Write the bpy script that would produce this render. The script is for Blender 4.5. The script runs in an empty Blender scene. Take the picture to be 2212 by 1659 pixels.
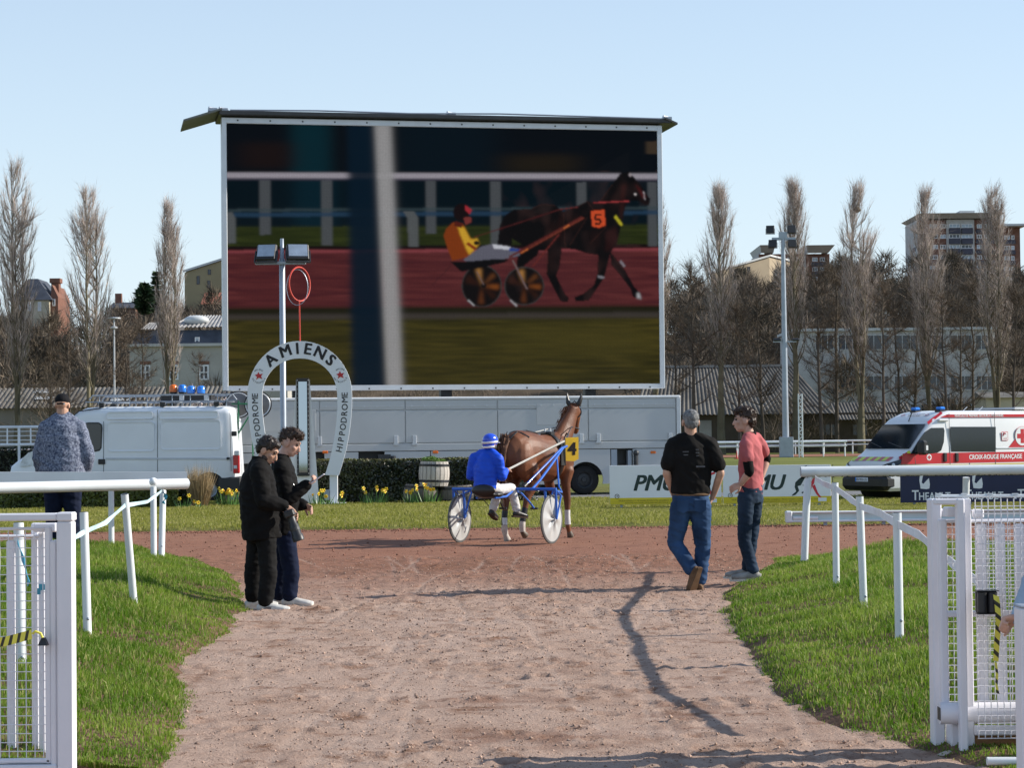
import bpy, bmesh, math, random
import numpy as np
from mathutils import Vector, Matrix, noise as mnoise

R = math.radians
random.seed(7)
rng = np.random.default_rng(11)
scene = bpy.context.scene
COL = scene.collection

# ------------------------------------------------------------------ camera
FPX, CX, CY = 4600.0, 1105.5, 829.5          # focal length and centre on a 2211 x 1659 frame
CAM_H = 1.55
PITCH, ROLL = math.atan(117.5 / FPX), R(-0.6)
cam_data = bpy.data.cameras.new('camera')
cam_data.sensor_width = 36.0
cam_data.sensor_fit = 'HORIZONTAL'
cam_data.lens = 36.0 * FPX / 2211.0
cam_data.clip_start = 0.5
cam_data.clip_end = 6000.0
cam = bpy.data.objects.new('camera', cam_data)
COL.objects.link(cam)
CAM_ROT = Matrix.Rotation(math.pi / 2 + PITCH, 4, 'X') @ Matrix.Rotation(ROLL, 4, 'Z')
cam.matrix_world = Matrix.Translation((0, 0, CAM_H)) @ CAM_ROT
scene.camera = cam
CAM_R3 = CAM_ROT.to_3x3()

# ------------------------------------------------------------------ light
SUN_EL = R(28.5)
SUN_DIR = Vector((0.99, 0.14, 0)).normalized()       # horizontal direction towards the sun
sun_vec = Vector((SUN_DIR.x * math.cos(SUN_EL), SUN_DIR.y * math.cos(SUN_EL), math.sin(SUN_EL)))
world = bpy.data.worlds.new('World')
scene.world = world
world.use_nodes = True
wn, wl = world.node_tree.nodes, world.node_tree.links
wn.clear()
w_out = wn.new('ShaderNodeOutputWorld')
w_bg = wn.new('ShaderNodeBackground')
w_sky = wn.new('ShaderNodeTexSky')
w_sky.sky_type = 'NISHITA'
w_sky.sun_disc = False
w_sky.sun_elevation = SUN_EL
w_sky.sun_rotation = math.atan2(SUN_DIR.x, SUN_DIR.y)
w_sky.altitude = 50
w_sky.air_density = 1.0
w_sky.dust_density = 0.0
w_sky.ozone_density = 6.0
w_bg.inputs['Strength'].default_value = 0.132
w_mix = wn.new('ShaderNodeMix')                       # thin even haze over the whole sky
w_mix.data_type = 'RGBA'
w_tc = wn.new('ShaderNodeTexCoord')                   # haze thins with air mass towards the zenith
w_sep = wn.new('ShaderNodeSeparateXYZ')
wl.new(w_tc.outputs['Generated'], w_sep.inputs[0])
def w_math(op, a, b=None):
    q = wn.new('ShaderNodeMath'); q.operation = op
    for i, v in enumerate((a, b)):
        if v is None: continue
        if isinstance(v, (int, float)): q.inputs[i].default_value = v
        else: wl.new(v, q.inputs[i])
    return q.outputs[0]
w_el = w_math('MAXIMUM', w_sep.outputs['Z'], 0.06)
w_fac = w_math('SUBTRACT', 1.0, w_math('POWER', 2.718, w_math('DIVIDE', -0.17, w_el)))
wl.new(w_fac, w_mix.inputs[0])
w_mix.inputs[7].default_value = (4.6, 5.35, 5.75, 1)
wl.new(w_sky.outputs[0], w_mix.inputs[6])
wl.new(w_mix.outputs[2], w_bg.inputs[0])
wl.new(w_bg.outputs[0], w_out.inputs[0])
sun_data = bpy.data.lights.new('sun', 'SUN')
sun_data.energy = 5.0
sun_data.angle = R(0.53)
sun_data.color = (1.0, 0.93, 0.82)
sun = bpy.data.objects.new('sun', sun_data)
sun.rotation_euler = sun_vec.to_track_quat('Z', 'Y').to_euler()
COL.objects.link(sun)
scene.view_settings.view_transform = 'Standard'
scene.view_settings.look = 'None'
scene.view_settings.gamma = 1.0
scene.view_settings.use_curve_mapping = False
scene.view_settings.exposure = 0.38
scene.cycles.max_bounces = 6
scene.cycles.diffuse_bounces = 3
scene.cycles.glossy_bounces = 3
scene.cycles.transparent_max_bounces = 8
scene.cycles.use_denoising = True
scene.cycles.denoiser = 'OPENIMAGEDENOISE'
scene.cycles.denoising_input_passes = 'RGB_ALBEDO_NORMAL'
scene.cycles.denoising_prefilter = 'ACCURATE'
scene.cycles.sample_clamp_indirect = 6.0

# ------------------------------------------------------------------ measuring the place
def ray(px, py):
    return CAM_R3 @ Vector((px - CX, CY - py, -FPX))
def at(px, py, y):
    """World point seen at photo position (px, py) that lies y metres in front of the camera."""
    d = ray(px, py)
    return Vector((0, 0, CAM_H)) + d * (y / d.y)
def on_ground(px, py, z=0.0):
    d = ray(px, py)
    return Vector((0, 0, CAM_H)) + d * ((z - CAM_H) / d.z)
def smooth01(t):
    t = min(1.0, max(0.0, t))
    return t * t * (3 - 2 * t)

# ------------------------------------------------------------------ scene graph
def tag(o, label=None, cat=None, group=None, kind=None):
    if label: o['label'] = label
    if cat: o['category'] = cat
    if group: o['group'] = group
    if kind: o['kind'] = kind
    return o
def thing(name, label, cat, loc=(0, 0, 0), rz=0.0, group=None):
    o = bpy.data.objects.new(name, None)
    COL.objects.link(o)
    o.location = loc
    o.rotation_euler = (0, 0, rz)
    o.empty_display_size = 0.1
    return tag(o, label, cat, group)
def link(name, me, parent=None, m=None):
    o = bpy.data.objects.new(name, me)
    COL.objects.link(o)
    if parent is not None: o.parent = parent
    if m is not None and len(me.materials) == 0: me.materials.append(m)
    return o
def copy_tree(o, parent=None):
    c = o.copy()
    COL.objects.link(c)
    c.parent = parent
    for ch in [q for q in CHILDREN.get(o.name, list(o.children))]:
        copy_tree(ch, c)
    return c
CHILDREN = {}

# ------------------------------------------------------------------ materials
def mat(name, col, rough=0.6, var=0.10, scale=6.0, bump=0.0, bscale=60.0, metal=0.0, spec=0.5, coat=0.0,
        col2=None, stretch=None, detail=4.0, island=0.0, trans=0.0, emit=None):
    m = bpy.data.materials.new(name)
    m.use_nodes = True
    n, l = m.node_tree.nodes, m.node_tree.links
    b = n['Principled BSDF']
    b.inputs['Roughness'].default_value = rough
    b.inputs['Metallic'].default_value = metal
    b.inputs['Specular IOR Level'].default_value = spec
    if coat:
        b.inputs['Coat Weight'].default_value = coat
        b.inputs['Coat Roughness'].default_value = 0.08
    if trans: b.inputs['Transmission Weight'].default_value = trans
    c = list(col) + [1.0]
    tc = n.new('ShaderNodeTexCoord')
    src = tc.outputs['Object']
    if stretch:
        mp = n.new('ShaderNodeMapping')
        mp.inputs['Scale'].default_value = stretch
        l.new(src, mp.inputs['Vector'])
        src = mp.outputs['Vector']
    if var or col2:
        t = n.new('ShaderNodeTexNoise')
        t.inputs['Scale'].default_value = scale
        t.inputs['Detail'].default_value = detail
        l.new(src, t.inputs['Vector'])
        rp = n.new('ShaderNodeValToRGB')
        rp.color_ramp.elements[0].position = 0.32
        rp.color_ramp.elements[1].position = 0.68
        lo = [max(0, x * (1 - var)) for x in col] + [1.0]
        hi = ([min(1, x) for x in col2] if col2 else [min(1, x * (1 + var)) for x in col]) + [1.0]
        rp.color_ramp.elements[0].color = lo
        rp.color_ramp.elements[1].color = hi
        l.new(t.outputs['Fac'], rp.inputs['Fac'])
        out = rp.outputs['Color']
        if island:
            g = n.new('ShaderNodeNewGeometry')
            hsv = n.new('ShaderNodeHueSaturation')
            mr = n.new('ShaderNodeMapRange')
            mr.inputs['To Min'].default_value = 1 - island
            mr.inputs['To Max'].default_value = 1 + island
            l.new(g.outputs['Random Per Island'], mr.inputs['Value'])
            l.new(mr.outputs['Result'], hsv.inputs['Value'])
            l.new(out, hsv.inputs['Color'])
            out = hsv.outputs['Color']
        l.new(out, b.inputs['Base Color'])
    else:
        b.inputs['Base Color'].default_value = c
    if bump:
        t2 = n.new('ShaderNodeTexNoise')
        t2.inputs['Scale'].default_value = bscale
        t2.inputs['Detail'].default_value = 5.0
        l.new(src, t2.inputs['Vector'])
        bp = n.new('ShaderNodeBump')
        bp.inputs['Strength'].default_value = 1.0
        bp.inputs['Distance'].default_value = bump
        l.new(t2.outputs['Fac'], bp.inputs['Height'])
        l.new(bp.outputs['Normal'], b.inputs['Normal'])
    if emit:
        b.inputs['Emission Color'].default_value = list(emit[:3]) + [1]
        b.inputs['Emission Strength'].default_value = emit[3]
    return m

# ------------------------------------------------------------------ mesh builder
class MB:
    def __init__(s):
        s.v, s.f = [], []
    def add(s, vs, fs):
        k = len(s.v)
        s.v.extend([tuple(p) for p in vs])
        s.f.extend([tuple(i + k for i in f) for f in fs])
        return s
    def box(s, a, b, M=None):
        (x0, y0, z0), (x1, y1, z1) = a, b
        vs = [Vector(p) for p in ((x0, y0, z0), (x1, y0, z0), (x1, y1, z0), (x0, y1, z0), (x0, y0, z1), (x1, y0, z1), (x1, y1, z1), (x0, y1, z1))]
        if M is not None: vs = [M @ p for p in vs]
        return s.add(vs, [(0, 3, 2, 1), (4, 5, 6, 7), (0, 1, 5, 4), (1, 2, 6, 5), (2, 3, 7, 6), (3, 0, 4, 7)])
    def bbox(s, a, b, e=0.01, M=None):
        """Box with chamfered edges."""
        c = [(p + q) / 2 for p, q in zip(a, b)]
        h = [abs(q - p) / 2 for p, q in zip(a, b)]
        e = min(e, min(h) * 0.9)
        vs, ix = [], {}
        for sx in (-1, 1):
            for sy in (-1, 1):
                for sz in (-1, 1):
                    for ax in range(3):
                        p = [h[0] * sx, h[1] * sy, h[2] * sz]
                        for k in range(3):
                            if k != ax: p[k] -= e * (sx, sy, sz)[k]
                        ix[(sx, sy, sz, ax)] = len(vs)
                        vs.append(Vector((c[0] + p[0], c[1] + p[1], c[2] + p[2])))
        fs = []
        for ax in range(3):
            u, w = [(1, 2), (2, 0), (0, 1)][ax]
            for sg in (-1, 1):
                q = []
                for (a1, b1) in ((-1, -1), (1, -1), (1, 1), (-1, 1)):
                    t = [0, 0, 0]; t[ax] = sg; t[u] = a1; t[w] = b1
                    q.append(ix[(t[0], t[1], t[2], ax)])
                fs.append(q if sg > 0 else q[::-1])
        for ax in range(3):
            u, w = [(1, 2), (2, 0), (0, 1)][ax]
            for su in (-1, 1):
                for sw in (-1, 1):
                    t0 = [0, 0, 0]; t0[ax] = -1; t0[u] = su; t0[w] = sw
                    t1 = list(t0); t1[ax] = 1
                    q = [ix[(*t0, u)], ix[(*t1, u)], ix[(*t1, w)], ix[(*t0, w)]]
                    fs.append(q if su * sw < 0 else q[::-1])
        for sx in (-1, 1):
            for sy in (-1, 1):
                for sz in (-1, 1):
                    q = [ix[(sx, sy, sz, 0)], ix[(sx, sy, sz, 1)], ix[(sx, sy, sz, 2)]]
                    fs.append(q if sx * sy * sz > 0 else q[::-1])
        if M is not None: vs = [M @ p for p in vs]
        return s.add(vs, fs)
    def bar(s, p, q, w, h=None, up=(0, 0, 1)):
        """Rectangular bar from p to q."""
        h = w if h is None else h
        p, q = Vector(p), Vector(q)
        d = (q - p).normalized()
        u = Vector(up)
        if abs(d.dot(u)) > 0.98: u = Vector((0, 1, 0))
        sd = d.cross(u).normalized()
        u = sd.cross(d)
        vs = []
        for e in (p, q):
            for a, b in ((-1, -1), (1, -1), (1, 1), (-1, 1)):
                vs.append(e + sd * (a * w / 2) + u * (b * h / 2))
        return s.add(vs, [(0, 3, 2, 1)[::-1], (4, 5, 6, 7)[::-1], (0, 1, 5, 4)[::-1], (1, 2, 6, 5)[::-1], (2, 3, 7, 6)[::-1], (3, 0, 4, 7)[::-1]])
    def tube(s, pts, r, n=10, cap=True, side=None, closed=False):
        """Loft of rings along pts; r scalar, or list of scalars or (a, b) pairs."""
        pts = [Vector(p) for p in pts]
        m = len(pts)
        rs = r if isinstance(r, (list, tuple)) else [r] * m
        rs = [(q, q) if not isinstance(q, (list, tuple)) else q for q in rs]
        ref = Vector(side) if side is not None else None
        vs, fs, prev = [], [], None
        for i in range(m):
            if closed: d = pts[(i + 1) % m] - pts[i - 1]
            else: d = pts[min(i + 1, m - 1)] - pts[max(i - 1, 0)]
            d = d.normalized() if d.length > 1e-9 else Vector((0, 0, 1))
            if ref is not None: a = ref - d * ref.dot(d)
            elif prev is not None: a = prev - d * prev.dot(d)
            else:
                a = Vector((1, 0, 0)) if abs(d.x) < 0.8 else Vector((0, 1, 0))
                a = a - d * a.dot(d)
            a.normalize()
            b = d.cross(a)
            prev = a
            for k in range(n):
                t = 2 * math.pi * k / n
                vs.append(pts[i] + a * (rs[i][0] * math.cos(t)) + b * (rs[i][1] * math.sin(t)))
        lim = m if closed else m - 1
        for i in range(lim):
            for k in range(n):
                i2 = (i + 1) % m
                fs.append((i * n + k, i * n + (k + 1) % n, i2 * n + (k + 1) % n, i2 * n + k))
        if cap and not closed:
            fs.append(tuple(range(n))[::-1])
            fs.append(tuple((m - 1) * n + k for k in range(n)))
        return s.add(vs, fs)
    def lathe(s, prof, n=24, M=None):
        """Profile [(r, z)] turned round z."""
        vs, fs, m = [], [], len(prof)
        for i in range(n):
            t = 2 * math.pi * i / n
            for (r, z) in prof: vs.append(Vector((r * math.cos(t), r * math.sin(t), z)))
        for i in range(n):
            j = (i + 1) % n
            for k in range(m - 1):
                fs.append((i * m + k, j * m + k, j * m + k + 1, i * m + k + 1))
        if M is not None: vs = [M @ p for p in vs]
        return s.add(vs, fs)
    def prism(s, poly, M=None, t=0.02):
        """Polygon [(x, y)] in the local xy plane extruded by t along local z."""
        n = len(poly)
        area = sum(poly[i][0] * poly[(i + 1) % n][1] - poly[(i + 1) % n][0] * poly[i][1] for i in range(n))
        if area < 0: poly = poly[::-1]
        vs = [Vector((x, y, 0)) for x, y in poly] + [Vector((x, y, t)) for x, y in poly]
        fs = [tuple(range(n))[::-1], tuple(range(n, 2 * n))] + [(i, (i + 1) % n, n + (i + 1) % n, n + i) for i in range(n)]
        if M is not None: vs = [M @ p for p in vs]
        return s.add(vs, fs)
    def sphere(s, c, r, nu=14, nv=9, M=None):
        r = (r, r, r) if not isinstance(r, (list, tuple)) else r
        vs, fs = [], []
        for j in range(1, nv):
            a = math.pi * j / nv
            for i in range(nu):
                b = 2 * math.pi * i / nu
                vs.append(Vector((r[0] * math.sin(a) * math.cos(b), r[1] * math.sin(a) * math.sin(b), r[2] * math.cos(a))))
        top, bot = len(vs), len(vs) + 1
        vs += [Vector((0, 0, r[2])), Vector((0, 0, -r[2]))]
        for j in range(nv - 2):
            for i in range(nu):
                fs.append((j * nu + i, (j + 1) * nu + i, (j + 1) * nu + (i + 1) % nu, j * nu + (i + 1) % nu))
        for i in range(nu):
            fs.append((top, i, (i + 1) % nu))
            fs.append((bot, (nv - 2) * nu + (i + 1) % nu, (nv - 2) * nu + i))
        if M is not None: vs = [M @ p for p in vs]
        return s.add([p + Vector(c) for p in vs], fs)
    def mesh(s, name='m'):
        me = bpy.data.meshes.new(name)
        me.from_pydata(s.v, [], s.f)
        me.update()
        return me
    def build(s, name, m=None, parent=None, smooth=None):
        me = s.mesh(name)
        if smooth is not None: shade(me, smooth)
        return link(name, me, parent, m)

def shade(me, angle=40.0):
    """Smooth shading with sharp edges above the angle (degrees)."""
    for p in me.polygons: p.use_smooth = True
    if angle < 179:
        bm = bmesh.new(); bm.from_mesh(me)
        lim = R(angle)
        for e in bm.edges:
            e.smooth = not (len(e.link_faces) == 2 and e.calc_face_angle(0.0) > lim)
        bm.to_mesh(me); bm.free()

def raw_mesh(name, verts, faces_flat, corners, m=None, parent=None, smooth=False):
    """Fast mesh from numpy: verts (N, 3), faces_flat indices, corners per face."""
    me = bpy.data.meshes.new(name)
    nf = len(faces_flat) // corners
    me.vertices.add(len(verts)); me.loops.add(len(faces_flat)); me.polygons.add(nf)
    me.vertices.foreach_set('co', np.asarray(verts, dtype=np.float32).ravel())
    me.loops.foreach_set('vertex_index', np.asarray(faces_flat, dtype=np.int32))
    me.polygons.foreach_set('loop_start', np.arange(0, nf * corners, corners, dtype=np.int32))
    me.polygons.foreach_set('loop_total', np.full(nf, corners, dtype=np.int32))
    if smooth: me.polygons.foreach_set('use_smooth', np.ones(nf, dtype=bool))
    me.update(calc_edges=True)
    return link(name, me, parent, m)

def grid_mesh(name, X, Y, Z, m=None, parent=None):
    h, w = X.shape
    idx = np.arange(h * w).reshape(h, w)
    q = np.stack([idx[:-1, :-1], idx[:-1, 1:], idx[1:, 1:], idx[1:, :-1]], axis=-1).reshape(-1)
    return raw_mesh(name, np.stack([X, Y, Z], axis=-1).reshape(-1, 3), q, 4, m, parent, True)

def vnoise(X, Y, scale, seed=0):
    """Smooth value noise in 0..1, sampled at X, Y."""
    r = np.random.default_rng(seed)
    T = r.random((257, 257))
    x, y = np.asarray(X) * scale + 1000.3, np.asarray(Y) * scale + 1000.7
    xi, yi = np.floor(x).astype(int), np.floor(y).astype(int)
    fx, fy = x - xi, y - yi
    fx, fy = fx * fx * (3 - 2 * fx), fy * fy * (3 - 2 * fy)
    a, b = xi % 256, yi % 256
    return (T[a, b] * (1 - fx) + T[a + 1, b] * fx) * (1 - fy) + (T[a, b + 1] * (1 - fx) + T[a + 1, b + 1] * fx) * fy

def modified(me, mods, m=None):
    """Mesh after modifiers [(type, {settings})]."""
    o = bpy.data.objects.new('tmp', me)
    COL.objects.link(o)
    for ty, st in mods:
        md = o.modifiers.new('m', ty)
        for k, v in st.items(): setattr(md, k, v)
    dg = bpy.context.evaluated_depsgraph_get()
    dg.update()
    out = bpy.data.meshes.new_from_object(o.evaluated_get(dg))
    bpy.data.objects.remove(o)
    bpy.data.meshes.remove(me)
    return out

def text_mesh(txt, size, M=Matrix.Identity(4), shear=0.0, bold=0.0, align='CENTER', space=1.0, depth=0.0, sx=1.0):
    """Lettering as flat mesh in local xy, placed by M."""
    cu = bpy.data.curves.new('lettering', 'FONT')
    cu.body = txt
    cu.size = size
    cu.shear = shear
    cu.align_x = align
    cu.align_y = 'CENTER'
    cu.space_character = space
    cu.extrude = depth
    cu.resolution_u = 3
    o = bpy.data.objects.new('tmp', cu)
    COL.objects.link(o)
    dg = bpy.context.evaluated_depsgraph_get()
    dg.update()
    me = bpy.data.meshes.new_from_object(o.evaluated_get(dg))
    bpy.data.objects.remove(o)
    bpy.data.curves.remove(cu)
    if bold:
        bm = bmesh.new()
        for k, (ox, oy) in enumerate(((0, 0), (-1, -.6), (1, .6), (-1, .6), (1, -.6))):
            c = me.copy(); c.transform(Matrix.Translation((ox * bold, oy * bold, k * 0.0004))); bm.from_mesh(c); bpy.data.meshes.remove(c)
        bm.to_mesh(me); bm.free()
    me.transform(M @ Matrix.Diagonal((sx, 1, 1, 1)))
    return me
def join_meshes(name, ms, m, parent=None):
    bm = bmesh.new()
    for q in ms:
        bm.from_mesh(q); bpy.data.meshes.remove(q)
    me = bpy.data.meshes.new(name)
    bm.to_mesh(me); bm.free()
    me.materials.clear()
    return link(name, me, parent, m)
def frame3(origin, xa, ya):
    """Matrix with local x along xa, local y along ya."""
    x = Vector(xa).normalized()
    z = x.cross(Vector(ya)).normalized()
    y = z.cross(x)
    M = Matrix((x, y, z)).transposed().to_4x4()
    M.translation = Vector(origin)
    return M
# ================================================================== GROUND
def soil_mat(name, ca, cb, cc, blend=None):
    """Dry dirt: two tones mixed by noise, darker damp churned patches, fine relief. blend = (colour, y0, y1)."""
    m = bpy.data.materials.new(name)
    m.use_nodes = True
    n, l = m.node_tree.nodes, m.node_tree.links
    b = n['Principled BSDF']
    b.inputs['Roughness'].default_value = 0.95
    b.inputs['Specular IOR Level'].default_value = 0.15
    tc = n.new('ShaderNodeTexCoord')
    def nz(scale, det=5.0, rough=0.6, vec=None):
        t = n.new('ShaderNodeTexNoise')
        t.inputs['Scale'].default_value = scale
        t.inputs['Detail'].default_value = det
        t.inputs['Roughness'].default_value = rough
        l.new(vec or tc.outputs['Object'], t.inputs['Vector'])
        return t.outputs['Fac']
    def ramp(fac, p0, p1):
        r = n.new('ShaderNodeValToRGB')
        r.color_ramp.elements[0].position = p0
        r.color_ramp.elements[1].position = p1
        l.new(fac, r.inputs['Fac'])
        return r.outputs['Color']
    def mix(fac, a, c):
        x = n.new('ShaderNodeMix')
        x.data_type = 'RGBA'
        l.new(fac, x.inputs[0])
        for i, q in ((6, a), (7, c)):
            if isinstance(q, tuple): x.inputs[i].default_value = (*q, 1)
            else: l.new(q, x.inputs[i])
        return x.outputs[2]
    c = mix(ramp(nz(1.1), 0.35, 0.65), ca, cb)
    c = mix(ramp(nz(2.6, 9.0, 0.75), 0.52, 0.64), c, cc)
    c = mix(ramp(nz(55.0, 3.0), 0.60, 0.72), c, tuple(min(1, q * 1.35) for q in ca))
    c = mix(ramp(nz(38.0, 3.0), 0.63, 0.70), c, tuple(q * 0.55 for q in cc))
    if blend:
        col, y0, y1 = blend
        sp = n.new('ShaderNodeSeparateXYZ')
        l.new(tc.outputs['Object'], sp.inputs[0])
        ad = n.new('ShaderNodeMath'); ad.operation = 'MULTIPLY_ADD'
        l.new(nz(0.9, 6.0), ad.inputs[0])
        ad.inputs[1].default_value = 5.0
        l.new(sp.outputs['Y'], ad.inputs[2])
        mr = n.new('ShaderNodeMapRange')
        mr.inputs['From Min'].default_value = y0 + 2.5
        mr.inputs['From Max'].default_value = y1 + 2.5
        l.new(ad.outputs[0], mr.inputs['Value'])
        dark = mix(ramp(nz(6.0, 6.0), 0.45, 0.62), col, tuple(q * 0.72 for q in col))
        c = mix(mr.outputs['Result'], c, dark)
    if blend:
        at_ = n.new('ShaderNodeAttribute'); at_.attribute_name = 'wear'
        sp2 = n.new('ShaderNodeSeparateColor'); l.new(at_.outputs['Color'], sp2.inputs[0])
        c = mix(sp2.outputs['Green'], c, (0.20, 0.10, 0.064))      # damp churned soil
        c = mix(sp2.outputs['Red'], c, (0.50, 0.375, 0.305))       # dry compacted wheel marks
    l.new(c, b.inputs['Base Color'])
    bp = n.new('ShaderNodeBump')
    bp.inputs['Distance'].default_value = 0.02
    l.new(nz(45.0, 6.0, 0.7), bp.inputs['Height'])
    l.new(bp.outputs['Normal'], b.inputs['Normal'])
    return m

TRACK_RED = (0.305, 0.152, 0.10)
M_path = soil_mat('path_dirt', (0.455, 0.328, 0.262), (0.405, 0.278, 0.212), (0.225, 0.125, 0.08), (TRACK_RED, 19.0, 25.5))
M_track = soil_mat('track_cinder', TRACK_RED, (0.275, 0.132, 0.086), (0.21, 0.095, 0.062))
M_soil = mat('bank_soil', (0.15, 0.09, 0.06), 0.95, 0.3, 14, 0.02, 40, spec=0.1)
M_lawn = mat('lawn_turf', (0.13, 0.145, 0.03), 0.9, 0.3, 1.2, 0.02, 60, spec=0.1, col2=(0.21, 0.20, 0.06), detail=8)
M_infield = mat('infield_turf', (0.14, 0.16, 0.03), 0.9, 0.25, 0.12, 0.0, spec=0.1, col2=(0.20, 0.21, 0.06), detail=9)
M_tarmac = mat('tarmac', (0.19, 0.19, 0.195), 0.9, 0.15, 3, 0.004, 200, spec=0.2)
M_concrete = mat('concrete', (0.46, 0.40, 0.34), 0.9, 0.15, 5, 0.004, 80, spec=0.2)

# one sheet to the horizon
gx = np.array([-1500, -400, -120, -40, 0, 40, 120, 400, 1500.0])
gy = np.array([-40, 0, 40, 80, 160, 400, 900, 2500.0])
X, Y = np.meshgrid(gx, gy)
tag(grid_mesh('ground', X, Y, np.full_like(X, -0.06), M_infield), 'flat green infield turf reaching to the trees', None, kind='structure')

# dirt track crossing the picture
X, Y = np.meshgrid(np.arange(-44, 44.01, 0.12), np.arange(25.6, 37.3, 0.12))
Z = -0.018 + 0.012 * vnoise(X, Y, 3.0, 1) + 0.016 * vnoise(X, Y * 0.4, 9.0, 2) - 0.012 * (np.sin(Y * 9.0 + 2 * vnoise(X, Y, 0.3, 3)) > 0.86)
tag(grid_mesh('track', X, Y, Z, M_track), 'red brown dirt racing track crossing in front of the sulky', None, kind='structure')

# path from the gate up to the track
X, Y = np.meshgrid(np.arange(-7.5, 7.51, 0.028), np.arange(5.5, 29.4, 0.04))
churn = np.clip(vnoise(X, Y, 0.55, 5) * 1.5 - 0.35, 0, 1)
churn2 = np.clip(1.2 - np.hypot((X + 0.5) / 3.0, (Y - 26.0) / 2.2), 0, 1)
Z = 0.02 * vnoise(X, Y, 0.8, 6) + (0.006 + 0.014 * churn + 0.026 * churn2) * vnoise(X, Y, 7.0, 7) + (0.007 + 0.013 * churn) * vnoise(X, Y, 19.0, 8)
wear = np.zeros_like(X); damp = np.zeros_like(X)
for k in range(15):                     # shallow wheel ruts curving up the path
    x0, bb, cc_, ph = rng.uniform(-1.5, 1.8), rng.uniform(-0.07, 0.07), rng.uniform(-0.006, 0.006), rng.uniform(0, 6)
    xc = x0 + bb * (Y - 8) + cc_ * (Y - 8) ** 2 + 0.12 * np.sin(Y * .5 + ph)
    on = np.clip(vnoise(X, Y, 0.45, 60 + k) * 3 - 1.15, 0, 1)
    prof_ = np.exp(-((X - xc) / 0.02) ** 2) * on
    Z -= 0.007 * prof_; wear = np.maximum(wear, 0.5 * prof_)
damp = np.clip(1.15 - np.hypot((X + 0.3) / 3.4, (Y - 25.2) / 2.6), 0, 1) * np.clip(vnoise(X, Y, 2.2, 81) * 2.2 - .45, 0, 1) * .75
damp = np.maximum(damp, np.clip(1.2 - np.hypot((X - 0.1) / 1.5, (Y - 11.8) / 3.4), 0, 1) * np.clip(vnoise(X, Y * .6, 1.9, 82) * 3 - 1.35, 0, 1) * np.clip(vnoise(X, Y, 9, 83) * 2 - .3, 0, 1) * .8)
for k in range(420):                    # hoof and foot prints
    cx, cy, r = rng.normal(0.2, 1.4), rng.uniform(8, 28), rng.uniform(0.05, 0.09)
    j0, j1 = np.searchsorted(X[0], [cx - 0.25, cx + 0.25])
    i0, i1 = np.searchsorted(Y[:, 0], [cy - 0.25, cy + 0.25])
    if i1 <= i0 or j1 <= j0: continue
    d = np.hypot(X[i0:i1, j0:j1] - cx, Y[i0:i1, j0:j1] - cy)
    Z[i0:i1, j0:j1] += 0.018 * np.exp(-((d - r * 1.25) / 0.028) ** 2) - 0.022 * np.exp(-(d / r) ** 2)
    damp[i0:i1, j0:j1] = np.maximum(damp[i0:i1, j0:j1], .45 * np.exp(-(d / r) ** 2))
Z -= 0.06 * np.clip((Y - 27.4) / 2.0, 0, 1)
path_o = grid_mesh('path', X, Y, Z, M_path)
ca_ = path_o.data.color_attributes.new('wear', 'FLOAT_COLOR', 'POINT')
ca_.data.foreach_set('color', np.stack([wear, damp, 0 * X, 0 * X + 1], -1).astype(np.float32).ravel())
tag(path_o, 'pale trampled dirt path leading from the gate to the track', None, kind='structure')
PATH_X, PATH_Y, PATH_Z = X[0].copy(), Y[:, 0].copy(), Z
def path_z(x, y):
    j = int(np.clip(np.searchsorted(PATH_X, x), 0, len(PATH_X) - 1))
    i = int(np.clip(np.searchsorted(PATH_Y, y), 0, len(PATH_Y) - 1))
    return float(PATH_Z[i, j])

def edge_from(pts, z):
    g = sorted([(on_ground(px, py, z).y, on_ground(px, py, z).x) for px, py in pts])
    return np.array([a for a, _ in g]), np.array([b for _, b in g])
EL = edge_from([(425, 1659), (448, 1610), (452, 1580), (422, 1520), (412, 1470), (440, 1412), (500, 1380), (545, 1340), (555, 1305), (535, 1272), (505, 1240), (445, 1212)], 0.03)
ER = edge_from([(2080, 1659), (1960, 1622), (1830, 1575), (1720, 1552), (1650, 1505), (1603, 1430), (1572, 1380), (1547, 1325), (1545, 1290), (1590, 1250), (1660, 1217)], 0.03)
VERGE_H = {-1: 0.25, 1: 0.20}
def verge_surface(side, x, y):
    """Height of the grass bank beside the path; side -1 left, +1 right."""
    e = EL if side < 0 else ER
    ex = np.interp(y, e[0], e[1]) + 0.07 * (vnoise(x * 0, y, 5.0, 21) - 0.5) + 0.10 * (vnoise(x * 0, y, 1.7, 22) - 0.5)
    t = (x - ex) * side
    sm = lambda q: np.clip(q, 0, 1) ** 2 * (3 - 2 * np.clip(q, 0, 1))
    h = VERGE_H[side] * sm(t / (1.5 if side < 0 else 1.9)) + 0.05 * sm(t / 0.25)
    far = 27.6 if side < 0 else 26.4
    h = h * sm((far - y) / 1.9)
    h = h * (0.35 + 0.65 * sm((y - 9.5) / 4.0)) if side > 0 else h * (0.42 + 0.58 * sm((y - 9.5) / 4.0))
    h = h + (0.05 * vnoise(x, y, 1.3, 23) + 0.02 * vnoise(x, y, 5.0, 24)) * sm(t / 0.3)
    return h, t, sm((far - y) / 0.5)
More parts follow.
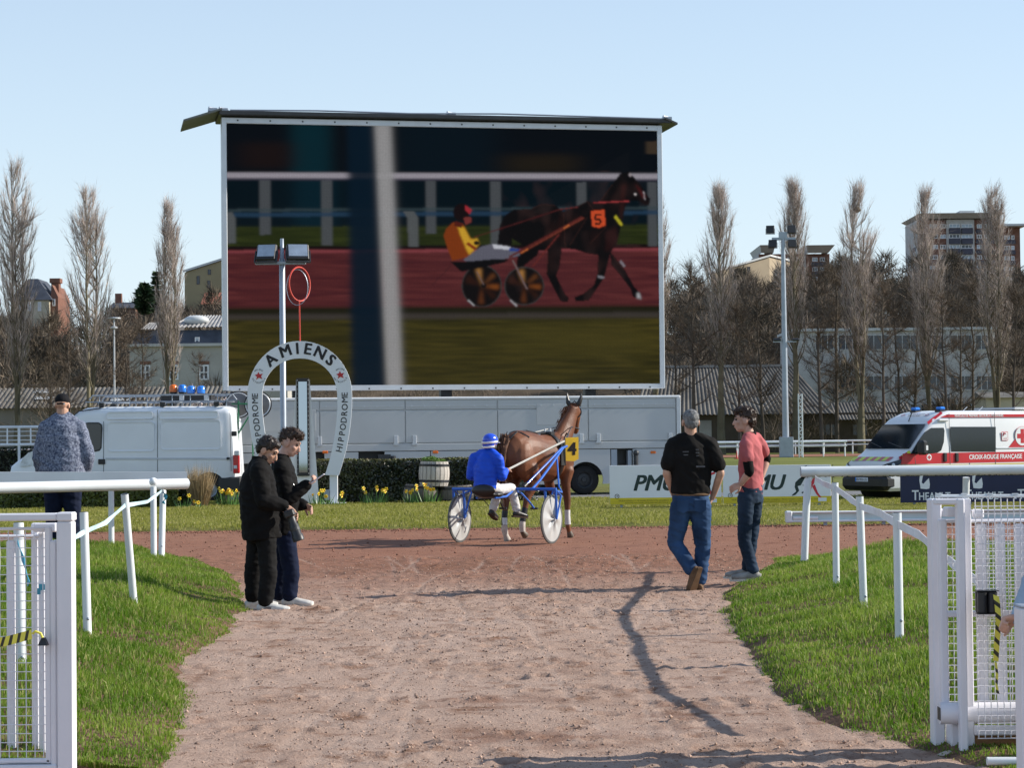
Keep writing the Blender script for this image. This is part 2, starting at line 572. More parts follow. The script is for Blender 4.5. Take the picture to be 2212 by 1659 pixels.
def verge(side, name, label):
    y0 = 9.72 if side < 0 else 9.6
    ys = np.arange(y0, 28.4, 0.07)
    ts = np.concatenate([np.arange(-0.02, 1.0, 0.05), np.arange(1.0, 7.6, 0.12)])
    T, Yv = np.meshgrid(ts, ys)
    e = EL if side < 0 else ER
    ex = np.interp(Yv, e[0], e[1]) + 0.07 * (vnoise(T * 0, Yv, 5.0, 21) - 0.5) + 0.10 * (vnoise(T * 0, Yv, 1.7, 22) - 0.5)
    Xv = ex + side * T
    h, t, f = verge_surface(side, Xv, Yv)
    Zv = h - 0.012 + 0.03 * (f - 1)
    Zv[:, 0] = -0.05
    Zv[-1, :] = -0.06
    if side < 0:                        # soil step facing the gate
        Yv[0] = y0; Zv[0] = -0.05
        Yv[1] = y0 + 0.03 + 0.08 * vnoise(Xv[1], Yv[1] * 0, 3.0, 25)
    else: Zv[0] = -0.05
    if side > 0: Xv, Yv, Zv = Xv, Yv, Zv
    else: Xv, Yv, Zv = Xv[:, ::-1], Yv[:, ::-1], Zv[:, ::-1]
    return tag(grid_mesh(name, Xv, Yv, Zv, M_soil), label, None, kind='structure')
verge(-1, 'terrain', 'low earth bank left of the dirt path')
verge(1, 'terrain', 'low earth bank right of the dirt path')

# lawn beyond the track, access road, far track
X, Y = np.meshgrid(np.arange(-34, 34.1, 0.5), np.arange(36.9, 53.1, 0.25))
Z = 0.02 + 0.05 * vnoise(X, Y, 0.5, 30) * np.clip((Y - 36.9) / 1.0, 0, 1)
Z[0] = -0.06
tag(grid_mesh('lawn', X, Y, Z, M_lawn), 'strip of green lawn between the track and the road', None, kind='structure')
X, Y = np.meshgrid(np.linspace(-45, 45, 60), np.linspace(52.4, 57.6, 6))
tag(grid_mesh('road', X, Y, np.full_like(X, 0.035) , M_tarmac), 'grey tarmac access road under the big screen trailer', None, kind='structure')
X, Y = np.meshgrid(np.linspace(-44, 44, 60), np.linspace(57.5, 66, 8))
tag(grid_mesh('lawn', X, Y, 0.04 + 0 * X, M_lawn), 'lawn behind the access road', None, kind='structure')
X, Y = np.meshgrid(np.linspace(-200, 200, 40), np.linspace(158, 178, 5))
tag(grid_mesh('track', X, Y, np.full_like(X, -0.03), M_track), 'far side of the red dirt racing track beyond the infield', None, kind='structure')

# ------------------------------------------------------------------ grass blades
def grass_mat(name, c1, c2, tip):
    m = bpy.data.materials.new(name)
    m.use_nodes = True
    n, l = m.node_tree.nodes, m.node_tree.links
    b = n['Principled BSDF']
    b.inputs['Roughness'].default_value = 0.55
    b.inputs['Specular IOR Level'].default_value = 0.25
    g = n.new('ShaderNodeNewGeometry')
    tc = n.new('ShaderNodeTexCoord')
    t = n.new('ShaderNodeTexNoise')
    t.inputs['Scale'].default_value = 0.9
    t.inputs['Detail'].default_value = 6
    l.new(tc.outputs['Object'], t.inputs['Vector'])
    r = n.new('ShaderNodeValToRGB')
    r.color_ramp.elements[0].position, r.color_ramp.elements[1].position = 0.35, 0.66
    r.color_ramp.elements[0].color, r.color_ramp.elements[1].color = (*c1, 1), (*c2, 1)
    l.new(t.outputs['Fac'], r.inputs['Fac'])
    r2 = n.new('ShaderNodeValToRGB')
    r2.color_ramp.elements[0].position, r2.color_ramp.elements[1].position = 0.74, 0.97
    r2.color_ramp.elements[0].color, r2.color_ramp.elements[1].color = (0, 0, 0, 1), (1, 1, 1, 1)
    l.new(g.outputs['Random Per Island'], r2.inputs['Fac'])
    x = n.new('ShaderNodeMix'); x.data_type = 'RGBA'
    l.new(r2.outputs['Color'], x.inputs[0]); l.new(r.outputs['Color'], x.inputs[6]); x.inputs[7].default_value = (*tip, 1)
    l.new(x.outputs[2], b.inputs['Base Color'])
    tr = n.new('ShaderNodeBsdfTranslucent')
    l.new(x.outputs[2], tr.inputs['Color'])
    ms = n.new('ShaderNodeMixShader'); ms.inputs[0].default_value = 0.45
    l.new(b.outputs[0], ms.inputs[1]); l.new(tr.outputs[0], ms.inputs[2])
    l.new(ms.outputs[0], n['Material Output'].inputs['Surface'])
    return m
M_grass = grass_mat('grass_blades', (0.095, 0.20, 0.010), (0.225, 0.33, 0.038), (0.46, 0.44, 0.16))
M_grass_far = grass_mat('lawn_blades', (0.24, 0.255, 0.035), (0.33, 0.33, 0.08), (0.48, 0.42, 0.18))
def blades(name, label, px, py, pz, hgt, wid, m, lean=0.6):
    k = len(px)
    a = rng.uniform(0, 2 * np.pi, k)
    la = rng.uniform(0, 2 * np.pi, k)
    ll = rng.uniform(0.1, 1.0, k) * lean * hgt
    bx, by = np.cos(a) * wid / 2, np.sin(a) * wid / 2
    dx, dy = np.cos(la) * ll, np.sin(la) * ll
    V = np.empty((k, 5, 3))
    V[:, 0] = np.stack([px - bx, py - by, pz - 0.01], -1)
    V[:, 1] = np.stack([px + bx, py + by, pz - 0.01], -1)
    V[:, 2] = np.stack([px + bx * .75 + dx * .35, py + by * .75 + dy * .35, pz + hgt * 0.6], -1)
    V[:, 3] = np.stack([px - bx * .75 + dx * .35, py - by * .75 + dy * .35, pz + hgt * 0.6], -1)
    V[:, 4] = np.stack([px + dx, py + dy, pz + hgt * (1.0 - 0.25 * (ll / np.maximum(hgt, 1e-6)))], -1)
    base = (np.arange(k) * 5)[:, None]
    F = np.concatenate([base + np.array([[0, 1, 2]]), base + np.array([[0, 2, 3]]), base + np.array([[3, 2, 4]])], axis=1).ravel()
    o = raw_mesh(name, V.reshape(-1, 3), F, 3, m)
    return tag(o, label, 'grass', kind='stuff')
def verge_grass(side, n, label):
    y = 9.6 + (28.2 - 9.6) * rng.random(n) ** 1.25
    if side < 0: y = np.maximum(y, 9.80)
    e = EL if side < 0 else ER
    t = -0.03 + 5.2 * rng.random(n) ** 1.15
    x = np.interp(y, e[0], e[1]) + side * t
    keep = np.abs(x) < y * 0.262 + 0.4
    x, y = x[keep], y[keep]
    h, t, f = verge_surface(side, x, y)
    worn = vnoise(x, y, 2.2, 40) * 0.5 + vnoise(x, y, 7.0, 41) * 0.5
    keep = ((t > 0.34 * worn - 0.08) | (rng.random(len(x)) < 0.12)) & (t > -0.05) & (f > 0.05)
    x, y, h, t = x[keep], y[keep], h[keep], t[keep]
    tuft = vnoise(x, y, 1.1, 42) * 0.6 + vnoise(x, y, 3.7, 43) * 0.4
    hg = (0.024 + 0.062 * np.clip(tuft * 1.9 - 0.55, 0, 1)) * np.clip(0.45 + t * 0.7, 0.45, 1.15) * rng.uniform(0.6, 1.35, len(x))
    return blades('grass', label, x, y, h - 0.012, hg, rng.uniform(0.004, 0.009, len(x)), M_grass, 0.9)
verge_grass(-1, 200000, 'fresh green grass on the bank left of the path')
verge_grass(1, 200000, 'fresh green grass on the bank right of the path')
n = 190000
y = 37.0 + 15.6 * rng.random(n) ** 0.9
x = (rng.random(n) * 2 - 1) * (y * 0.245 + 0.5)
keep = (vnoise(x, y, 0.6, 44) + 0.35 * rng.random(n) > 0.28) & ((y > 37.25) | (rng.random(n) < 0.3 + vnoise(x, y, 2.0, 45) * 0.5))
x, y = x[keep], y[keep]
hz = 0.02 + 0.05 * vnoise(x, y, 0.5, 30) * np.clip((y - 36.9) / 1.0, 0, 1)
blades('grass', 'short sunlit grass on the lawn strip beyond the track', x, y, hz, rng.uniform(0.03, 0.075, len(x)) * np.where((y > 42.5) & (y < 45.8) & (x > 1.8), .25, 1) * (0.6 + 0.7 * vnoise(x, y, 1.0, 46)), rng.uniform(0.010, 0.02, len(x)), M_grass_far, 0.9)
# dark crumbs of turf and soil along the far edge of the track, clods on the path
def clods(name, label, x, y, z, s, m):
    k = len(x)
    base = np.array([[1, 0, 0], [-0.6, 0.8, 0], [-0.5, -0.8, 0.05], [0.1, 0.0, 0.8], [0.0, 0.0, -0.6]])
    F0 = np.array([[0, 1, 3], [1, 2, 3], [2, 0, 3], [1, 0, 4], [2, 1, 4], [0, 2, 4]])
    a = rng.uniform(0, 2 * np.pi, k)
    J = base[None] * rng.uniform(0.6, 1.3, (k, 5, 3)) * s[:, None, None]
    ca, sa = np.cos(a)[:, None], np.sin(a)[:, None]
    V = np.stack([J[..., 0] * ca - J[..., 1] * sa + x[:, None], J[..., 0] * sa + J[..., 1] * ca + y[:, None], J[..., 2] + z[:, None]], -1)
    F = ((np.arange(k) * 5)[:, None, None] + F0[None]).ravel()
    return tag(raw_mesh(name, V.reshape(-1, 3), F, 3, m), label, 'dirt', kind='stuff')
M_clod = mat('clods', (0.36, 0.25, 0.195), 0.95, 0.3, 3, island=0.38, spec=0.1)
M_clod_red = mat('track_clods', (0.24, 0.12, 0.085), 0.95, 0.3, 3, island=0.45, spec=0.1)
n = 34000
y = 7.5 + 20 * rng.random(n); x = rng.normal(0.2, 1.9, n)
keep = (x > np.interp(y, *EL) - 0.1) & (x < np.interp(y, *ER) + 0.1) & (vnoise(x, y, 0.55, 5) + 0.7 * rng.random(n) > 0.55)
x, y = x[keep], y[keep]
clods('dirt', 'loose clods of earth scattered over the path', x, y, np.array([path_z(a, b) for a, b in zip(x, y)]), 0.0045 + 0.011 * rng.random(len(x)) ** 4, M_clod)
n = 7000
x = rng.uniform(-12, 12, n); y = 36.55 + rng.normal(0, 0.28, n)
x2 = rng.uniform(-9, 9, 2200); y2 = rng.uniform(25.5, 36.5, 2200)
x, y = np.concatenate([x, x2]), np.concatenate([y, y2])
clods('dirt', 'crumbs of red cinder along the track', x, y, np.full(len(x), 0.0), 0.006 + 0.02 * rng.random(len(x)) ** 2.5, M_clod_red)
# ================================================================== BACKGROUND: hill, buildings, trees
M_hill = mat('hill_earth', (0.10, 0.075, 0.05), 0.95, 0.4, 0.15, spec=0.1, detail=8)
hx = np.linspace(-190, 190, 96); hy = np.linspace(222, 640, 70)
X, Y = np.meshgrid(hx, hy)
rise = np.clip((Y - 222) / 140.0, 0, 1); rise = rise * rise * (3 - 2 * rise)
def hill_z(x, y):
    r = np.clip((np.asarray(y) - 222) / 105.0, 0, 1); r = r * r * (3 - 2 * r)
    return r * (15.0 + 3 * np.clip(np.asarray(x) / 60, -0.6, 1)) + np.clip((np.asarray(y) - 327) / 250, 0, 1) * 9 + r * 2.5 * vnoise(x, y, 0.03, 70) - 0.3
tag(grid_mesh('hill', X, Y, hill_z(X, Y), M_hill), 'wooded brown hillside rising behind the racecourse', None, kind='structure')

M_brick = mat('brick', (0.20, 0.10, 0.072), 0.9, 0.15, 1.5, spec=0.2)
M_white_wall = mat('white_render', (0.50, 0.49, 0.47), 0.9, 0.08, 0.6, spec=0.2)
M_cream = mat('cream_render', (0.50, 0.44, 0.33), 0.9, 0.12, 0.6, spec=0.2)
M_tan = mat('tan_cladding', (0.37, 0.30, 0.21), 0.85, 0.06, 0.5, spec=0.2)
M_slab = mat('roof_slab', (0.55, 0.56, 0.55), 0.8, 0.06, 0.6, spec=0.2)
M_slate = mat('slate', (0.055, 0.062, 0.08), 0.7, 0.25, 1.2, spec=0.4)
M_zinc = mat('zinc_roof', (0.30, 0.29, 0.28), 0.55, 0.2, 0.8, metal=0.2)
M_pane = mat('dark_pane', (0.035, 0.045, 0.06), 0.12, 0.15, 0.3, spec=0.6)
M_pane_sky = mat('pale_pane', (0.35, 0.43, 0.50), 0.2, 0.25, 0.25, spec=0.6)
M_balcony = mat('dark_balcony', (0.05, 0.05, 0.075), 0.6, 0.15, 0.4)
M_wood_dark = mat('dark_boarding', (0.075, 0.06, 0.045), 0.9, 0.2, 0.6)
M_redtile = mat('red_tiles', (0.30, 0.12, 0.08), 0.9, 0.2, 1.0, spec=0.2)
M_corr = mat('weathered_sheet_roof', (0.145, 0.135, 0.12), 0.8, 0.3, 0.5, spec=0.3)
M_frame_white = mat('white_window_frame', (0.75, 0.75, 0.76), 0.6, 0.04, 2)
_win_cache = {}
def window(parent, x0, x1, z0, z1, y, pane=None, frame=0.12, cols=1, rows=1, fm=None, name='window'):
    """Framed window on a wall facing the camera; the frame stands proud, panes are set back."""
    w, h = x1 - x0, z1 - z0
    key = (round(w, 2), round(h, 2), cols, rows, frame, fm.name if fm else '', pane.name if pane else '')
    if key not in _win_cache:
        mb = MB()
        mb.box((-w / 2, -0.08, -h / 2), (w / 2, 0.1, -h / 2 + frame)); mb.box((-w / 2, -0.08, h / 2 - frame), (w / 2, 0.1, h / 2))
        mb.box((-w / 2, -0.08, -h / 2 + frame), (-w / 2 + frame, 0.1, h / 2 - frame)); mb.box((w / 2 - frame, -0.08, -h / 2 + frame), (w / 2, 0.1, h / 2 - frame))
        for c in range(1, cols):
            xx = -w / 2 + w * c / cols
            mb.box((xx - frame / 2, -0.06, -h / 2 + frame), (xx + frame / 2, 0.1, h / 2 - frame))
        for r in range(1, rows):
            zz = -h / 2 + h * r / rows
            mb.box((-w / 2 + frame, -0.05, zz - frame / 2.5), (w / 2 - frame, 0.1, zz + frame / 2.5))
        a = mb.mesh('window'); a.materials.append(fm or M_frame_white)
        mb = MB(); mb.box((-w / 2 + frame * 0.5, -0.02, -h / 2 + frame * 0.5), (w / 2 - frame * 0.5, 0.05, h / 2 - frame * 0.5))
        b = mb.mesh('pane'); b.materials.append(pane or M_pane)
        _win_cache[key] = (a, b)
    a, b = _win_cache[key]
    o = link(name, a, parent); o.location = ((x0 + x1) / 2, y, (z0 + z1) / 2)
    p = link('pane', b, o)
    return o
def zx(px, py, y):
    p = at(px, py, y); return p.x, p.z
def span(x0, y0, x1, y1, d):
    """Photo rectangle at distance d -> world x0, x1, z0, z1."""
    a, b = at(x0, y1, d), at(x1, y0, d)
    return a.x, b.x, a.z, b.z
def corrugated(name, parent, p0, p1, q0, q1, n, amp, m):
    """Ribbed roof sheet between eave p0-p1 and ridge q0-q1."""
    p0, p1, q0, q1 = map(Vector, (p0, p1, q0, q1))
    nr = (p1 - p0).cross(q0 - p0).normalized()
    mb = MB(); vs = []
    for i in range(n * 4 + 1):
        t = i / (n * 4)
        k = (0, amp, amp, 0)[i % 4]
        vs += [p0.lerp(p1, t) + nr * k, q0.lerp(q1, t) + nr * k]
    mb.add(vs, [(2 * i, 2 * i + 2, 2 * i + 3, 2 * i + 1) for i in range(n * 4)])
    return mb.build(name, m, parent)

# --- tall brick tower on the hill, right
def brick_tower(label, d, parts):
    t = thing('apartment_tower', label, 'building', at(parts[0][0], 640, d))
    L = t.location.copy()
    for (x0, x1, ytop, depth) in parts:
        a, b, z0, z1 = span(x0, ytop, x1, 650, d)
        o = MB().box((a, d, 0), (b, d + depth, z1)).build('wall', M_brick, t); o.location = -L
    return t, L
t, L = brick_tower('tallest brick apartment tower with white balcony column, right of the floodlight mast', 557, [(1985, 2160, 474, 18), (2161, 2202, 487, 15)])
def at_local(o): o.location = -L; return o
a, b, z0, z1 = span(1985, 474, 1990, 650, 557)
at_local(MB().box((a - .12, 557.2, 0), (a - .01, 574.8, z1 - .05)).build('side_wall', M_white_wall, t))
a, b, z0, z1 = span(1977, 463, 2160, 467, 557)
mb = MB(); mb.add([(a, 552, z1), (b, 552, z1), (b, 578, z1), (a, 578, z1), (a + 2.2, 555, z0 - 0.9), (b - 1, 555, z0 - 0.9), (b - 1, 577, z0 - 0.9), (a + 2.2, 577, z0 - 0.9)], [(0, 1, 2, 3), (4, 5, 1, 0), (5, 6, 2, 1), (7, 4, 0, 3)])
at_local(mb.build('roof', M_slab, t))
a, b, z0, z1 = span(2023, 456, 2100, 464, 557); at_local(MB().box((a, 562, z0), (b, 570, z1)).build('roof_house', M_slab, t))
a, b, z0, z1 = span(2076, 453, 2108, 464, 557); at_local(MB().box((a, 559, z0), (b, 566, z1)).build('roof_house', M_slab, t))
a, b, z0, z1 = span(2156, 486, 2210, 491, 557); at_local(MB().box((a, 553, z0), (b, 573, z1)).build('roof', M_slab, t))
a, b, z0, z1 = span(2045, 474, 2102, 650, 557)
at_local(MB().box((a, 556.3, 0), (b, 556.9, z1)).build('balcony_column', M_white_wall, t))
for f in range(7):
    yt = 484 + f * 22.4
    for (xa, xb) in ((2048, 2071), (2074.5, 2098)):
        a, b, z0, z1 = span(xa, yt, xb, yt + 8.5, 557); at_local_ = window(t, a, b, z0, z1, 556.2, M_pane_sky if (f + int(xa)) % 3 else M_pane, 0.14, 3); at_local_.location -= L
        a, b, z0, z1 = span(xa, yt + 9.5, xb, yt + 21.5, 557); at_local(MB().box((a, 555.4, z0), (b, 556.25, z1)).build('balcony', M_balcony, t))
    for (xa, xb) in ((2109, 2120), (2124, 2136), (2007, 2025), (2030, 2042), (2168, 2180), (2183, 2190)):
        if xa > 2160 and f == 0: continue
        dy = 2 if xa > 2160 else 0
        a, b, z0, z1 = span(xa, yt + dy, xb, yt + 9 + dy, 557); w = window(t, a, b, z0, z1, 556.92, M_pane_sky if (f * 7 + int(xa)) % 2 else M_pane, 0.15, 2); w.location -= L
    a, b, z0, z1 = span(2107, yt + 11, 2150, yt + 20, 557); at_local(MB().box((a, 556.6, z0), (b, 556.95, z1)).build('band', M_balcony, t))
    if f: a, b, z0, z1 = span(2166, yt + 12, 2192, yt + 21, 557); at_local(MB().box((a, 556.6, z0), (b, 556.95, z1)).build('band', M_balcony, t))
    a, b, z0, z1 = span(1985, yt + 4, 1990, yt + 14, 560); o = MB().box((a - .9, 560, z0), (a - .13, 565, z1)).build('balcony', M_balcony, t); at_local(o)
# --- second brick tower behind the floodlight mast
t, L = brick_tower('lower brick apartment tower with overhanging flat roof behind the floodlight mast', 600, [(1640, 1735, 548, 18), (1742, 1791, 548, 18)])
a, b, z0, z1 = span(1735, 536, 1742, 660, 600); at_local(MB().box((a, 600.6, 0), (b, 617, z1)).build('stair_strip', M_white_wall, t))
for (xa, xb, xc, xd) in ((1636, 1668, 1642, 1668), (1735, 1796, 1742, 1786)):
    a, b, z0, z1 = span(xa, 533, xb, 536, 600); c, d2, z2, z3 = span(xc, 544, xd, 548, 600)
    mb = MB(); mb.add([(a, 594, z1), (b, 594, z1), (b, 620, z1), (a, 620, z1), (c, 598, z2), (d2, 598, z2), (d2, 618, z2), (c, 618, z2)], [(0, 1, 2, 3), (4, 5, 1, 0), (5, 6, 2, 1), (7, 4, 0, 3)])
    at_local(mb.build('roof', M_slab, t))
a, b, z0, z1 = span(1640, 548, 1645, 660, 600); at_local(MB().box((a - .12, 600.2, 0), (a - .01, 617.8, z1)).build('side_wall', M_white_wall, t))
for f in range(4):
    yt = 556 + f * 21
    for xa in (1648, 1664, 1700, 1716, 1754, 1770):
        a, b, z0, z1 = span(xa, yt, xa + 11, yt + 9, 600); w = window(t, a, b, z0, z1, 599.9, M_pane_sky if (f + xa) % 3 else M_pane, 0.16, 2); w.location -= L
    a, b, z0, z1 = span(1752, yt + 10.5, 1784, yt + 19.5, 600); at_local(MB().box((a, 599.6, z0), (b, 599.95, z1)).build('band', M_balcony, t))
# --- tan block with sloping roof on the hill, right
D0 = 400.0
t = thing('apartment_block', 'tan block with single sloping roof on the hill below the lower tower', 'building', at(1663, 690, D0)); L = t.location.copy()
pl, pm = at(1537, 700, D0 - 8), at(1663, 700, D0); pr = at(1707, 700, D0 + 14)
zl, zm = at(1537, 592, D0 - 8).z, at(1663, 554, D0).z; zr = at(1707, 565, D0 + 14).z
mb = MB(); mb.add([(pl.x, pl.y, 0), (pm.x, pm.y, 0), (pr.x, pr.y, 0), (pl.x + 3, pl.y + 16, 0), (pl.x, pl.y, zl), (pm.x, pm.y, zm), (pr.x, pr.y, zr), (pl.x + 3, pl.y + 16, zl)], [(0, 1, 5, 4), (1, 2, 6, 5), (2, 3, 7, 6), (3, 0, 4, 7)])
at_local(mb.build('wall', M_tan, t))
mb = MB(); up = Vector((0, 0, 0.35))
q = [Vector(p) for p in ((pl.x - .3, pl.y - .4, zl), (pm.x + .2, pm.y - .4, zm), (pr.x + .4, pr.y, zr), (pl.x + 2.8, pl.y + 16, zl))]
mb.add(q + [p + up for p in q], [(4, 5, 6, 7), (0, 1, 5, 4), (1, 2, 6, 5)]); at_local(mb.build('roof', M_slab, t))
for (xa, ya, xb, yb) in ((1613, 576, 1620, 602), (1613, 610, 1620, 625), (1585, 590, 1591, 606)):
    k = (xa - 1537) / 126.0; dd = D0 - 8 + 8 * k - 0.15
    a, b, z0, z1 = span(xa, ya, xb, yb, dd); w = window(t, a, b, z0, z1, dd, M_pane, 0.05, fm=M_balcony); w.location -= L
for (xa, ya, yb) in ((1674, 583, 604), (1686, 586, 606), (1697, 589, 606)):
    k = (xa - 1663) / 44.0; c = at(xa, (ya + yb) / 2, D0 + 14 * k)
    M = Matrix.Translation(c - L) @ Matrix.Rotation(math.atan2(pr.y - pm.y, pr.x - pm.x), 4, 'Z')
    o = MB().box((-0.5, -0.1, -0.9), (0.5, 0.1, 0.9), M).build('window', M_pane, t)
# --- small grey roofed house and its white neighbour on the slope
def gable_house(label, x0, x1, yr, ye, yb, d, wall, roof, depth=8.0, cat='house', chim=None):
    t = thing('house', label, cat, at((x0 + x1) / 2, yb, d)); L = t.location.copy()
    a, b, z0, ze = span(x0, ye, x1, yb, d); zr = at(x0, yr, d).z
    o = MB().box((a, d, z0 - 3), (b, d + depth, ze)).build('wall', wall, t); o.location = -L
    mb = MB(); e = 0.4
    A, B, C, Dd = Vector((a - e, d - e, ze - .1)), Vector((b + e, d - e, ze - .1)), Vector((b + e, d + depth / 2, zr)), Vector((a - e, d + depth / 2, zr))
    E, F = Vector((a - e, d + depth + e, ze - .1)), Vector((b + e, d + depth + e, ze - .1))
    mb.add([A, B, C, Dd, E, F], [(0, 1, 2, 3), (3, 2, 5, 4)])
    mb.add([A, B, C, Dd, E, F], [(0, 3, 4), (1, 5, 2)])
    o = mb.build('roof', roof, t); o.location = -L
    if chim:
        cx = at(chim, yr, d).x
        o = MB().box((cx - .5, d + depth / 2 - .4, zr - 1), (cx + .5, d + depth / 2 + .4, zr + 1.4)).build('chimney', M_brick, t); o.location = -L
    return t, L
t, L = gable_house('house with dark slate roof on the wooded slope left of the floodlight mast', 1584, 1634, 632, 657, 672, 330, M_cream, M_slate, chim=1630)
for xa in (1592, 1602, 1612): a, b, z0, z1 = span(xa, 659, xa + 6, 668, 330); w = window(t, a, b, z0, z1, 329.95, M_pane, 0.1); w.location -= L
gable_house('small white shed with zinc roof on the wooded slope', 1607, 1631, 664, 672, 697, 318, M_white_wall, M_zinc, 5)
gable_house('low red roofed house among bare trees beside the screen', 1470, 1530, 655, 672, 690, 345, M_brick, M_redtile, chim=1480)
gable_house('red tiled house peeping out left of the screen', 440, 520, 628, 655, 690, 318, M_brick, M_redtile)
gable_house('low brick house behind the bare trees, beside the thin lamp post', 240, 292, 650, 664, 690, 330, M_brick, M_slate, chim=246)
# --- modern block at the picture edge, right
t, L = gable_house('dark glazed house with white edging below the tallest tower', 2138, 2240, 668, 672, 704, 320, M_white_wall, M_slate)
for xa in (2142, 2160, 2180): a, b, z0, z1 = span(xa, 676, xa + 15, 700, 320); w = window(t, a, b, z0, z1, 319.95, M_pane, 0.15); w.location -= L
t, L = gable_house('cream shed low behind the ambulance roof', 2130, 2260, 846, 856, 930, 214, M_cream, M_corr, 6)
# --- long white institutional building, right
d = 228.0
t = thing('office_building', 'long white building with dark window bands behind the bare trees', 'building', at(1930, 960, d)); L = t.location.copy()
a, b, z0, z1 = span(1721, 712, 2148, 985, d)
at_local(MB().box((a, d, -0.3), (b, d + 13, z1)).build('wall', M_white_wall, t))
at_local(MB().box((a - .3, d - .35, z1), (b + .3, d + 13.3, z1 + 0.3)).build('parapet', M_slab, t))
for (xa, xb) in ((1760, 1800), (1810, 1856), (1870, 1920), (1931, 1982), (1988, 2038), (2052, 2098), (2106, 2144)):
    for (ya, yb) in ((723, 756), (811, 843), (872, 905)):
        if xa < 1805 and ya > 800: continue
        a, b, z0, z1 = span(xa, ya, xb, yb, d); w = window(t, a, b, z0, z1, d - .02, M_pane, 0.07, 3, 1, M_slab); w.location -= L
for xa in (1806, 1866, 1926, 2046, 2102):
    a, b, z0, z1 = span(xa, 714, xa + 4, 985, d); at_local(MB().box((a, d - .25, 0), (b, d - .01, z1)).build('pilaster', M_white_wall, t))
# --- barn with ribbed roof, right of the screen
d = 200.0
t = thing('barn', 'long barn with grey ribbed roof behind the screen trailer', 'building', at(1650, 985, d)); L = t.location.copy()
a, b, z0, z1 = span(1380, 890, 1960, 985, d)
at_local(MB().box((a, d, -0.3), (b, d + 14, z1)).build('wall', M_wood_dark, t))
ze, zr = z1 - 0.1, at(1450, 795, d + 7).z
ra, rb = at(1400, 795, d + 7).x, at(1712, 795, d + 7).x
eb = at(1800, 890, d).x
at_local(corrugated('roof', t, (a - .5, d - .7, ze), (eb, d - .7, ze), (ra, d + 7, zr), (rb, d + 7, zr), 46, 0.09, M_corr))
mb = MB(); mb.add([(eb, d - .7, ze), (eb, d + 14, ze), (rb, d + 7, zr)], [(0, 1, 2)]); at_local(mb.build('hip_end', M_corr, t))
at_local(MB().box((ra, d + 6.8, zr), (rb, d + 7.2, zr + 0.25)).build('ridge_cap', M_zinc, t))
lz = at(1800, 884, d).z
at_local(corrugated('lean_to_roof', t, (eb + .05, d - 1.2, z1 - 0.7), (b + .5, d - 1.2, z1 - 0.7), (eb + .05, d + 3, lz + .6), (b + .5, d + 3, lz + .6), 24, 0.08, M_corr))
for xa in (1480, 1510):
    q0, q1, z0, z1 = span(xa, 908, xa + 26, 960, d); at_local(MB().box((q0, d - .08, 0), (q1, d - .01, z1)).build('door', M_zinc, t))
for xa in (1690, 1770, 1840, 1900):
    q0, q1, z0, z1 = span(xa, 915, xa + 34, 942, d); w = window(t, q0, q1, z0, z1, d - .03, M_pane, 0.1, 3, 1, M_wood_dark); w.location -= L
# --- left: long shed, house with mansard, tan block, villa
d = 196.0
t = thing('shed', 'long low shed with pale ribbed roof behind the white van', 'building', at(230, 990, d)); L = t.location.copy()
a, b, z0, z1 = span(-60, 876, 500, 985, d)
at_local(MB().box((a, d, -0.3), (b, d + 10, z1)).build('wall', mat('shed_wall', (0.26, 0.24, 0.21), 0.9, 0.15, 0.5), t))
zr = at(200, 838, d + 5).z
at_local(corrugated('roof', t, (a - .4, d - .6, z1 - .1), (b + .4, d - .6, z1 - .1), (a - .4, d + 5, zr), (b + .4, d + 5, zr), 58, 0.10, M_corr))
M_sky_light = mat('roof_light', (0.62, 0.63, 0.62), 0.4, 0.1, 1)
for (xa, xb, ya, yb) in ((70, 116, 846, 852), (76, 118, 860, 866), (238, 280, 864, 869)):
    k = lambda yy: (876 - yy) / 38.0
    p, q = at(xa, yb, d + 5.6 * k(yb)), at(xb, ya, d + 5.6 * k(ya))
    mb = MB(); n_ = Vector((0, -0.12, 0.14)); mb.add([Vector((p.x, p.y, p.z)) + n_, Vector((q.x, p.y, p.z)) + n_, Vector((q.x, q.y, q.z)) + n_, Vector((p.x, q.y, q.z)) + n_], [(0, 1, 2, 3)])
    at_local(mb.build('roof_light', M_sky_light, t))
d = 226.0
t = thing('house', 'grey house with slate mansard and metal hip roof left of the screen', 'house', at(380, 975, d)); L = t.location.copy()
a, b, z0, z1 = span(281, 746, 620, 985, d)
at_local(MB().box((a, d, -0.3), (b, d + 12, z1)).build('wall', mat('grey_render', (0.40, 0.38, 0.34), 0.9, 0.12, 0.5), t))
at_local(MB().box((a - .3, d - .35, z1), (b + .3, d + 12.3, z1 + .3)).build('cornice', M_white_wall, t))
z2 = at(400, 712, d).z
mb = MB(); mb.add([(a + .2, d + .1, z1 + .3), (b, d + .1, z1 + .3), (b, d + 11.8, z1 + .3), (a + .2, d + 11.8, z1 + .3), (a + 1, d + 1, z2), (b, d + 1, z2), (b, d + 11, z2), (a + 1, d + 11, z2)], [(0, 1, 5, 4), (1, 2, 6, 5), (3, 0, 4, 7), (4, 5, 6, 7)]); at_local(mb.build('mansard', M_slate, t))
e0, e1 = at(362, 706, d).x, at(600, 706, d).x; ax, az = at(408, 682, d + 5).x, at(408, 682, d + 5).z; ze = at(400, 707, d).z
at_local(corrugated('roof', t, (e0, d + .6, ze), (e1, d + .6, ze), (ax, d + 5.5, az), (e1 - 2, d + 5.5, az), 26, 0.1, M_zinc))
mb = MB(); mb.add([(e0, d + .6, ze), (ax, d + 5.5, az), (e0, d + 10.5, ze)], [(0, 1, 2)]); at_local(mb.build('hip_end', M_zinc, t))
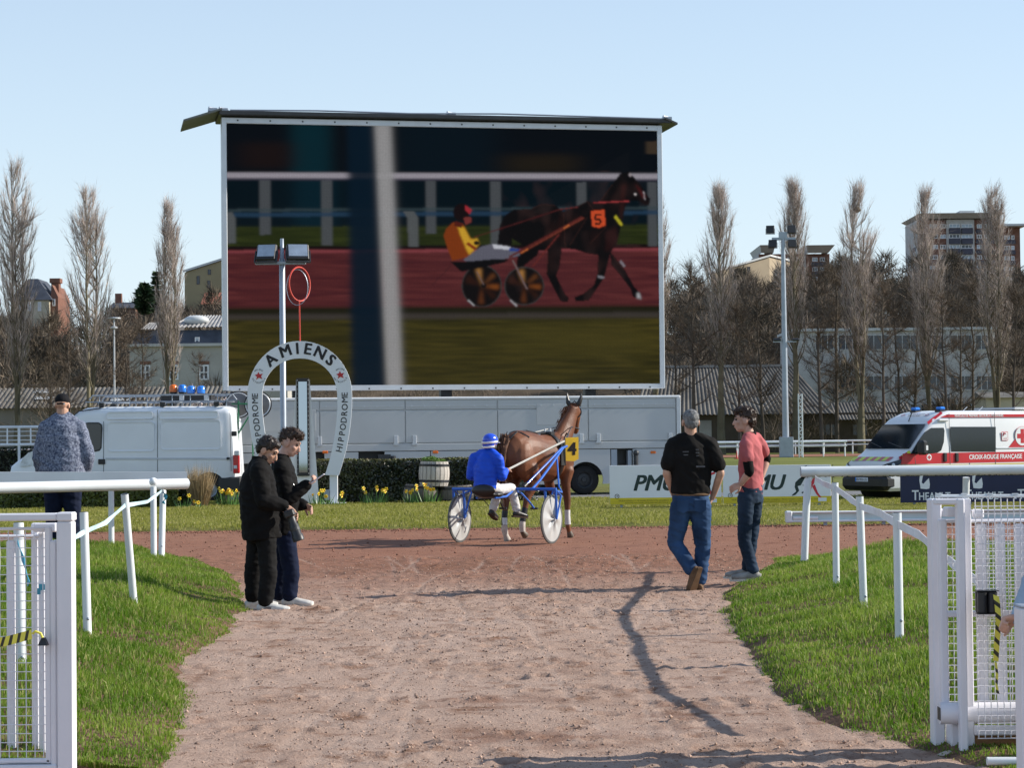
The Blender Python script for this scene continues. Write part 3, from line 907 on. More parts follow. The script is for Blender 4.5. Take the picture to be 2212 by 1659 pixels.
c = at(424, 692, d + 2.4); at_local(MB().sphere(c, (1.35, 0.8, 0.55)).build('dome_light', M_sky_light, t, 60))
f0, f1 = at(300, 710, d).x, at(334, 710, d).x; at_local(corrugated('roof', t, (f0, d + .6, z2 + .05), (f1, d + .6, z2 + .05), (f0 + .6, d + 3, z2 + .9), (f1, d + 3, z2 + .9), 5, 0.1, M_zinc))
for xa in (303.5, 364.5, 430, 500):
    q0, q1, y0_, y1_ = span(xa, 788, xa + 21, 821, d); w = window(t, q0, q1, y0_, y1_, d - .03, M_pane, 0.16, 2, 2); w.location -= L
    q0, q1, y0_, y1_ = span(xa - 1, 780, xa + 22, 787, d); at_local(MB().box((q0, d - .08, y0_), (q1, d - .005, y1_)).build('lintel', M_brick, t))
q0, q1, y0_, y1_ = span(420, 728, 430, 741, d); w = window(t, q0, q1, y0_, y1_, d + .3, M_pane_sky, 0.1); w.location -= L
D0 = 335.0
t = thing('apartment_block', 'tan flat fronted block with sloping roof line cut off by the screen', 'building', at(440, 690, D0)); L = t.location.copy()
a, b, z0, z1 = span(399, 587, 560, 690, D0); zb = at(560, 537, D0).z
mb = MB(); vs = [(a, D0, 0), (b, D0, 0), (b, D0, zb), (a, D0, z1)]; vs += [(x_, y_ + 14, z_) for x_, y_, z_ in vs]
mb.add(vs, [(0, 1, 2, 3), (5, 4, 7, 6), (4, 0, 3, 7), (1, 5, 6, 2), (3, 2, 6, 7)]); at_local(mb.build('wall', mat('ochre_render', (0.31, 0.26, 0.15), 0.9, 0.08, 0.4), t))
mb = MB(); mb.add([(a - .2, D0 - .3, z1), (b, D0 - .3, zb), (b, D0 - .3, zb + .35), (a - .2, D0 - .3, z1 + .35), (a - .2, D0 + 14, z1 + .35), (b, D0 + 14, zb + .35)], [(0, 1, 2, 3), (3, 2, 5, 4)]); at_local(mb.build('roof', M_slab, t))
for (xa, ya, xb, yb) in ((449, 582, 455, 593), (425, 596, 431, 614), (448, 606, 454, 622)):
    q0, q1, y0_, y1_ = span(xa, ya, xb, yb, D0); w = window(t, q0, q1, y0_, y1_, D0 - .03, M_pane, 0.05, fm=M_balcony); w.location -= L
D0 = 300.0
t = thing('villa', 'villa with slate mansard roof and tall brick chimney behind the leftmost poplar', 'house', at(75, 690, D0)); L = t.location.copy()
a, b, z0, z1 = span(25, 648, 106, 690, D0); zt = at(60, 600, D0).z
at_local(MB().box((a, D0, 0), (b, D0 + 10, z1)).build('wall', M_cream, t))
mb = MB(); mb.add([(a - .4, D0 - .4, z1), (b + .5, D0 - .4, z1), (b + .5, D0 + 10.4, z1), (a - .4, D0 + 10.4, z1), (a + 2, D0 + 2, zt), (b - 2.0, D0 + 2, zt), (b - 2.0, D0 + 8, zt), (a + 2, D0 + 8, zt)], [(0, 1, 5, 4), (1, 2, 6, 5), (2, 3, 7, 6), (3, 0, 4, 7), (4, 5, 6, 7)]); at_local(mb.build('roof', M_slate, t))
a, b, z0, z1 = span(101, 600, 117, 690, D0); at_local(MB().box((a, D0 + 3, z0), (b, D0 + 4.4, z1)).box((a - .2, D0 + 2.8, z1 - .5), (b + .2, D0 + 4.6, z1 + .15)).build('chimney', M_brick, t))
a, b, z0, z1 = span(106, 640, 122, 690, D0); zt = at(112, 614, D0).z
mb = MB(); mb.add([(a, D0 + 1, 0), (b, D0 + 1, 0), (b, D0 + 1, z1), ((a + b) / 2 - .3, D0 + 1, zt), (a, D0 + 1, z1), (b, D0 + 9, 0), (b, D0 + 9, z1), ((a + b) / 2 - .3, D0 + 9, zt)], [(0, 1, 2, 3, 4), (1, 5, 6, 2), (2, 6, 7, 3)]); at_local(mb.build('gable_wall', M_brick, t))
q0, q1, y0_, y1_ = span(110, 645, 116, 660, D0); w = window(t, q0, q1, y0_, y1_, D0 + .95, M_pane, 0.12); w.location -= L
for (xa) in (40, 60, 82): q0, q1, y0_, y1_ = span(xa, 652, xa + 7, 672, D0); w = window(t, q0, q1, y0_, y1_, D0 - .03, M_pane, 0.12, 2); w.location -= L

# ------------------------------------------------------------------ bare trees
def bark(name, c, var=0.25, island=0.3): return mat(name, c, 0.9, var, 0.6, spec=0.15, island=island)
M_bark_pop = bark('poplar_bark', (0.145, 0.13, 0.085))
M_twig_pop = bark('poplar_twigs', (0.50, 0.425, 0.38))
M_bark_dark = bark('alder_bark', (0.085, 0.072, 0.058))
M_twig_dark = bark('alder_twigs', (0.125, 0.097, 0.072))
M_twig_mass = mat('woodland_twigs', (0.115, 0.097, 0.07), 0.95, 0.25, 0.06, spec=0.1, col2=(0.225, 0.18, 0.14), island=0.4, detail=6)
def twig_mesh(B, T, W):
    """Thin tapering slivers from base points B to tips T."""
    k = len(B)
    d = T - B
    r = rng.normal(size=(k, 3))
    s = np.cross(d, r); s /= np.maximum(np.linalg.norm(s, axis=1, keepdims=True), 1e-9)
    s *= np.asarray(W).reshape(-1, 1) * 0.5
    V = np.stack([B - s, B + s, T], 1).reshape(-1, 3)
    return V, np.arange(3 * k)
class TreeGen:
    def __init__(s): s.limbs, s.B, s.T, s.W = [], [], [], []
    def limb(s, pts, r0, r1):
        n = len(pts)
        s.limbs.append((pts, [r0 + (r1 - r0) * i / (n - 1) for i in range(n)]))
    def twigs_on(s, pts, n, length, up, spread, w, t0=0.2):
        P = np.array([list(p) for p in pts]); m = len(P) - 1
        t = t0 + (1 - t0) * rng.random(n)
        i = np.minimum((t * m).astype(int), m - 1); f = (t * m - i)[:, None]
        B = P[i] * (1 - f) + P[i + 1] * f
        ax = P[i + 1] - P[i]; ax /= np.maximum(np.linalg.norm(ax, axis=1, keepdims=True), 1e-9)
        D = ax * up + rng.normal(size=(n, 3)) * spread + np.array([0, 0, 0.35 * up])
        D /= np.linalg.norm(D, axis=1, keepdims=True)
        L_ = length * rng.uniform(0.4, 1.0, (n, 1))
        T = B + D * L_
        s.B.append(B); s.T.append(T); s.W.append(np.full(n, w))
        # side shoots on each twig
        k = rng.random(n) < 0.8
        f2 = rng.uniform(0.3, 0.9, (n, 1)); B2 = B + D * L_ * f2
        D2 = D + rng.normal(size=(n, 3)) * spread * 0.9; D2 /= np.linalg.norm(D2, axis=1, keepdims=True)
        s.B.append(B2[k]); s.T.append((B2 + D2 * L_ * 0.6)[k]); s.W.append(np.full(k.sum(), w * 0.7))
    def meshes(s):
        mb = MB()
        for p, r in s.limbs: mb.tube(p, r, 5, cap=False)
        a = mb.mesh('trunk'); shade(a, 180)
        V, F = twig_mesh(np.concatenate(s.B), np.concatenate(s.T), np.concatenate(s.W))
        o = raw_mesh('crown', V, F, 3); b = o.data; bpy.data.objects.remove(o)
        return a, b
def poplar(h, w, seed, leaders=2, limbs=80, twigs=70):
    rd = random.Random(seed); g = TreeGen()
    prof = lambda t: float(np.interp(t, [0, .2, .4, .58, .74, .87, .95, 1.0], [.12, .32, .66, .95, 1.0, .80, .52, .14]))
    trunk = []
    off = [(0, 0)] if leaders == 1 else [(w * 0.16 * math.cos(k * 2.4 + seed), w * 0.16 * math.sin(k * 2.4 + seed)) for k in range(leaders)]
    fork = h * rd.uniform(0.10, 0.2)
    g.limb([Vector((0, 0, -0.3)), Vector((0.05, 0, fork * .5)), Vector((0, 0, fork))], 0.40, 0.30)
    for k, (ox, oy) in enumerate(off):
        top = h * (1.0 if k == 0 else rd.uniform(0.80, 0.95))
        pts = [Vector((ox * min(1, j / 5) + rd.gauss(0, .05), oy * min(1, j / 5) + rd.gauss(0, .05), fork + (top - fork) * j / 12)) for j in range(13)]
        g.limb(pts, 0.28 if leaders == 1 else 0.2, 0.012)
        trunk.append((pts, top))
    for i in range(limbs):
        pts0, top = trunk[i % len(trunk)]
        t = rd.uniform(0.08, 0.95) ** 0.8
        z = fork + (top - fork) * t
        j = min(11, int(t * 12)); f = t * 12 - j
        p = pts0[j].lerp(pts0[j + 1], f)
        a = rd.uniform(0, 2 * math.pi); L_ = h * rd.uniform(0.12, 0.25) * (1.15 - 0.70 * t)
        zt = min(top * 0.985, z + L_)
        rr = w / 2 * prof(zt / h) * math.sqrt(rd.uniform(0.12, 1.0))
        q = Vector((rr * math.cos(a), rr * math.sin(a), zt))
        if (q - p).length < 0.3: continue
        mid = p.lerp(q, 0.45) + Vector(((q.x - p.x) * 0.22, (q.y - p.y) * 0.22, -0.15 * L_ * 0.2))
        pts = [p, mid, q]
        g.limb(pts, 0.065 * (1.2 - t), 0.012)
        g.twigs_on(pts, twigs, 1.4, 1.0, 0.28, 0.026, 0.1)
    for pts0, top in trunk: g.twigs_on(pts0, twigs * 5, 1.1, 1.0, 0.30, 0.026, 0.25)
    return g.meshes()
def bare_tree(h, w, seed, limbs=34, twigs=60, wid=0.03):
    rd = random.Random(seed); g = TreeGen()
    lean = rd.uniform(-0.05, 0.05)
    tp = [Vector((lean * h * (j / 8) + rd.gauss(0, .05 * j / 4), rd.gauss(0, .05 * j / 4), h * j / 8 - (0.3 if j == 0 else 0))) for j in range(9)]
    g.limb(tp, 0.17, 0.015)
    for i in range(limbs):
        t = rd.uniform(0.22, 0.95); j = min(7, int(t * 8)); p = tp[j].lerp(tp[j + 1], t * 8 - j)
        a = rd.uniform(0, 2 * math.pi); L_ = w / 2 * (1.25 - t) * rd.uniform(0.6, 1.2)
        q = p + Vector((math.cos(a) * L_, math.sin(a) * L_, L_ * rd.uniform(0.35, 1.0)))
        mid = p.lerp(q, 0.5) + Vector((rd.gauss(0, .1), rd.gauss(0, .1), -0.1 * L_))
        g.limb([p, mid, q], 0.05 * (1.2 - t), 0.01)
        g.twigs_on([p, mid, q], twigs, 1.3, 0.7, 0.5, wid, 0.1)
    g.twigs_on(tp, twigs * 3, 1.0, 0.7, 0.6, wid, 0.35)
    return g.meshes()
def plant_tree(name, label, cat, loc, ms, mt, mc, group=None, rz=0.0, sc=1.0):
    t = thing(name, label, cat, loc, rz, group)
    t.scale = (sc, sc, sc)
    a, b = ms
    if not a.materials: a.materials.append(mt)
    if not b.materials: b.materials.append(mc)
    link('trunk', a, t); c = link('crown', b, t)
    return t
POP = [  # photo x, top y, crown width px, distance, leaders, label
    (33, 350, 92, 186, 3, 'tallest bare poplar at the picture edge behind the man in a cap'),
    (190, 412, 108, 186, 2, 'forked bare poplar standing left of the thin lamp post'),
    (364, 440, 66, 188, 2, 'slender bare poplar just left of the giant screen'),
    (1414, 415, 76, 190, 1, 'bare poplar half hidden by the screen edge'),
    (1554, 408, 84, 184, 1, 'bare poplar between the screen and the floodlight mast'),
    (1716, 400, 76, 186, 1, 'bare poplar right behind the floodlight mast'),
    (1856, 402, 90, 184, 2, 'bare poplar with a bird nest right of the floodlight mast'),
    (2003, 412, 82, 186, 2, 'bare poplar in front of the left half of the tallest tower'),
    (2150, 408, 84, 188, 2, 'bare poplar in front of the right end of the tallest tower'),
]
for i, (px, ty, wpx, d, ld, lab) in enumerate(POP):
    base = at(px + 4, 960, d); base.z = 0.0
    h = at(px, ty, d).z; w = wpx / FPX * d * 1.05
    plant_tree('poplar_tree', lab, 'tree', base, poplar(h, w, 100 + i, ld, 140 if i else 170, 42), M_bark_pop, M_twig_pop, 'bare poplars along the back straight', rng.uniform(0, 6))
    if i == 6:
        c = at(1850, 453, d); mb = MB().sphere((0, 0, 0), (0.34, 0.34, 0.26), 8, 6)
        tag(link('bird_nest', mb.mesh('bird_nest'), None, M_twig_dark), 'dark round bird nest high in a poplar', 'nest').location = c
ALD = [(1462, 640, 188, 'thin bare tree leaning beside the right edge of the screen'), (1500, 560, 182, 'thin bare tree left of the poplar between screen and mast'), (1598, 640, 180, 'thin bare tree right behind the pink shirt'),
       (1650, 600, 187, 'thin dark tree just left of the floodlight mast'), (1776, 560, 182, 'dark bare tree with ivy right of the lattice mast'), (1808, 545, 190, 'dark bare tree close left of the nest poplar'),
       (1908, 600, 180, 'dark bare tree close right of the nest poplar'), (1945, 630, 186, 'thin bare tree behind the front of the ambulance'), (1972, 600, 195, 'thin bare tree in front of the white building windows'),
       (2048, 610, 182, 'dark bare tree in front of the tower balconies'), (2075, 640, 186, 'slim bare tree behind the ambulance blue lamps'), (2102, 600, 192, 'dark bare tree between the two poplars by the tall tower'),
       (2186, 600, 184, 'dark bare tree at the picture edge beside the tall tower'),
       (152, 690, 182, 'pale thin tree left of the forked poplar'), (268, 700, 182, 'small bare tree beside the thin lamp post'), (110, 660, 192, 'dark bare tree between the two tall poplars'), (430, 760, 205, 'small bare tree in front of the grey house wall'), (312, 690, 192, 'dark bare tree in front of the grey house window')]
variants = [bare_tree(14, 5.6, 300 + k, 34, 40, .026) for k in range(5)]
for i, (px, ty, d, lab) in enumerate(ALD):
    base = at(px, 960, d); base.z = 0.0
    sc = at(px, ty, d).z / 14.0
    plant_tree('bare_tree', lab, 'tree', base, variants[i % 5], M_bark_dark, M_twig_dark, 'bare trees along the back straight', rng.uniform(0, 6), sc)
# woodland that reads as one mass
Bs, Ts, Ws = [], [], []
def wood_clump(x, y, z, h, w, n, wid):
    t = rng.random(n) ** 0.7
    a = rng.uniform(0, 2 * np.pi, n)
    rr = w / 2 * np.sqrt(rng.random(n)) * np.sin(np.pi * np.clip(t * 0.85 + 0.12, 0, 1))
    B = np.stack([x + rr * np.cos(a), y + rr * np.sin(a), z + h * t], -1)
    D = np.stack([np.cos(a) * 0.5, np.sin(a) * 0.5, np.full(n, 0.9)], -1) + rng.normal(size=(n, 3)) * 0.55
    D /= np.linalg.norm(D, axis=1, keepdims=True)
    Bs.append(B); Ts.append(B + D * rng.uniform(0.6, 2.4, (n, 1))); Ws.append(np.full(n, wid))
for k in range(520):
    y = 226 + 130 * rng.random()
    x = rng.uniform(-0.27, 0.27) * y
    if -0.125 * y < x < 0.06 * y: continue
    h = rng.uniform(5, 9.5)
    wood_clump(x, y, float(hill_z(x, y)), h, rng.uniform(4.5, 8), 700, 0.13)
for k in range(40):                      # scrub between the trunks on the back straight
    x = rng.uniform(-0.26, 0.26) * 196
    if x > 0 and k % 2: continue
    wood_clump(x, rng.uniform(190, 204), 0, rng.uniform(2, 5) if x > 0 else rng.uniform(5, 9), rng.uniform(3, 6), 300, 0.04)
V, F = twig_mesh(np.concatenate(Bs), np.concatenate(Ts), np.concatenate(Ws))
tag(raw_mesh('woodland', V, F, 3, M_twig_mass), 'dense brown leafless woodland covering the hillside', 'woodland', kind='stuff')
# evergreens
M_needle = mat('evergreen_leaves', (0.045, 0.075, 0.035), 0.8, 0.3, 0.8, spec=0.2, island=0.5)
def evergreen(label, px, ty, by, d, wpx, cone=False):
    top, bot = at(px, ty, d), at(px, by, d)
    h, w = top.z - bot.z, wpx / FPX * d
    t = thing('evergreen_tree', label, 'tree', (bot.x, d, bot.z - 2.0), 0, 'evergreens on the hillside')
    MB().tube([(0, 0, -2), (0, 0, h * .5 + 2), (0, 0, h + 1.6)], [0.3, 0.2, 0.03], 6).build('trunk', M_bark_dark, t)
    n = 2600
    tt = rng.random(n); a = rng.uniform(0, 2 * np.pi, n)
    lob = 0.75 + 0.35 * np.sin(a * 3 + 7 * tt * 2) * rng.random(n)
    rr = w / 2 * np.sqrt(rng.random(n)) * ((1 - tt) ** 0.8 if cone else np.sin(np.pi * (tt * 0.85 + 0.1))) * lob
    if cone: tt = np.floor(tt * 9) / 9 + rng.random(n) * 0.06
    B = np.stack([rr * np.cos(a), rr * np.sin(a), 1.2 + h * tt], -1)
    T = B + np.stack([np.cos(a), np.sin(a), rng.uniform(-0.3, 0.4, n)], -1) * rng.uniform(0.3, 0.7, (n, 1))
    V, F = twig_mesh(B, T, np.full(n, 0.35))
    raw_mesh('crown', V, F, 3, M_needle, t)
evergreen('dark rounded evergreen left of the slender poplar', 312, 600, 665, 285, 44)
evergreen('pointed dark cedar behind the slender poplar', 338, 572, 660, 290, 34, True)
evergreen('dark evergreen between the nest poplar and the tallest tower', 1925, 592, 660, 350, 40)
evergreen('dark bushy evergreen behind the nest poplar', 1890, 610, 670, 340, 50)
evergreen('dark evergreen below the right end of the tallest tower', 2190, 596, 660, 350, 46)
# blossom
t = thing('blossom_bush', 'small bush with pale pink blossom beside the screen leg', 'bush', (at(452, 840, 192).x, 192, 0), 0)
g = TreeGen()
for k in range(14):
    a = k * 0.45; p = Vector((0, 0, -.1)); q = Vector((1.6 * math.cos(a), 1.0 * math.sin(a), rng.uniform(4.5, 6.6)))
    g.limb([p, p.lerp(q, .5), q], 0.05, 0.01); g.twigs_on([p, p.lerp(q, .5), q], 40, 0.6, 0.5, 0.6, 0.03, 0.5)
a, b = g.meshes(); a.materials.append(M_bark_dark); b.materials.append(M_bark_dark); link('trunk', a, t); link('crown', b, t)
B = np.concatenate(g.T)[:560]; V, F = twig_mesh(B, B + rng.normal(size=B.shape) * 0.12, np.full(len(B), 0.16))
raw_mesh('blossoms', V, F, 3, mat('blossom', (0.75, 0.62, 0.60), 0.8, 0.1, 2), t)
# ================================================================== GIANT SCREEN AND TRAILER
M_alu = mat('brushed_aluminium', (0.55, 0.57, 0.60), 0.4, 0.05, 3, metal=0.55)
M_white_paint = mat('white_paint', (0.78, 0.79, 0.80), 0.45, 0.04, 4)
M_trailer = mat('trailer_grey', (0.50, 0.51, 0.51), 0.42, 0.05, 0.8, spec=0.5)
M_dark_metal = mat('dark_metal', (0.03, 0.032, 0.036), 0.5, 0.2, 4)
M_rubber = mat('tyre_rubber', (0.022, 0.022, 0.023), 0.8, 0.15, 8, spec=0.3)
M_steel = mat('galvanised_steel', (0.34, 0.38, 0.44), 0.45, 0.08, 3, metal=0.5)
M_orange_lens = mat('orange_lens', (0.75, 0.16, 0.02), 0.2, 0.05, 5)
M_black_plastic = mat('black_plastic', (0.018, 0.018, 0.02), 0.45, 0.1, 6)

bl, br = at(484, 838, 55.9), at(1433, 836, 58.2)
SZ0, SZ1 = 2.93, 10.07
SU = Vector((br.x - bl.x, br.y - bl.y, 0)); SW = SU.length; SU.normalize()
srz = math.atan2(SU.y, SU.x)
scr = thing('giant_screen', 'giant outdoor video screen in a pale frame showing a trotting race', 'screen', (bl.x, bl.y, 0), srz)
SH = SZ1 - SZ0
# --- the running picture
PW, PH = 560, 350
img = np.zeros((PH, PW, 3))
gx_, gy_ = np.meshgrid(210 + 1840 * (np.arange(PW) + .5) / PW, np.arange(PH) + .5)
yt_ = 105 + 45 * (gx_ - 210) / 1840
gy_ = yt_ + gy_ / PH * (1243 - yt_)               # picture coordinates of every pixel
def lin(c): c = np.array(c) / 255.0; return np.where(c <= 0.04045, c / 12.92, ((c + 0.055) / 1.055) ** 2.4)
def mask_poly(pts):
    inside = np.zeros(gx_.shape, bool); n = len(pts)
    for i in range(n):
        (xa, ya), (xb, yb) = pts[i], pts[(i + 1) % n]
        if ya == yb: continue
        c = ((ya > gy_) != (yb > gy_)) & (gx_ < (xb - xa) * (gy_ - ya) / (yb - ya) + xa)
        inside ^= c
    return inside.astype(float)
def blur(a, kx, ky=0):
    for ax, k in ((1, kx), (0, ky)):
        if k:
            w = np.exp(-0.5 * (np.arange(-3 * k, 3 * k + 1) / k) ** 2); w /= w.sum()
            p = np.pad(a, [(0, 0)] * ax + [(3 * k, 3 * k)] + [(0, 0)] * (1 - ax), mode='edge')
            a = np.apply_along_axis(lambda q: np.convolve(q, w, 'valid'), ax, p)
    return a
def put(m, c, a=1.0):
    global img
    m = (m * a)[..., None]
    img = img * (1 - m) + lin(c) * m
def rect(x0, y0, x1, y1, c, a=1.0, b=0, by=0):
    m = ((gx_ >= x0) & (gx_ <= x1) & (gy_ >= y0) & (gy_ <= y1)).astype(float)
    put(blur(m, b, by) if b or by else m, c, a)
def pl5(pts, c, a=1.0, b=0):                       # polygon measured on the close view of the horse
    m = mask_poly([(964.2 + x * .5026, 283.6 + y * .5026) for x, y in pts]); put(blur(m, b, b) if b else m, c, a)
def el5(cx, cy, rx, ry, c, a=1.0, b=0):
    m = ((((gx_ - 964.2) / .5026 - cx) / rx) ** 2 + (((gy_ - 283.6) / .5026 - cy) / ry) ** 2 < 1).astype(float); put(blur(m, b, b) if b else m, c, a)
def ln5(p, q, w, c, a=1.0):
    d = Vector((q[0] - p[0], q[1] - p[1])).normalized(); nx, ny = -d.y * w / 2, d.x * w / 2
    pl5([(p[0] + nx, p[1] + ny), (q[0] + nx, q[1] + ny), (q[0] - nx, q[1] - ny), (p[0] - nx, p[1] - ny)], c, a)
streak = np.cumsum(rng.normal(size=(PH, PW)), 1); streak = blur(rng.random((PH, PW)), 14, 1); streak = (streak - streak.mean()) / streak.std()
rect(0, 0, 3000, 3000, (7, 13, 20))
rect(480, 0, 640, 320, (5, 44, 54), 0.9, 8); rect(900, 0, 1340, 320, (6, 22, 32), 0.8, 18); rect(1380, 250, 1700, 325, (48, 38, 20), 0.55, 16, 4); rect(270, 190, 480, 300, (40, 22, 14), 0.5, 12, 4); rect(2000, 195, 2050, 250, (80, 66, 50), 0.7, 2)
rect(200, 350, 2060, 560, (4, 20, 28)); rect(490, 355, 660, 560, (5, 38, 50), 0.8, 8); rect(200, 556, 2060, 645, (38, 46, 16), 1, 0, 2)
put(np.clip(0.25 + 0.2 * streak, 0, 1) * ((gy_ > 556) & (gy_ < 640)), (58, 66, 26))
rect(200, 640, 2060, 658, (22, 12, 11)); rect(200, 656, 2060, 912, (90, 40, 42)); rect(200, 657, 2060, 670, (150, 72, 78), 0.8, 0, 1)
put(np.clip(0.30 * streak, 0, 0.6) * ((gy_ > 668) & (gy_ < 905)), (70, 28, 36)); put(np.clip(-0.30 * streak, 0, 0.6) * ((gy_ > 668) & (gy_ < 905)), (112, 54, 54))
rect(200, 905, 2060, 940, (33, 31, 14), 1, 0, 2); rect(200, 934, 2060, 962, (68, 62, 57), 1, 0, 2); rect(200, 958, 2060, 1300, (62, 57, 21), 1, 0, 2)
put(np.clip(0.28 * streak, 0, 0.6) * (gy_ > 962), (38, 36, 13)); put(np.clip(-0.28 * streak, 0, 0.6) * (gy_ > 962), (86, 76, 30)); rect(1400, 1000, 2060, 1110, (84, 76, 30), 0.5, 30, 8)
for (x0, x1, y0, y1) in ((345, 391, 352, 590), (600, 648, 352, 636), (1040, 1084, 360, 590), (1317, 1362, 365, 640), (1692, 1734, 370, 560), (2003, 2046, 372, 648)): rect(x0, y0, x1, y1, (82, 86, 90), 0.95, 1)
rect(200, 478, 2060, 488, (60, 76, 82), 0.8, 0, 1); rect(200, 494, 2060, 512, (38, 66, 92), 0.85, 0, 1)
for pts in ([(945, 492), (990, 490), (1008, 520), (1008, 645), (966, 645), (962, 520)], [(210, 492), (232, 490), (246, 520), (246, 627), (210, 627)]): put(blur(mask_poly(pts), 1), (92, 96, 98), 0.95)
rail_m = np.clip(1 - np.abs((gy_ - (332 + 16 * (gx_ - 210) / 1840)) / 17.0) ** 3, 0, 1); put(rail_m, (168, 162, 172)); put(np.clip(1 - np.abs((gy_ - (347 + 16 * (gx_ - 210) / 1840)) / 8.0), 0, 1), (70, 66, 82), 0.9)
# horse, driver and cart in the picture
DK = (11, 8, 9)
pl5([(925, 900), (930, 800), (1000, 740), (1130, 730), (1100, 800), (1010, 870), (960, 910)], DK)
pl5([(760, 705), (780, 540), (830, 450), (900, 405), (1040, 398), (1060, 560), (900, 560), (880, 720)], (14, 10, 11))
pl5([(780, 580), (850, 450), (1030, 405), (1060, 395), (1150, 355), (1260, 368), (1330, 425), (1450, 378), (1530, 338), (1640, 350), (1760, 190), (1830, 100), (1900, 82), (1950, 130), (2010, 200), (2050, 262), (2092, 320), (2082, 372), (2045, 372), (1985, 332), (1900, 335), (1868, 400), (1845, 500), (1815, 620), (1795, 700), (1740, 775), (1640, 802), (1540, 785), (1430, 752), (1340, 740), (1190, 760), (1050, 760), (960, 700), (860, 640)], DK)
pl5([(1190, 735), (1315, 735), (1292, 900), (1262, 975), (1335, 1130), (1370, 1170), (1358, 1202), (1300, 1196), (1245, 1095), (1180, 960), (1192, 850)], DK)
pl5([(1632, 780), (1740, 770), (1692, 950), (1668, 1012), (1572, 1150), (1540, 1190), (1430, 1198), (1420, 1162), (1500, 1130), (1590, 1058), (1622, 960)], DK)
pl5([(1735, 770), (1800, 850), (1862, 930), (1940, 1070), (1990, 1128), (2002, 1182), (1930, 1162), (1908, 1090), (1826, 980), (1742, 880)], (16, 11, 13))
pl5([(1700, 600), (1790, 560), (1800, 660), (1750, 760), (1690, 770)], (46, 16, 16), 0.7, 2); pl5([(1840, 200), (1880, 190), (1860, 400), (1820, 520)], (60, 22, 18), 0.6, 2); pl5([(1960, 190), (2000, 230), (2060, 300), (2030, 320)], (96, 34, 34), 0.7, 1); pl5([(1300, 430), (1330, 480), (1310, 720), (1280, 600)], (44, 18, 16), 0.6, 2)
pl5([(1140, 360), (1250, 372), (1200, 430), (1060, 430)], (40, 34, 34), 0.5, 2)
for q in ([(1350, 470), (1440, 430), (1500, 520), (1400, 600)], [(1180, 520), (1280, 500), (1300, 640), (1200, 700)], [(1560, 600), (1660, 580), (1640, 740), (1560, 740)], [(1760, 300), (1820, 240), (1800, 380), (1740, 420)], [(1210, 780), (1250, 780), (1225, 940), (1200, 930)], [(1650, 820), (1680, 820), (1660, 940), (1635, 950)]): pl5(q, (40, 20, 17), .55, 4)
for p_, q_ in (((1060, 398), (1150, 358)), ((1150, 358), (1260, 372)), ((1640, 352), (1760, 195)), ((1460, 380), (1530, 342)), ((1190, 760), (1182, 950)), ((1740, 790), (1850, 930)), ((1535, 330), (1700, 560)), ((1700, 560), (1560, 700)), ((1330, 440), (1345, 735)), ((1380, 720), (1540, 470))): ln5(p_, q_, 7, (70, 40, 34), .5)
pl5([(1985, 1125), (2003, 1180), (1965, 1172), (1962, 1130)], (190, 190, 195), 0.9, 1); ln5((1820, 850), (1860, 900), 22, (150, 150, 160), 0.7); ln5((1625, 985), (1680, 995), 22, (150, 150, 160), 0.7); ln5((1780, 465), (1840, 545), 26, (200, 190, 50), 0.9)
pl5([(1572, 420), (1690, 410), (1696, 545), (1640, 566), (1578, 552)], (221, 84, 44)); 
for p, q in (((1605, 455), (1662, 452)), ((1610, 455), (1606, 495)), ((1606, 495), (1650, 492)), ((1650, 492), (1656, 520)), ((1656, 515), (1640, 535)), ((1642, 533), (1604, 530))): ln5(p, q, 15, (12, 10, 10))
for (cx, cy, rx, ry) in ((622, 1060, 172, 182), (986, 1062, 172, 166)):
    el5(cx, cy, rx, ry, (60, 58, 58)); el5(cx, cy, rx - 10, ry - 10, (16, 12, 12))
    for k, (a0, a1, col, al) in enumerate(((250, 268, (222, 158, 84), .9), (312, 326, (150, 88, 40), .7), (84, 102, (118, 64, 30), .9), (355, 372, (200, 110, 40), .6), (30, 50, (70, 34, 14), .6), (190, 222, (62, 30, 16), .8))):
        pl5([(cx, cy)] + [(cx + rx * .84 * math.cos(R(a0 + (a1 - a0) * j / 4)), cy + ry * .84 * math.sin(R(a0 + (a1 - a0) * j / 4))) for j in range(5)], col, al * .75, 2)
    el5(cx + 18, cy - 4, 22, 22, (20, 16, 14)); ln5((cx - 120, cy + 120), (cx - 65, cy + 172), 14, (190, 190, 195), .7)
pl5([(300, 620), (330, 560), (390, 508), (470, 530), (525, 640), (600, 690), (560, 752), (500, 812), (372, 842), (335, 740)], (136, 60, 18)); pl5([(418, 536), (478, 556), (530, 660), (590, 650), (604, 700), (520, 795), (492, 740), (440, 610)], (226, 176, 52), .95, 1); ln5((500, 690), (570, 740), 26, (140, 52, 20))
el5(455, 425, 70, 74, (24, 12, 14)); pl5([(485, 360), (545, 405), (525, 440), (490, 410)], (176, 48, 58)); pl5([(470, 470), (535, 465), (540, 510), (490, 535)], (128, 56, 52)); pl5([(400, 500), (470, 520), (450, 560), (390, 540)], (90, 30, 20))
pl5([(465, 835), (620, 720), (720, 698), (930, 738), (955, 800), (800, 832), (520, 862)], (104, 104, 118)); pl5([(715, 700), (872, 724), (862, 750), (730, 738)], (214, 216, 226)); pl5([(860, 735), (950, 745), (930, 765), (860, 760)], (40, 70, 150))
pl5([(355, 850), (480, 850), (720, 830), (860, 830), (820, 860), (620, 900), (450, 935)], (12, 10, 12))
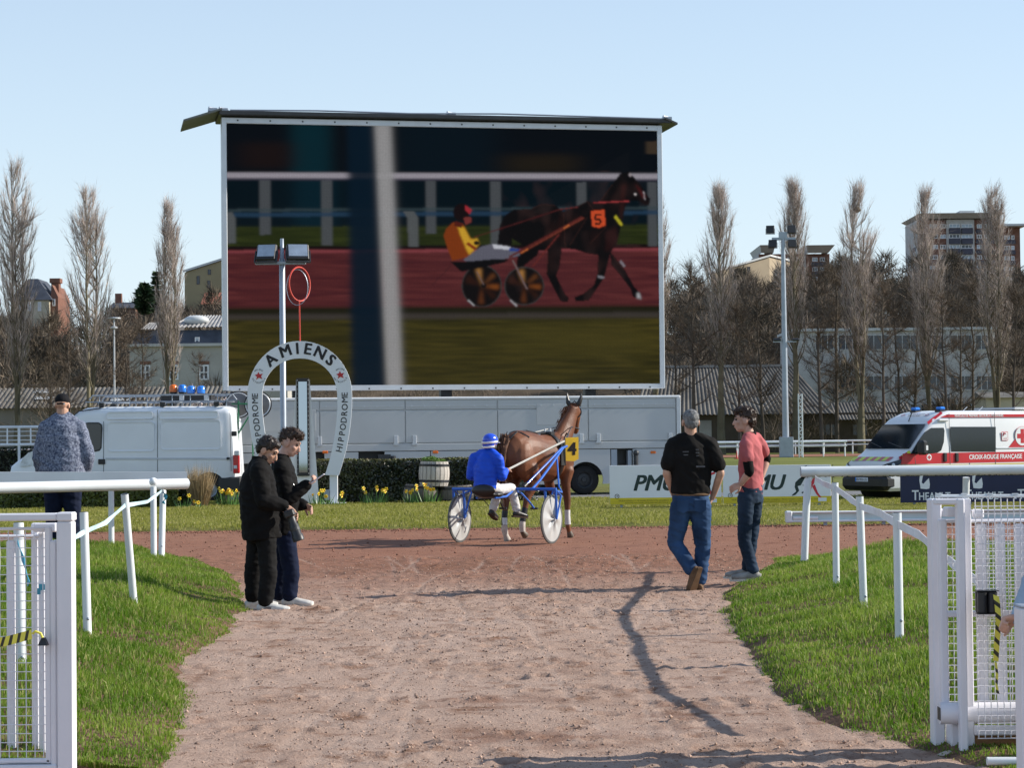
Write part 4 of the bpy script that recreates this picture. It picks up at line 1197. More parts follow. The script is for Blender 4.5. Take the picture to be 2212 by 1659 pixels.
for p, q, w, c in (((860, 812), (1495, 470), 16, (96, 40, 36)), ((950, 782), (1510, 478), 12, (126, 58, 44)), ((1060, 895), (1295, 615), 12, (110, 44, 40)), ((890, 840), (1010, 1090), 14, (120, 100, 100)), ((580, 935), (640, 1050), 10, (120, 100, 100)), ((560, 640), (1300, 405), 7, (92, 36, 36)), ((1300, 405), (1460, 385), 9, (110, 46, 44)), ((1590, 350), (1905, 338), 10, (176, 64, 66)), ((365, 880), (200, 1050), 5, (60, 30, 34)), ((1330, 570), (1380, 540), 10, (220, 120, 60)), ((960, 780), (1025, 742), 10, (220, 120, 60))): ln5(p, q, w, c)
el5(1960, 278, 10, 10, (230, 220, 220)); el5(1918, 110, 12, 16, (170, 160, 165)); ln5((2035, 255), (2045, 330), 8, (180, 170, 175)); el5(580, 690, 24, 18, (16, 14, 14))
# out of focus post sweeping past the camera
sk = (gy_ - 130) / 1110.0
dk = 1 / (1 + np.exp(-(gx_ - (712 + 10 * sk)) / 7.0)) * (1 / (1 + np.exp((gx_ - (835 + 36 * sk)) / 4.0))); put(dk, (5, 27, 43), 0.97)
wt = 1 / (1 + np.exp(-(gx_ - (829 + 40 * sk)) / 6.0)) * (1 / (1 + np.exp((gx_ - (897 + 40 * sk)) / 7.0))); put(wt, (168, 167, 168), 0.95)
img = np.stack([blur(img[..., q], 1, 1) for q in range(3)], -1) * .85 + img * .15
body_ = (img.sum(-1) < .045)[..., None] & ((gx_ > 1330) & (gy_ > 320) & (gy_ < 910))[..., None]
mus_ = np.clip(blur(rng.random((PH, PW)), 5, 7), 0, 1); mus_ = np.clip((mus_ - mus_.mean()) / mus_.std(), 0, 2)[..., None]
img = img + body_ * mus_ * np.array([.010, .0045, .004])
grid_dots = 1.0 - 0.10 * ((np.arange(PH) % 2)[:, None] + (np.arange(PW) % 2)[None])
img = np.clip(img * grid_dots[..., None] * rng.uniform(0.93, 1.07, (PH, PW, 1)), 0, 1)
M_led = bpy.data.materials.new('led_picture'); M_led.use_nodes = True
_n, _l = M_led.node_tree.nodes, M_led.node_tree.links
_a = _n.new('ShaderNodeAttribute'); _a.attribute_name = 'picture'
_b = _n['Principled BSDF']; _b.inputs['Base Color'].default_value = (0.003, 0.003, 0.0035, 1); _b.inputs['Roughness'].default_value = 0.7; _b.inputs['Specular IOR Level'].default_value = 0.05
_l.new(_a.outputs['Color'], _b.inputs['Emission Color']); _b.inputs['Emission Strength'].default_value = 0.56
M_led.cycles.emission_sampling = 'NONE'
fr = 0.11
Xs, Zs = np.meshgrid(np.linspace(fr, SW - fr, PW), np.linspace(SZ1 - fr * 1.3, SZ0 + fr * 0.7, PH))
o = grid_mesh('picture_panel', Xs, np.full_like(Xs, -0.012), Zs, M_led, scr)
at_ = o.data.color_attributes.new('picture', 'FLOAT_COLOR', 'POINT')
at_.data.foreach_set('color', np.concatenate([img, np.ones((PH, PW, 1))], -1).astype(np.float32).ravel())
MB().box((0.04, 0.0, SZ0), (SW - 0.04, 0.5, SZ1)).build('cabinet', M_dark_metal, scr)
for nm, a, b in (('frame_bar', (0, -0.05, SZ0 - 0.06), (SW, 0.3, SZ0 + fr * 0.7)), ('frame_bar', (0, -0.05, SZ1 - fr * 1.3), (SW, 0.3, SZ1 + 0.02)), ('frame_bar', (-0.03, -0.055, SZ0 - 0.06), (fr, 0.3, SZ1 + 0.02)), ('frame_bar', (SW - fr, -0.055, SZ0 - 0.06), (SW + 0.03, 0.3, SZ1 + 0.02))):
    MB().bbox(a, b, 0.015).build(nm, M_alu, scr)
for k in range(14):
    for z in (SZ0 - 0.02, SZ1 - 0.06): MB().box((0.4 + k * (SW - .8) / 13 - .02, -0.062, z - .02), (0.4 + k * (SW - .8) / 13 + .02, -0.052, z + .02)).build('bolt', M_dark_metal, scr)
MB().bbox((-0.1, -0.25, SZ1 + 0.05), (SW + 0.25, 1.5, SZ1 + 0.17), 0.02).build('roof_cap', M_dark_metal, scr)
mb = MB(); p = [(-0.02, -0.3, SZ1 + 0.18), (-1.02, -0.25, SZ1 - 0.14), (-1.02, 1.7, SZ1 - 0.14), (-0.02, 1.7, SZ1 + 0.18)]
mb.add(p + [(x, y, z + 0.05) for x, y, z in p], [(0, 1, 2, 3)[::-1], (4, 5, 6, 7), (0, 1, 5, 4), (1, 2, 6, 5), (2, 3, 7, 6), (3, 0, 4, 7)]); mb.build('side_flap', mat('flap_grey', (.16, .17, .165), .7, .15, 2), scr)
mb = MB(); p = [(SW + 0.05, -0.3, SZ1 + 0.16), (SW + 0.42, -0.25, SZ1 + 0.02), (SW + 0.42, 1.7, SZ1 + 0.02), (SW + 0.05, 1.7, SZ1 + 0.16)]
mb.add(p + [(x, y, z + 0.05) for x, y, z in p], [(0, 1, 2, 3), (4, 5, 6, 7), (0, 1, 5, 4), (1, 2, 6, 5), (2, 3, 7, 6), (3, 0, 4, 7)]); mb.build('side_flap', M_dark_metal, scr)
for x in (-0.25, 0.02, 6.1, SW + 0.18): mb = MB(); mb.box((x - .12, -0.1, SZ1 + .17), (x + .12, .1, SZ1 + .25)); mb.tube([(x - .1, 0, SZ1 + .27), (x + .14, 0.1, SZ1 + .24)], 0.035, 8); mb.build('hinge', M_steel, scr)
MB().tube([(0.2, -0.1, SZ1 + .2), (2.5, -.1, SZ1 + .23), (5, -.1, SZ1 + .2), (7.4, -.1, SZ1 + .24), (SW, -.1, SZ1 + .19)], 0.022, 6).build('cable', M_steel, scr)
for u in (2.0, 6.0, 10.0): MB().box((u - .15, 0.55, 0.3), (u + .15, 0.85, SZ1 - .5)).build('mast_leg', M_dark_metal, scr)

# --- trailer carrying the screen
tl, tr_ = at(505, 900, 54.7), at(1467, 900, 56.7)
TU = Vector((tr_.x - tl.x, tr_.y - tl.y, 0)); TW = TU.length; TU.normalize(); trz = math.atan2(TU.y, TU.x)
TN = Vector((-TU.y, TU.x, 0))
def tu(px, py):
    """Photo position on the trailer's front face -> local x, z."""
    d = ray(px, py); o_ = Vector((0, 0, CAM_H)); k = (Vector((tl.x, tl.y, 0)) - o_).dot(TN) / d.dot(TN)
    p = o_ + d * k
    return (Vector((p.x, p.y, 0)) - Vector((tl.x, tl.y, 0))).dot(TU), p.z
trl = thing('screen_trailer', 'long grey trailer with latched side panels under the giant screen', 'trailer', (tl.x, tl.y, 0), trz)
zt = tu(1000, 857)[1]; zg = tu(1000, 885)[1]; zl = tu(1000, 957)[1]; zb = tu(1000, 973)[1]; zs = tu(1320, 1045)[1]
MB().box((0, 0.03, zb), (TW, 2.45, zt - 0.05)).build('body', M_trailer, trl)
MB().bbox((-0.03, -0.02, zt - 0.07), (TW + 0.03, 2.48, zt), 0.02).build('top_rail', M_white_paint, trl)
MB().bbox((-0.04, -0.03, zb), (0.07, 0.2, zt - 0.071), 0.01).build('corner_post', M_alu, trl)
MB().bbox((TW - 0.08, -0.03, zb), (TW + 0.03, 0.2, zt - 0.071), 0.01).build('corner_post', M_alu, trl)
seams = [0.08] + [tu(x, 900)[0] for x in (690, 875, 1074, 1270)] + [TW - 0.09]
for a, b in zip(seams[:-1], seams[1:]):
    MB().bbox((a + .016, 0.0, zg + 0.016), (b - .016, 0.05, zt - 0.09), 0.008).build('hinge_panel', M_trailer, trl)
    o = MB().bbox((a + .016, -0.005, zl + 0.018), (b - .016, 0.05, zg - 0.014), 0.008).build('side_panel', M_trailer, trl)
    MB().box((a + .02, -0.012, zg + 0.10), (b - .02, 0.001, zg + 0.115)).build('hinge_strip', M_alu, trl)
    for k in range(int((b - a) / 0.33)): MB().box((a + .15 + k * .33, -0.02, zg + .085), (a + .19 + k * .33, -0.011, zg + .13)).build('hinge', M_alu, trl)
MB().bbox((0.07, -0.01, zb + 0.004), (TW - 0.08, 0.04, zl - 0.008), 0.01).build('sill', M_trailer, trl)
for a, b, c_, d_ in ((0.6, 2.1, -0.016, zl + .35), (7.9, 8.9, -0.016, zl + .45)): MB().bbox((a, -0.014, d_), (b, -0.004, d_ + .55), 0.004).build('inspection_plate', M_trailer, trl)
for x in (690, 855, 895, 1095, 1255, 1292, 1447):
    u = tu(x, 955)[0]; mb = MB(); mb.bbox((u - .05, -0.05, zl - .02), (u + .05, -0.004, zl + .21), 0.008); mb.box((u - .07, -.055, zl - .04), (u + .07, -.01, zl + .005)); mb.build('latch', M_alu, trl)
sk = [tu(x, 1000)[0] for x in (560, 640, 700, 760, 830, 1130, 1215)]
sk2 = [tu(x, 1000)[0] for x in (1215, 1318, 1366, TW)] if False else None
whx = tu(1265, 1040)[0]; wr = 0.40
def skirt(a, b, z0, z1): MB().bbox((a + .01, 0.0, z0), (b - .01, 0.06, z1 - .012), 0.01).build('skirt_panel', M_trailer, trl)
skirt(0.1, tu(640, 1000)[0], zb - .28, zb); skirt(tu(700, 1000)[0], tu(775, 1000)[0], zs, zb); skirt(tu(830, 1000)[0], tu(930, 1000)[0], zs, zb); skirt(tu(930, 1000)[0], tu(1060, 1000)[0], zs, zb); skirt(tu(1060, 1000)[0], whx - .55, zs, zb)
# wheel arch panel
wc = 0.44; pts = [(whx - .55 + .01, zs), (whx - .55 + .01, zb - .012), (tu(1318, 1000)[0], zb - .012), (tu(1318, 1000)[0], zs)]
arc = [(whx + 0.47 * math.cos(t), wc + 0.47 * math.sin(t)) for t in np.linspace(math.asin(max(-1, (zs - wc) / .47)), math.pi - math.asin(max(-1, (zs - wc) / .47)), 18)]
MB().prism([pts[0], pts[1], pts[2], pts[3]] + arc, Matrix.Translation((0, 0.06, 0)) @ Matrix.Rotation(R(90), 4, 'X'), 0.06).build('wheel_arch_panel', M_trailer, trl)
skirt(tu(1366, 1000)[0], TW - .05, zs, zb)
MB().box((0.2, 0.35, 0.55), (TW - .2, 2.3, zb + .002)).build('chassis', M_dark_metal, trl)
a, b = tu(1320, 990)[0], tu(1364, 990)[0]; MB().box((a, 0.02, zs + .1), (a + .16, 0.3, zb - .02)).box((b - .1, 0.01, zs + .2), (b, .2, zb - .05)).build('control_box', M_steel, trl)
for x in (702, 940, 1410): u, z = tu(x, 977); MB().bbox((u - .07, -.03, z - .035), (u + .07, .0, z + .035), .012).build('marker_lamp', M_orange_lens, trl)
def wheel(parent, c, r, w, ax, rim=M_dark_metal, hub=0.55, name='wheel'):
    """Road wheel with axis ax; wheel > tyre, rim."""
    o = bpy.data.objects.new(name, None); COL.objects.link(o); o.parent = parent
    M = Vector(ax).to_track_quat('Z', 'Y').to_matrix().to_4x4(); M.translation = Vector(c)
    MB().lathe([(r * hub, -w / 2), (r * .86, -w / 2), (r * .97, -w * .38), (r, -w * .2), (r, w * .2), (r * .97, w * .38), (r * .86, w / 2), (r * hub, w / 2)], 40, M).build('tyre', M_rubber, o, 40)
    MB().lathe([(0.0, w * .30), (r * .16, w * .30), (r * .2, w * .22), (r * .42, w * .16), (r * .5, w * .40), (r * hub + .004, w * .44)], 32, M).build('rim', rim, o, 40)
    return o
wheel(trl, (whx, 0.30, wr + .035), wr, 0.3, (0, -1, 0)); wheel(trl, (whx - 1.0, 0.30, wr + .035), wr, 0.3, (0, -1, 0))
for u in (1.6, TW - .9): mb = MB(); mb.tube([(u, 0.3, .06), (u, .3, zb)], .06, 8); mb.box((u - .14, .15, .035), (u + .14, .45, .07)); mb.build('jack_leg', M_steel, trl)
u, z = tu(845, 985); mb = MB(); mb.box((u - .35, -.05, z - .25), (u - .02, .1, z + .04)); mb.tube([(u + .05, -.06, z), (u + .05, -.06, z - .3)], .06, 8); mb.build('hydraulic_ram', M_dark_metal, trl)
u, z = tu(1372, 980); mb = MB(); mb.tube([(u, -.06, z), (u, -.06, z - .32)], .06, 8); mb.sphere((u, -.08, z + .02), .08); mb.build('hydraulic_ram', M_dark_metal, trl)
# ================================================================== FINISH ARCH, MAST, MIRROR, HEDGES, FLOWERS, BOARDS
M_arch = mat('arch_white', (0.80, 0.81, 0.84), 0.5, 0.03, 2)
M_ink = mat('black_lettering', (0.012, 0.012, 0.014), 0.6, 0.1, 8)
M_logo_red = mat('emblem_red', (0.50, 0.03, 0.035), 0.6, 0.05, 8)
DA = 50.0
a0 = at(649, 1088, DA); a0.z = 0.03
arch = thing('finish_arch', 'white horseshoe finish arch lettered in black in front of the screen', 'arch', a0)
S = FPX / DA
def ax_(px, py): p = at(px, py, DA); return (p.x - a0.x, p.z - a0.z)
def mirror_x(p): return (-p[0], p[1])
def arch_outline(side):
    out, inn = [], []
    c = ax_(649, 853)
    for t in np.linspace(90, 0, 15):
        out.append((c[0] + 111 / S * math.cos(R(t)), c[1] + 116.5 / S * math.sin(R(t)))); inn.append((c[0] + 79 / S * math.cos(R(t)), c[1] + 79 / S * math.sin(R(t))))
    for (yo, xo, xi) in ((880, 110.5, 79.5), (910, 108, 77), (940, 104, 73), (970, 98, 67.5), (1000, 90, 60), (1028, 81, 51)):
        out.append((c[0] + xo / S, ax_(649, yo)[1])); inn.append((c[0] + xi / S, ax_(649, yo - (1.0 if yo == 1028 else 0))[1]))
    return out, inn
out, inn = arch_outline(1)
ring_o = [mirror_x(p) for p in out[::-1]] + out[1:]
ring_i = [mirror_x(p) for p in inn[::-1]] + inn[1:]
mb = MB(); n = len(ring_o); T_ = 0.05
vs = [(x, 0, z) for x, z in ring_o] + [(x, 0, z) for x, z in ring_i] + [(x, T_, z) for x, z in ring_o] + [(x, T_, z) for x, z in ring_i]
fs = []
for i in range(n - 1): fs += [(i, i + 1, n + i + 1, n + i)[::-1], (2 * n + i, 2 * n + i + 1, 3 * n + i + 1, 3 * n + i), (i, i + 1, 2 * n + i + 1, 2 * n + i), (n + i, n + i + 1, 3 * n + i + 1, 3 * n + i)[::-1]]
fs += [(0, n, 3 * n, 2 * n), (n - 1, 2 * n - 1, 4 * n - 1, 3 * n - 1)[::-1]]
mb.add(vs, fs); mb.build('arch_panel', M_arch, arch)
for sg in (-1, 1):
    x = sg * 71 / S
    mb = MB(); mb.box((x - .09, 0.055, 0), (x + .09, .2, ax_(649, 1020)[1])); mb.box((x - .28, -.1, -0.01), (x + .28, .3, .05)); mb.build('post', M_arch, arch)
    mb = MB(); mb.box((x - .22, .02, .12), (x - .10, .18, .36)); mb.build('junction_box', M_steel, arch)
def upright(x, z, rot, y=-0.006): return Matrix.Translation((x, y, z)) @ Matrix.Rotation(R(90), 4, 'X') @ Matrix.Rotation(rot, 4, 'Z')
c = ax_(649, 853); ms = []
for k, ch in enumerate('AMIENS'):
    t = R((131, 109.6, 94.2, 81, 64.7, 48.5)[k] - .6); r_ = 97.5 / S
    ms.append(text_mesh(ch, 0.37, upright(c[0] + r_ * math.cos(t), c[1] + r_ * 1.02 * math.sin(t), t - R(90)), bold=0.012))
join_meshes('lettering', ms, M_ink, arch)
for sg in (-1, 1):
    ms = []
    mid = [((o_[0] + i_[0]) / 2 * sg, (o_[1] + i_[1]) / 2) for o_, i_ in zip(out[14:], inn[14:])]
    L_ = [0.0]
    for p, q in zip(mid[:-1], mid[1:]): L_.append(L_[-1] + math.hypot(q[0] - p[0], q[1] - p[1]))
    word = 'HIPPODROME'
    adv = {'I': .085, 'M': .185, 'E': .135, 'O': .165, 'D': .16}
    s_run = 126 / S
    for k, ch in enumerate(word):
        s_run -= adv.get(ch, .145) / 2
        s_ = s_run
        s_run -= adv.get(ch, .145) / 2
        s_ = min(max(s_, 0.001), L_[-1] - .001)
        j = max(i for i in range(len(L_) - 1) if L_[i] <= s_); f = (s_ - L_[j]) / (L_[j + 1] - L_[j])
        p = (mid[j][0] + (mid[j + 1][0] - mid[j][0]) * f, mid[j][1] + (mid[j + 1][1] - mid[j][1]) * f)
        dx, dz = mid[j][0] - mid[j + 1][0], mid[j][1] - mid[j + 1][1]
        ms.append(text_mesh(ch, 0.2, upright(p[0] + 0.01, p[1], math.atan2(dz, dx)), bold=0.002))
    join_meshes('lettering', ms, M_ink, arch)
    ex, ez = sg * 88.0 / S, ax_(649, 812)[1]
    mb = MB()
    for (pa) in ([(-.09, .03), (-.03, .05), (-.01, .10), (.02, .045), (.09, .06), (.05, .0), (.08, -.06), (.0, -.03), (-.06, -.075), (-.04, -.01)],): mb.prism([(x * 1.05, y * 1.05) for x, y in pa], upright(ex, ez, 0, -.004), 0.004)
    mb.build('emblem', M_logo_red, arch)
    ms = []
    for wd, r0, dirn, st, step in (('AMIENS', .155, -1, 125, 14), ('METROPOLE', .155, 1, 205, 16.5)):
        for k, ch in enumerate(wd):
            t = R(st + dirn * k * step)
            ms.append(text_mesh(ch, 0.058, upright(ex + r0 * math.cos(t), ez + r0 * math.sin(t), t - R(90) if dirn < 0 else t + R(90), -.005)))
    join_meshes('emblem_lettering', ms, M_ink, arch)
# red hoop standing on the arch
h0 = at(647, 737, DA - .0); h0.y += .08
hoop = thing('red_hoop', 'thin red target hoop on a rod above the arch', 'hoop', h0)
M_redpaint = mat('red_paint', (0.55, 0.05, 0.03), 0.5, 0.05, 6)
MB().tube([(0, 0, 0), (-.01, 0, .95)], .018, 8).build('rod', M_redpaint, hoop)
cz = .95 + .40; ang = R(58)
ring = [(.40 * math.cos(t) * math.cos(ang), .40 * math.cos(t) * math.sin(ang), cz + .40 * math.sin(t)) for t in np.linspace(0, 2 * math.pi, 37)[:-1]]
MB().tube(ring, .02, 6, closed=True).build('ring', M_redpaint, hoop)
ring = [(-.05 + .25 * math.cos(t), -.05, cz - .08 + .42 * math.sin(t)) for t in np.linspace(0, 2 * math.pi, 33)[:-1]]
MB().tube(ring, .009, 5, closed=True).build('wire_loop', M_steel, hoop)
# light mast beside the arch
m0 = at(613, 1080, 51.6); m0.z = 0.03
mast = thing('light_mast', 'grey light mast with two square floodlights behind the arch', 'lamp post', m0)
zt_ = at(610, 518, 51.6).z; zc = at(610, 571, 51.6).z; s2 = FPX / 51.6
MB().tube([(0, 0, 0), (0, 0, zc + .1), (0, 0, zc + .12), (0, 0, zt_)], [.078, .07, .05, .045], 14).build('pole', M_steel, mast, 50)
MB().bbox((-57 / s2, -.1, zc - .04), (52 / s2, -.02, zc + .04), .01).build('crossbar', M_steel, mast)
M_flood_glass = mat('floodlight_glass', (0.45, 0.50, 0.55), 0.12, 0.2, 3, metal=0.6)
def flood(parent, c, w, h, tilt, yaw=0.0, glass=True):
    o = bpy.data.objects.new('floodlight', None); COL.objects.link(o); o.parent = parent
    M = Matrix.Translation(c) @ Matrix.Rotation(yaw, 4, 'Z') @ Matrix.Rotation(tilt, 4, 'X')
    MB().bbox((-w / 2, 0, -h / 2), (w / 2, .16, h / 2), .03, M).build('housing', M_black_plastic, o)
    if glass: MB().box((-w * .42, -.012, -h * .30), (w * .42, .0, h * .42), M).build('glass', M_flood_glass, o)
    mb = MB()
    for sg in (-1, 1): mb.box((sg * (w / 2 + .02) - .012, .02, -h * .6), (sg * (w / 2 + .02) + .012, .09, h * .1), M)
    mb.box((-w / 2 - .03, .02, -h * .62), (w / 2 + .03, .09, -h * .58), M); mb.build('bracket', M_dark_metal, o)
    return o
flood(mast, (-33 / s2, -.15, zc + .27), .5, .44, R(-24), R(-10)); flood(mast, (36 / s2, -.15, zc + .27), .54, .44, R(-24), R(12))
# finish mirror post
q0 = at(656, 1090, 50.5); q0.z = .03
mir = thing('mirror_post', 'tapered white finish post with tall black framed mirror inside the arch', 'post', q0)
s3 = FPX / 50.5; H_ = at(655, 820, 50.5).z - .03
mb = MB(); bw, tw_ = .37, .16
mb.add([(-bw, .02, 0), (bw, .02, 0), (bw * .6, .8, 0), (-bw * .6, .8, 0), (-tw_, .02, H_), (tw_, .02, H_), (tw_ * .7, .25, H_), (-tw_ * .7, .25, H_)], [(0, 1, 5, 4), (1, 2, 6, 5), (2, 3, 7, 6), (3, 0, 4, 7), (4, 5, 6, 7)])
mb.build('post_shell', M_white_paint, mir)
mz0 = at(655, 1031, 50.5).z
MB().bbox((-.15, -.06, mz0), (.15, .015, H_ + .03), .01).build('mirror_frame', M_black_plastic, mir)
M_mirror = mat('mirror_glass', (0.40, 0.46, 0.52), 0.04, 0.0, metal=1.0)
MB().box((-.10, -.066, mz0 + .08), (.10, -.058, H_ - .05)).build('mirror_glass', M_mirror, mir)
mb = MB()
for k in range(22):
    for sg in (-1, 1): mb.sphere((sg * .128, -.064, mz0 + .06 + k * (H_ - mz0 - .08) / 21), .010, 6, 4)
mb.build('rivets', M_alu, mir)

# ------------------------------------------------------------------ hedges
def leaf_cloud(name, parent, pts, nrm, size, m, ratio=0.55, flat=0.35):
    k = len(pts)
    d = nrm + rng.normal(size=(k, 3)) * 0.7; d /= np.linalg.norm(d, axis=1, keepdims=True)
    u = np.cross(d, rng.normal(size=(k, 3))); u /= np.linalg.norm(u, axis=1, keepdims=True)
    w = np.cross(d, u); s = (size * rng.uniform(0.6, 1.4, (k, 1)))
    V = np.stack([pts - u * s, pts - w * s * ratio + d * s * .15, pts + u * s, pts + w * s * ratio + d * s * .15], 1).reshape(-1, 3)
    return raw_mesh(name, V, np.arange(4 * k), 4, m, parent)
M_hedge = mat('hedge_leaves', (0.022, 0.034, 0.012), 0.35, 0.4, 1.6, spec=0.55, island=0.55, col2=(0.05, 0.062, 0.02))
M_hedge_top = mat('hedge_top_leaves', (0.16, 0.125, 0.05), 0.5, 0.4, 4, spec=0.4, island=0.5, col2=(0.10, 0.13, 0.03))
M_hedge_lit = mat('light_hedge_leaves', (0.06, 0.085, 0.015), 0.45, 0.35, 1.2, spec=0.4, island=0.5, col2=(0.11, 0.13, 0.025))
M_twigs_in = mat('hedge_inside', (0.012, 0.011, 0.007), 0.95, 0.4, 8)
def hedge(label, px0, px1, ytop, y, depth, leaves, m=M_hedge, mtop=None):
    p0, p1 = at(px0, 1000, y), at(px1, 1000, y); h = at((px0 + px1) / 2, ytop, y).z - .02
    t = thing('hedge', label, 'hedge', ((p0.x + p1.x) / 2, y + depth / 2, 0.02)); w = (p1.x - p0.x)
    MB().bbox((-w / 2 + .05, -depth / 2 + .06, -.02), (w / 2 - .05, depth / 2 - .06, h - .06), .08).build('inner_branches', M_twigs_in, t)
    k = leaves; f = rng.random(k)
    fr_ = f < .62; tp = (f >= .62) & (f < .86); sd = f >= .86
    P = np.stack([rng.uniform(-w / 2, w / 2, k), rng.uniform(-depth / 2, depth / 2, k), rng.uniform(0, h, k)], -1); N = np.zeros((k, 3))
    bulge = 0.05 * vnoise(P[:, 0], P[:, 2], 1.3, 90)
    P[fr_, 1] = -depth / 2 + .02 + rng.exponential(.03, fr_.sum()) - bulge[fr_]; N[fr_, 1] = -1
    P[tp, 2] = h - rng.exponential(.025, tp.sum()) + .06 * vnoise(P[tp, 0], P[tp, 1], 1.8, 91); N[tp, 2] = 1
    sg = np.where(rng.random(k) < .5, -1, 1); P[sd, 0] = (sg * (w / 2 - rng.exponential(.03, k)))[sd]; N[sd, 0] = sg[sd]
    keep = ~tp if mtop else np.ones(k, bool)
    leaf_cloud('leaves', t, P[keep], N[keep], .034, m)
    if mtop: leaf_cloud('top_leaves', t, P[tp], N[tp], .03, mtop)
    return t
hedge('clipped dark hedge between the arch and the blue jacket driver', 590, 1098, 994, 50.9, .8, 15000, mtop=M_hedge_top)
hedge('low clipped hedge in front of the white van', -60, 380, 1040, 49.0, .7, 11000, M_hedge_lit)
hedge('dark hedge under the white mesh barrier beyond the van', -120, 128, 968, 56.6, .8, 5000)
t = hedge('small dark shrub beside the dry grass tuft', 362, 415, 1052, 49.3, .5, 1800)
# ------------------------------------------------------------------ barrels
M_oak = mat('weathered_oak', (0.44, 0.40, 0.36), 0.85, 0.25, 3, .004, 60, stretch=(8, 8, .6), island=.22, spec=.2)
M_hoop = mat('barrel_hoop', (0.03, 0.03, 0.035), 0.5, 0.2, 5, metal=.4)
def barrel(label, loc, r, h, tilt=0.0, plants=False, mo=M_oak):
    t = thing('barrel', label, 'barrel', loc, 0, 'old wine barrels stacked by the hedge'); t.rotation_euler = (0, tilt, .3)
    n = 20; prof = [(r * (0.84 + .16 * math.sin(math.pi * (j / 8) * .8 + .1 * math.pi)), h * j / 8) for j in range(9)]
    mb = MB(); g = .006
    for k in range(1):
        vs = []
        for (q, z) in prof:
            for a in (-math.pi / n + g / r, math.pi / n - g / r): vs.append((q * math.cos(a), q * math.sin(a), z))
        for (q, z) in prof:
            for a in (-math.pi / n + g / r, math.pi / n - g / r): vs.append(((q - .03) * math.cos(a), (q - .03) * math.sin(a), z))
        m_ = len(prof); fs = []
        for j in range(m_ - 1): fs += [(2 * j, 2 * j + 1, 2 * j + 3, 2 * j + 2), (2 * j, 2 * j + 2, 2 * m_ + 2 * j + 2, 2 * m_ + 2 * j), (2 * j + 1, 2 * m_ + 2 * j + 1, 2 * m_ + 2 * j + 3, 2 * j + 3)]
        fs.append((2 * m_ - 2, 2 * m_ - 1, 4 * m_ - 1, 4 * m_ - 2)); mb.add(vs, fs)
    me = mb.mesh('stave'); me.materials.append(mo)
    for k in range(n):
        o = link('stave', me, t); o.rotation_euler = (0, 0, 2 * math.pi * k / n)
    MB().lathe([(r * .80, 0.02), (r * .80, h * .93), (0.001, h * .93)], 24).build('head', M_twigs_in, t)
    for z in (.06, .16, .80, .92):
        q = r * (0.84 + .16 * math.sin(math.pi * z * .8 + .1 * math.pi)) + .004
        if z in (.06, .92) and not plants: pass
        if z in (.16, .80): MB().lathe([(q, h * z), (q + .005, h * z), (q + .005, h * z + .055), (q, h * z + .055)], 28).build('hoop', M_hoop, t)
    if plants:
        k = 700; a = rng.uniform(0, 2 * np.pi, k); rr = r * .86 * np.sqrt(rng.random(k))
        P = np.stack([rr * np.cos(a), rr * np.sin(a), h * .94 + rng.random(k) * (.05 + .09 * (1 - rr / r)) + .05 * (np.cos(a) < 0)], -1)
        leaf_cloud('foliage', t, P, np.tile([0, 0, 1.0], (k, 1)), .022, mat('trailing_greenery', (0.10, 0.19, 0.02), .5, .3, 5, island=.4))
    return t
DB = 50.2
b1 = at(937, 1050, DB); barrel('upper weathered barrel planted with greenery in front of the hedge', (b1.x, DB, b1.z), 33.5 / FPX * DB, (1050 - 997) / FPX * DB, R(1.5), True)
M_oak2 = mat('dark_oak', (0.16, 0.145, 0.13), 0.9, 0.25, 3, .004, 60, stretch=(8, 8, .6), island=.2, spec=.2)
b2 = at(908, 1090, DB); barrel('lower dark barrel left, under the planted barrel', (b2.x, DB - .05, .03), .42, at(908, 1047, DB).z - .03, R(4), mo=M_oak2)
b3 = at(985, 1090, DB); barrel('lower dark barrel right, behind the sulky wheel', (b3.x, DB + .1, .03), .42, at(985, 1049, DB).z - .03, R(-2), mo=M_oak2)
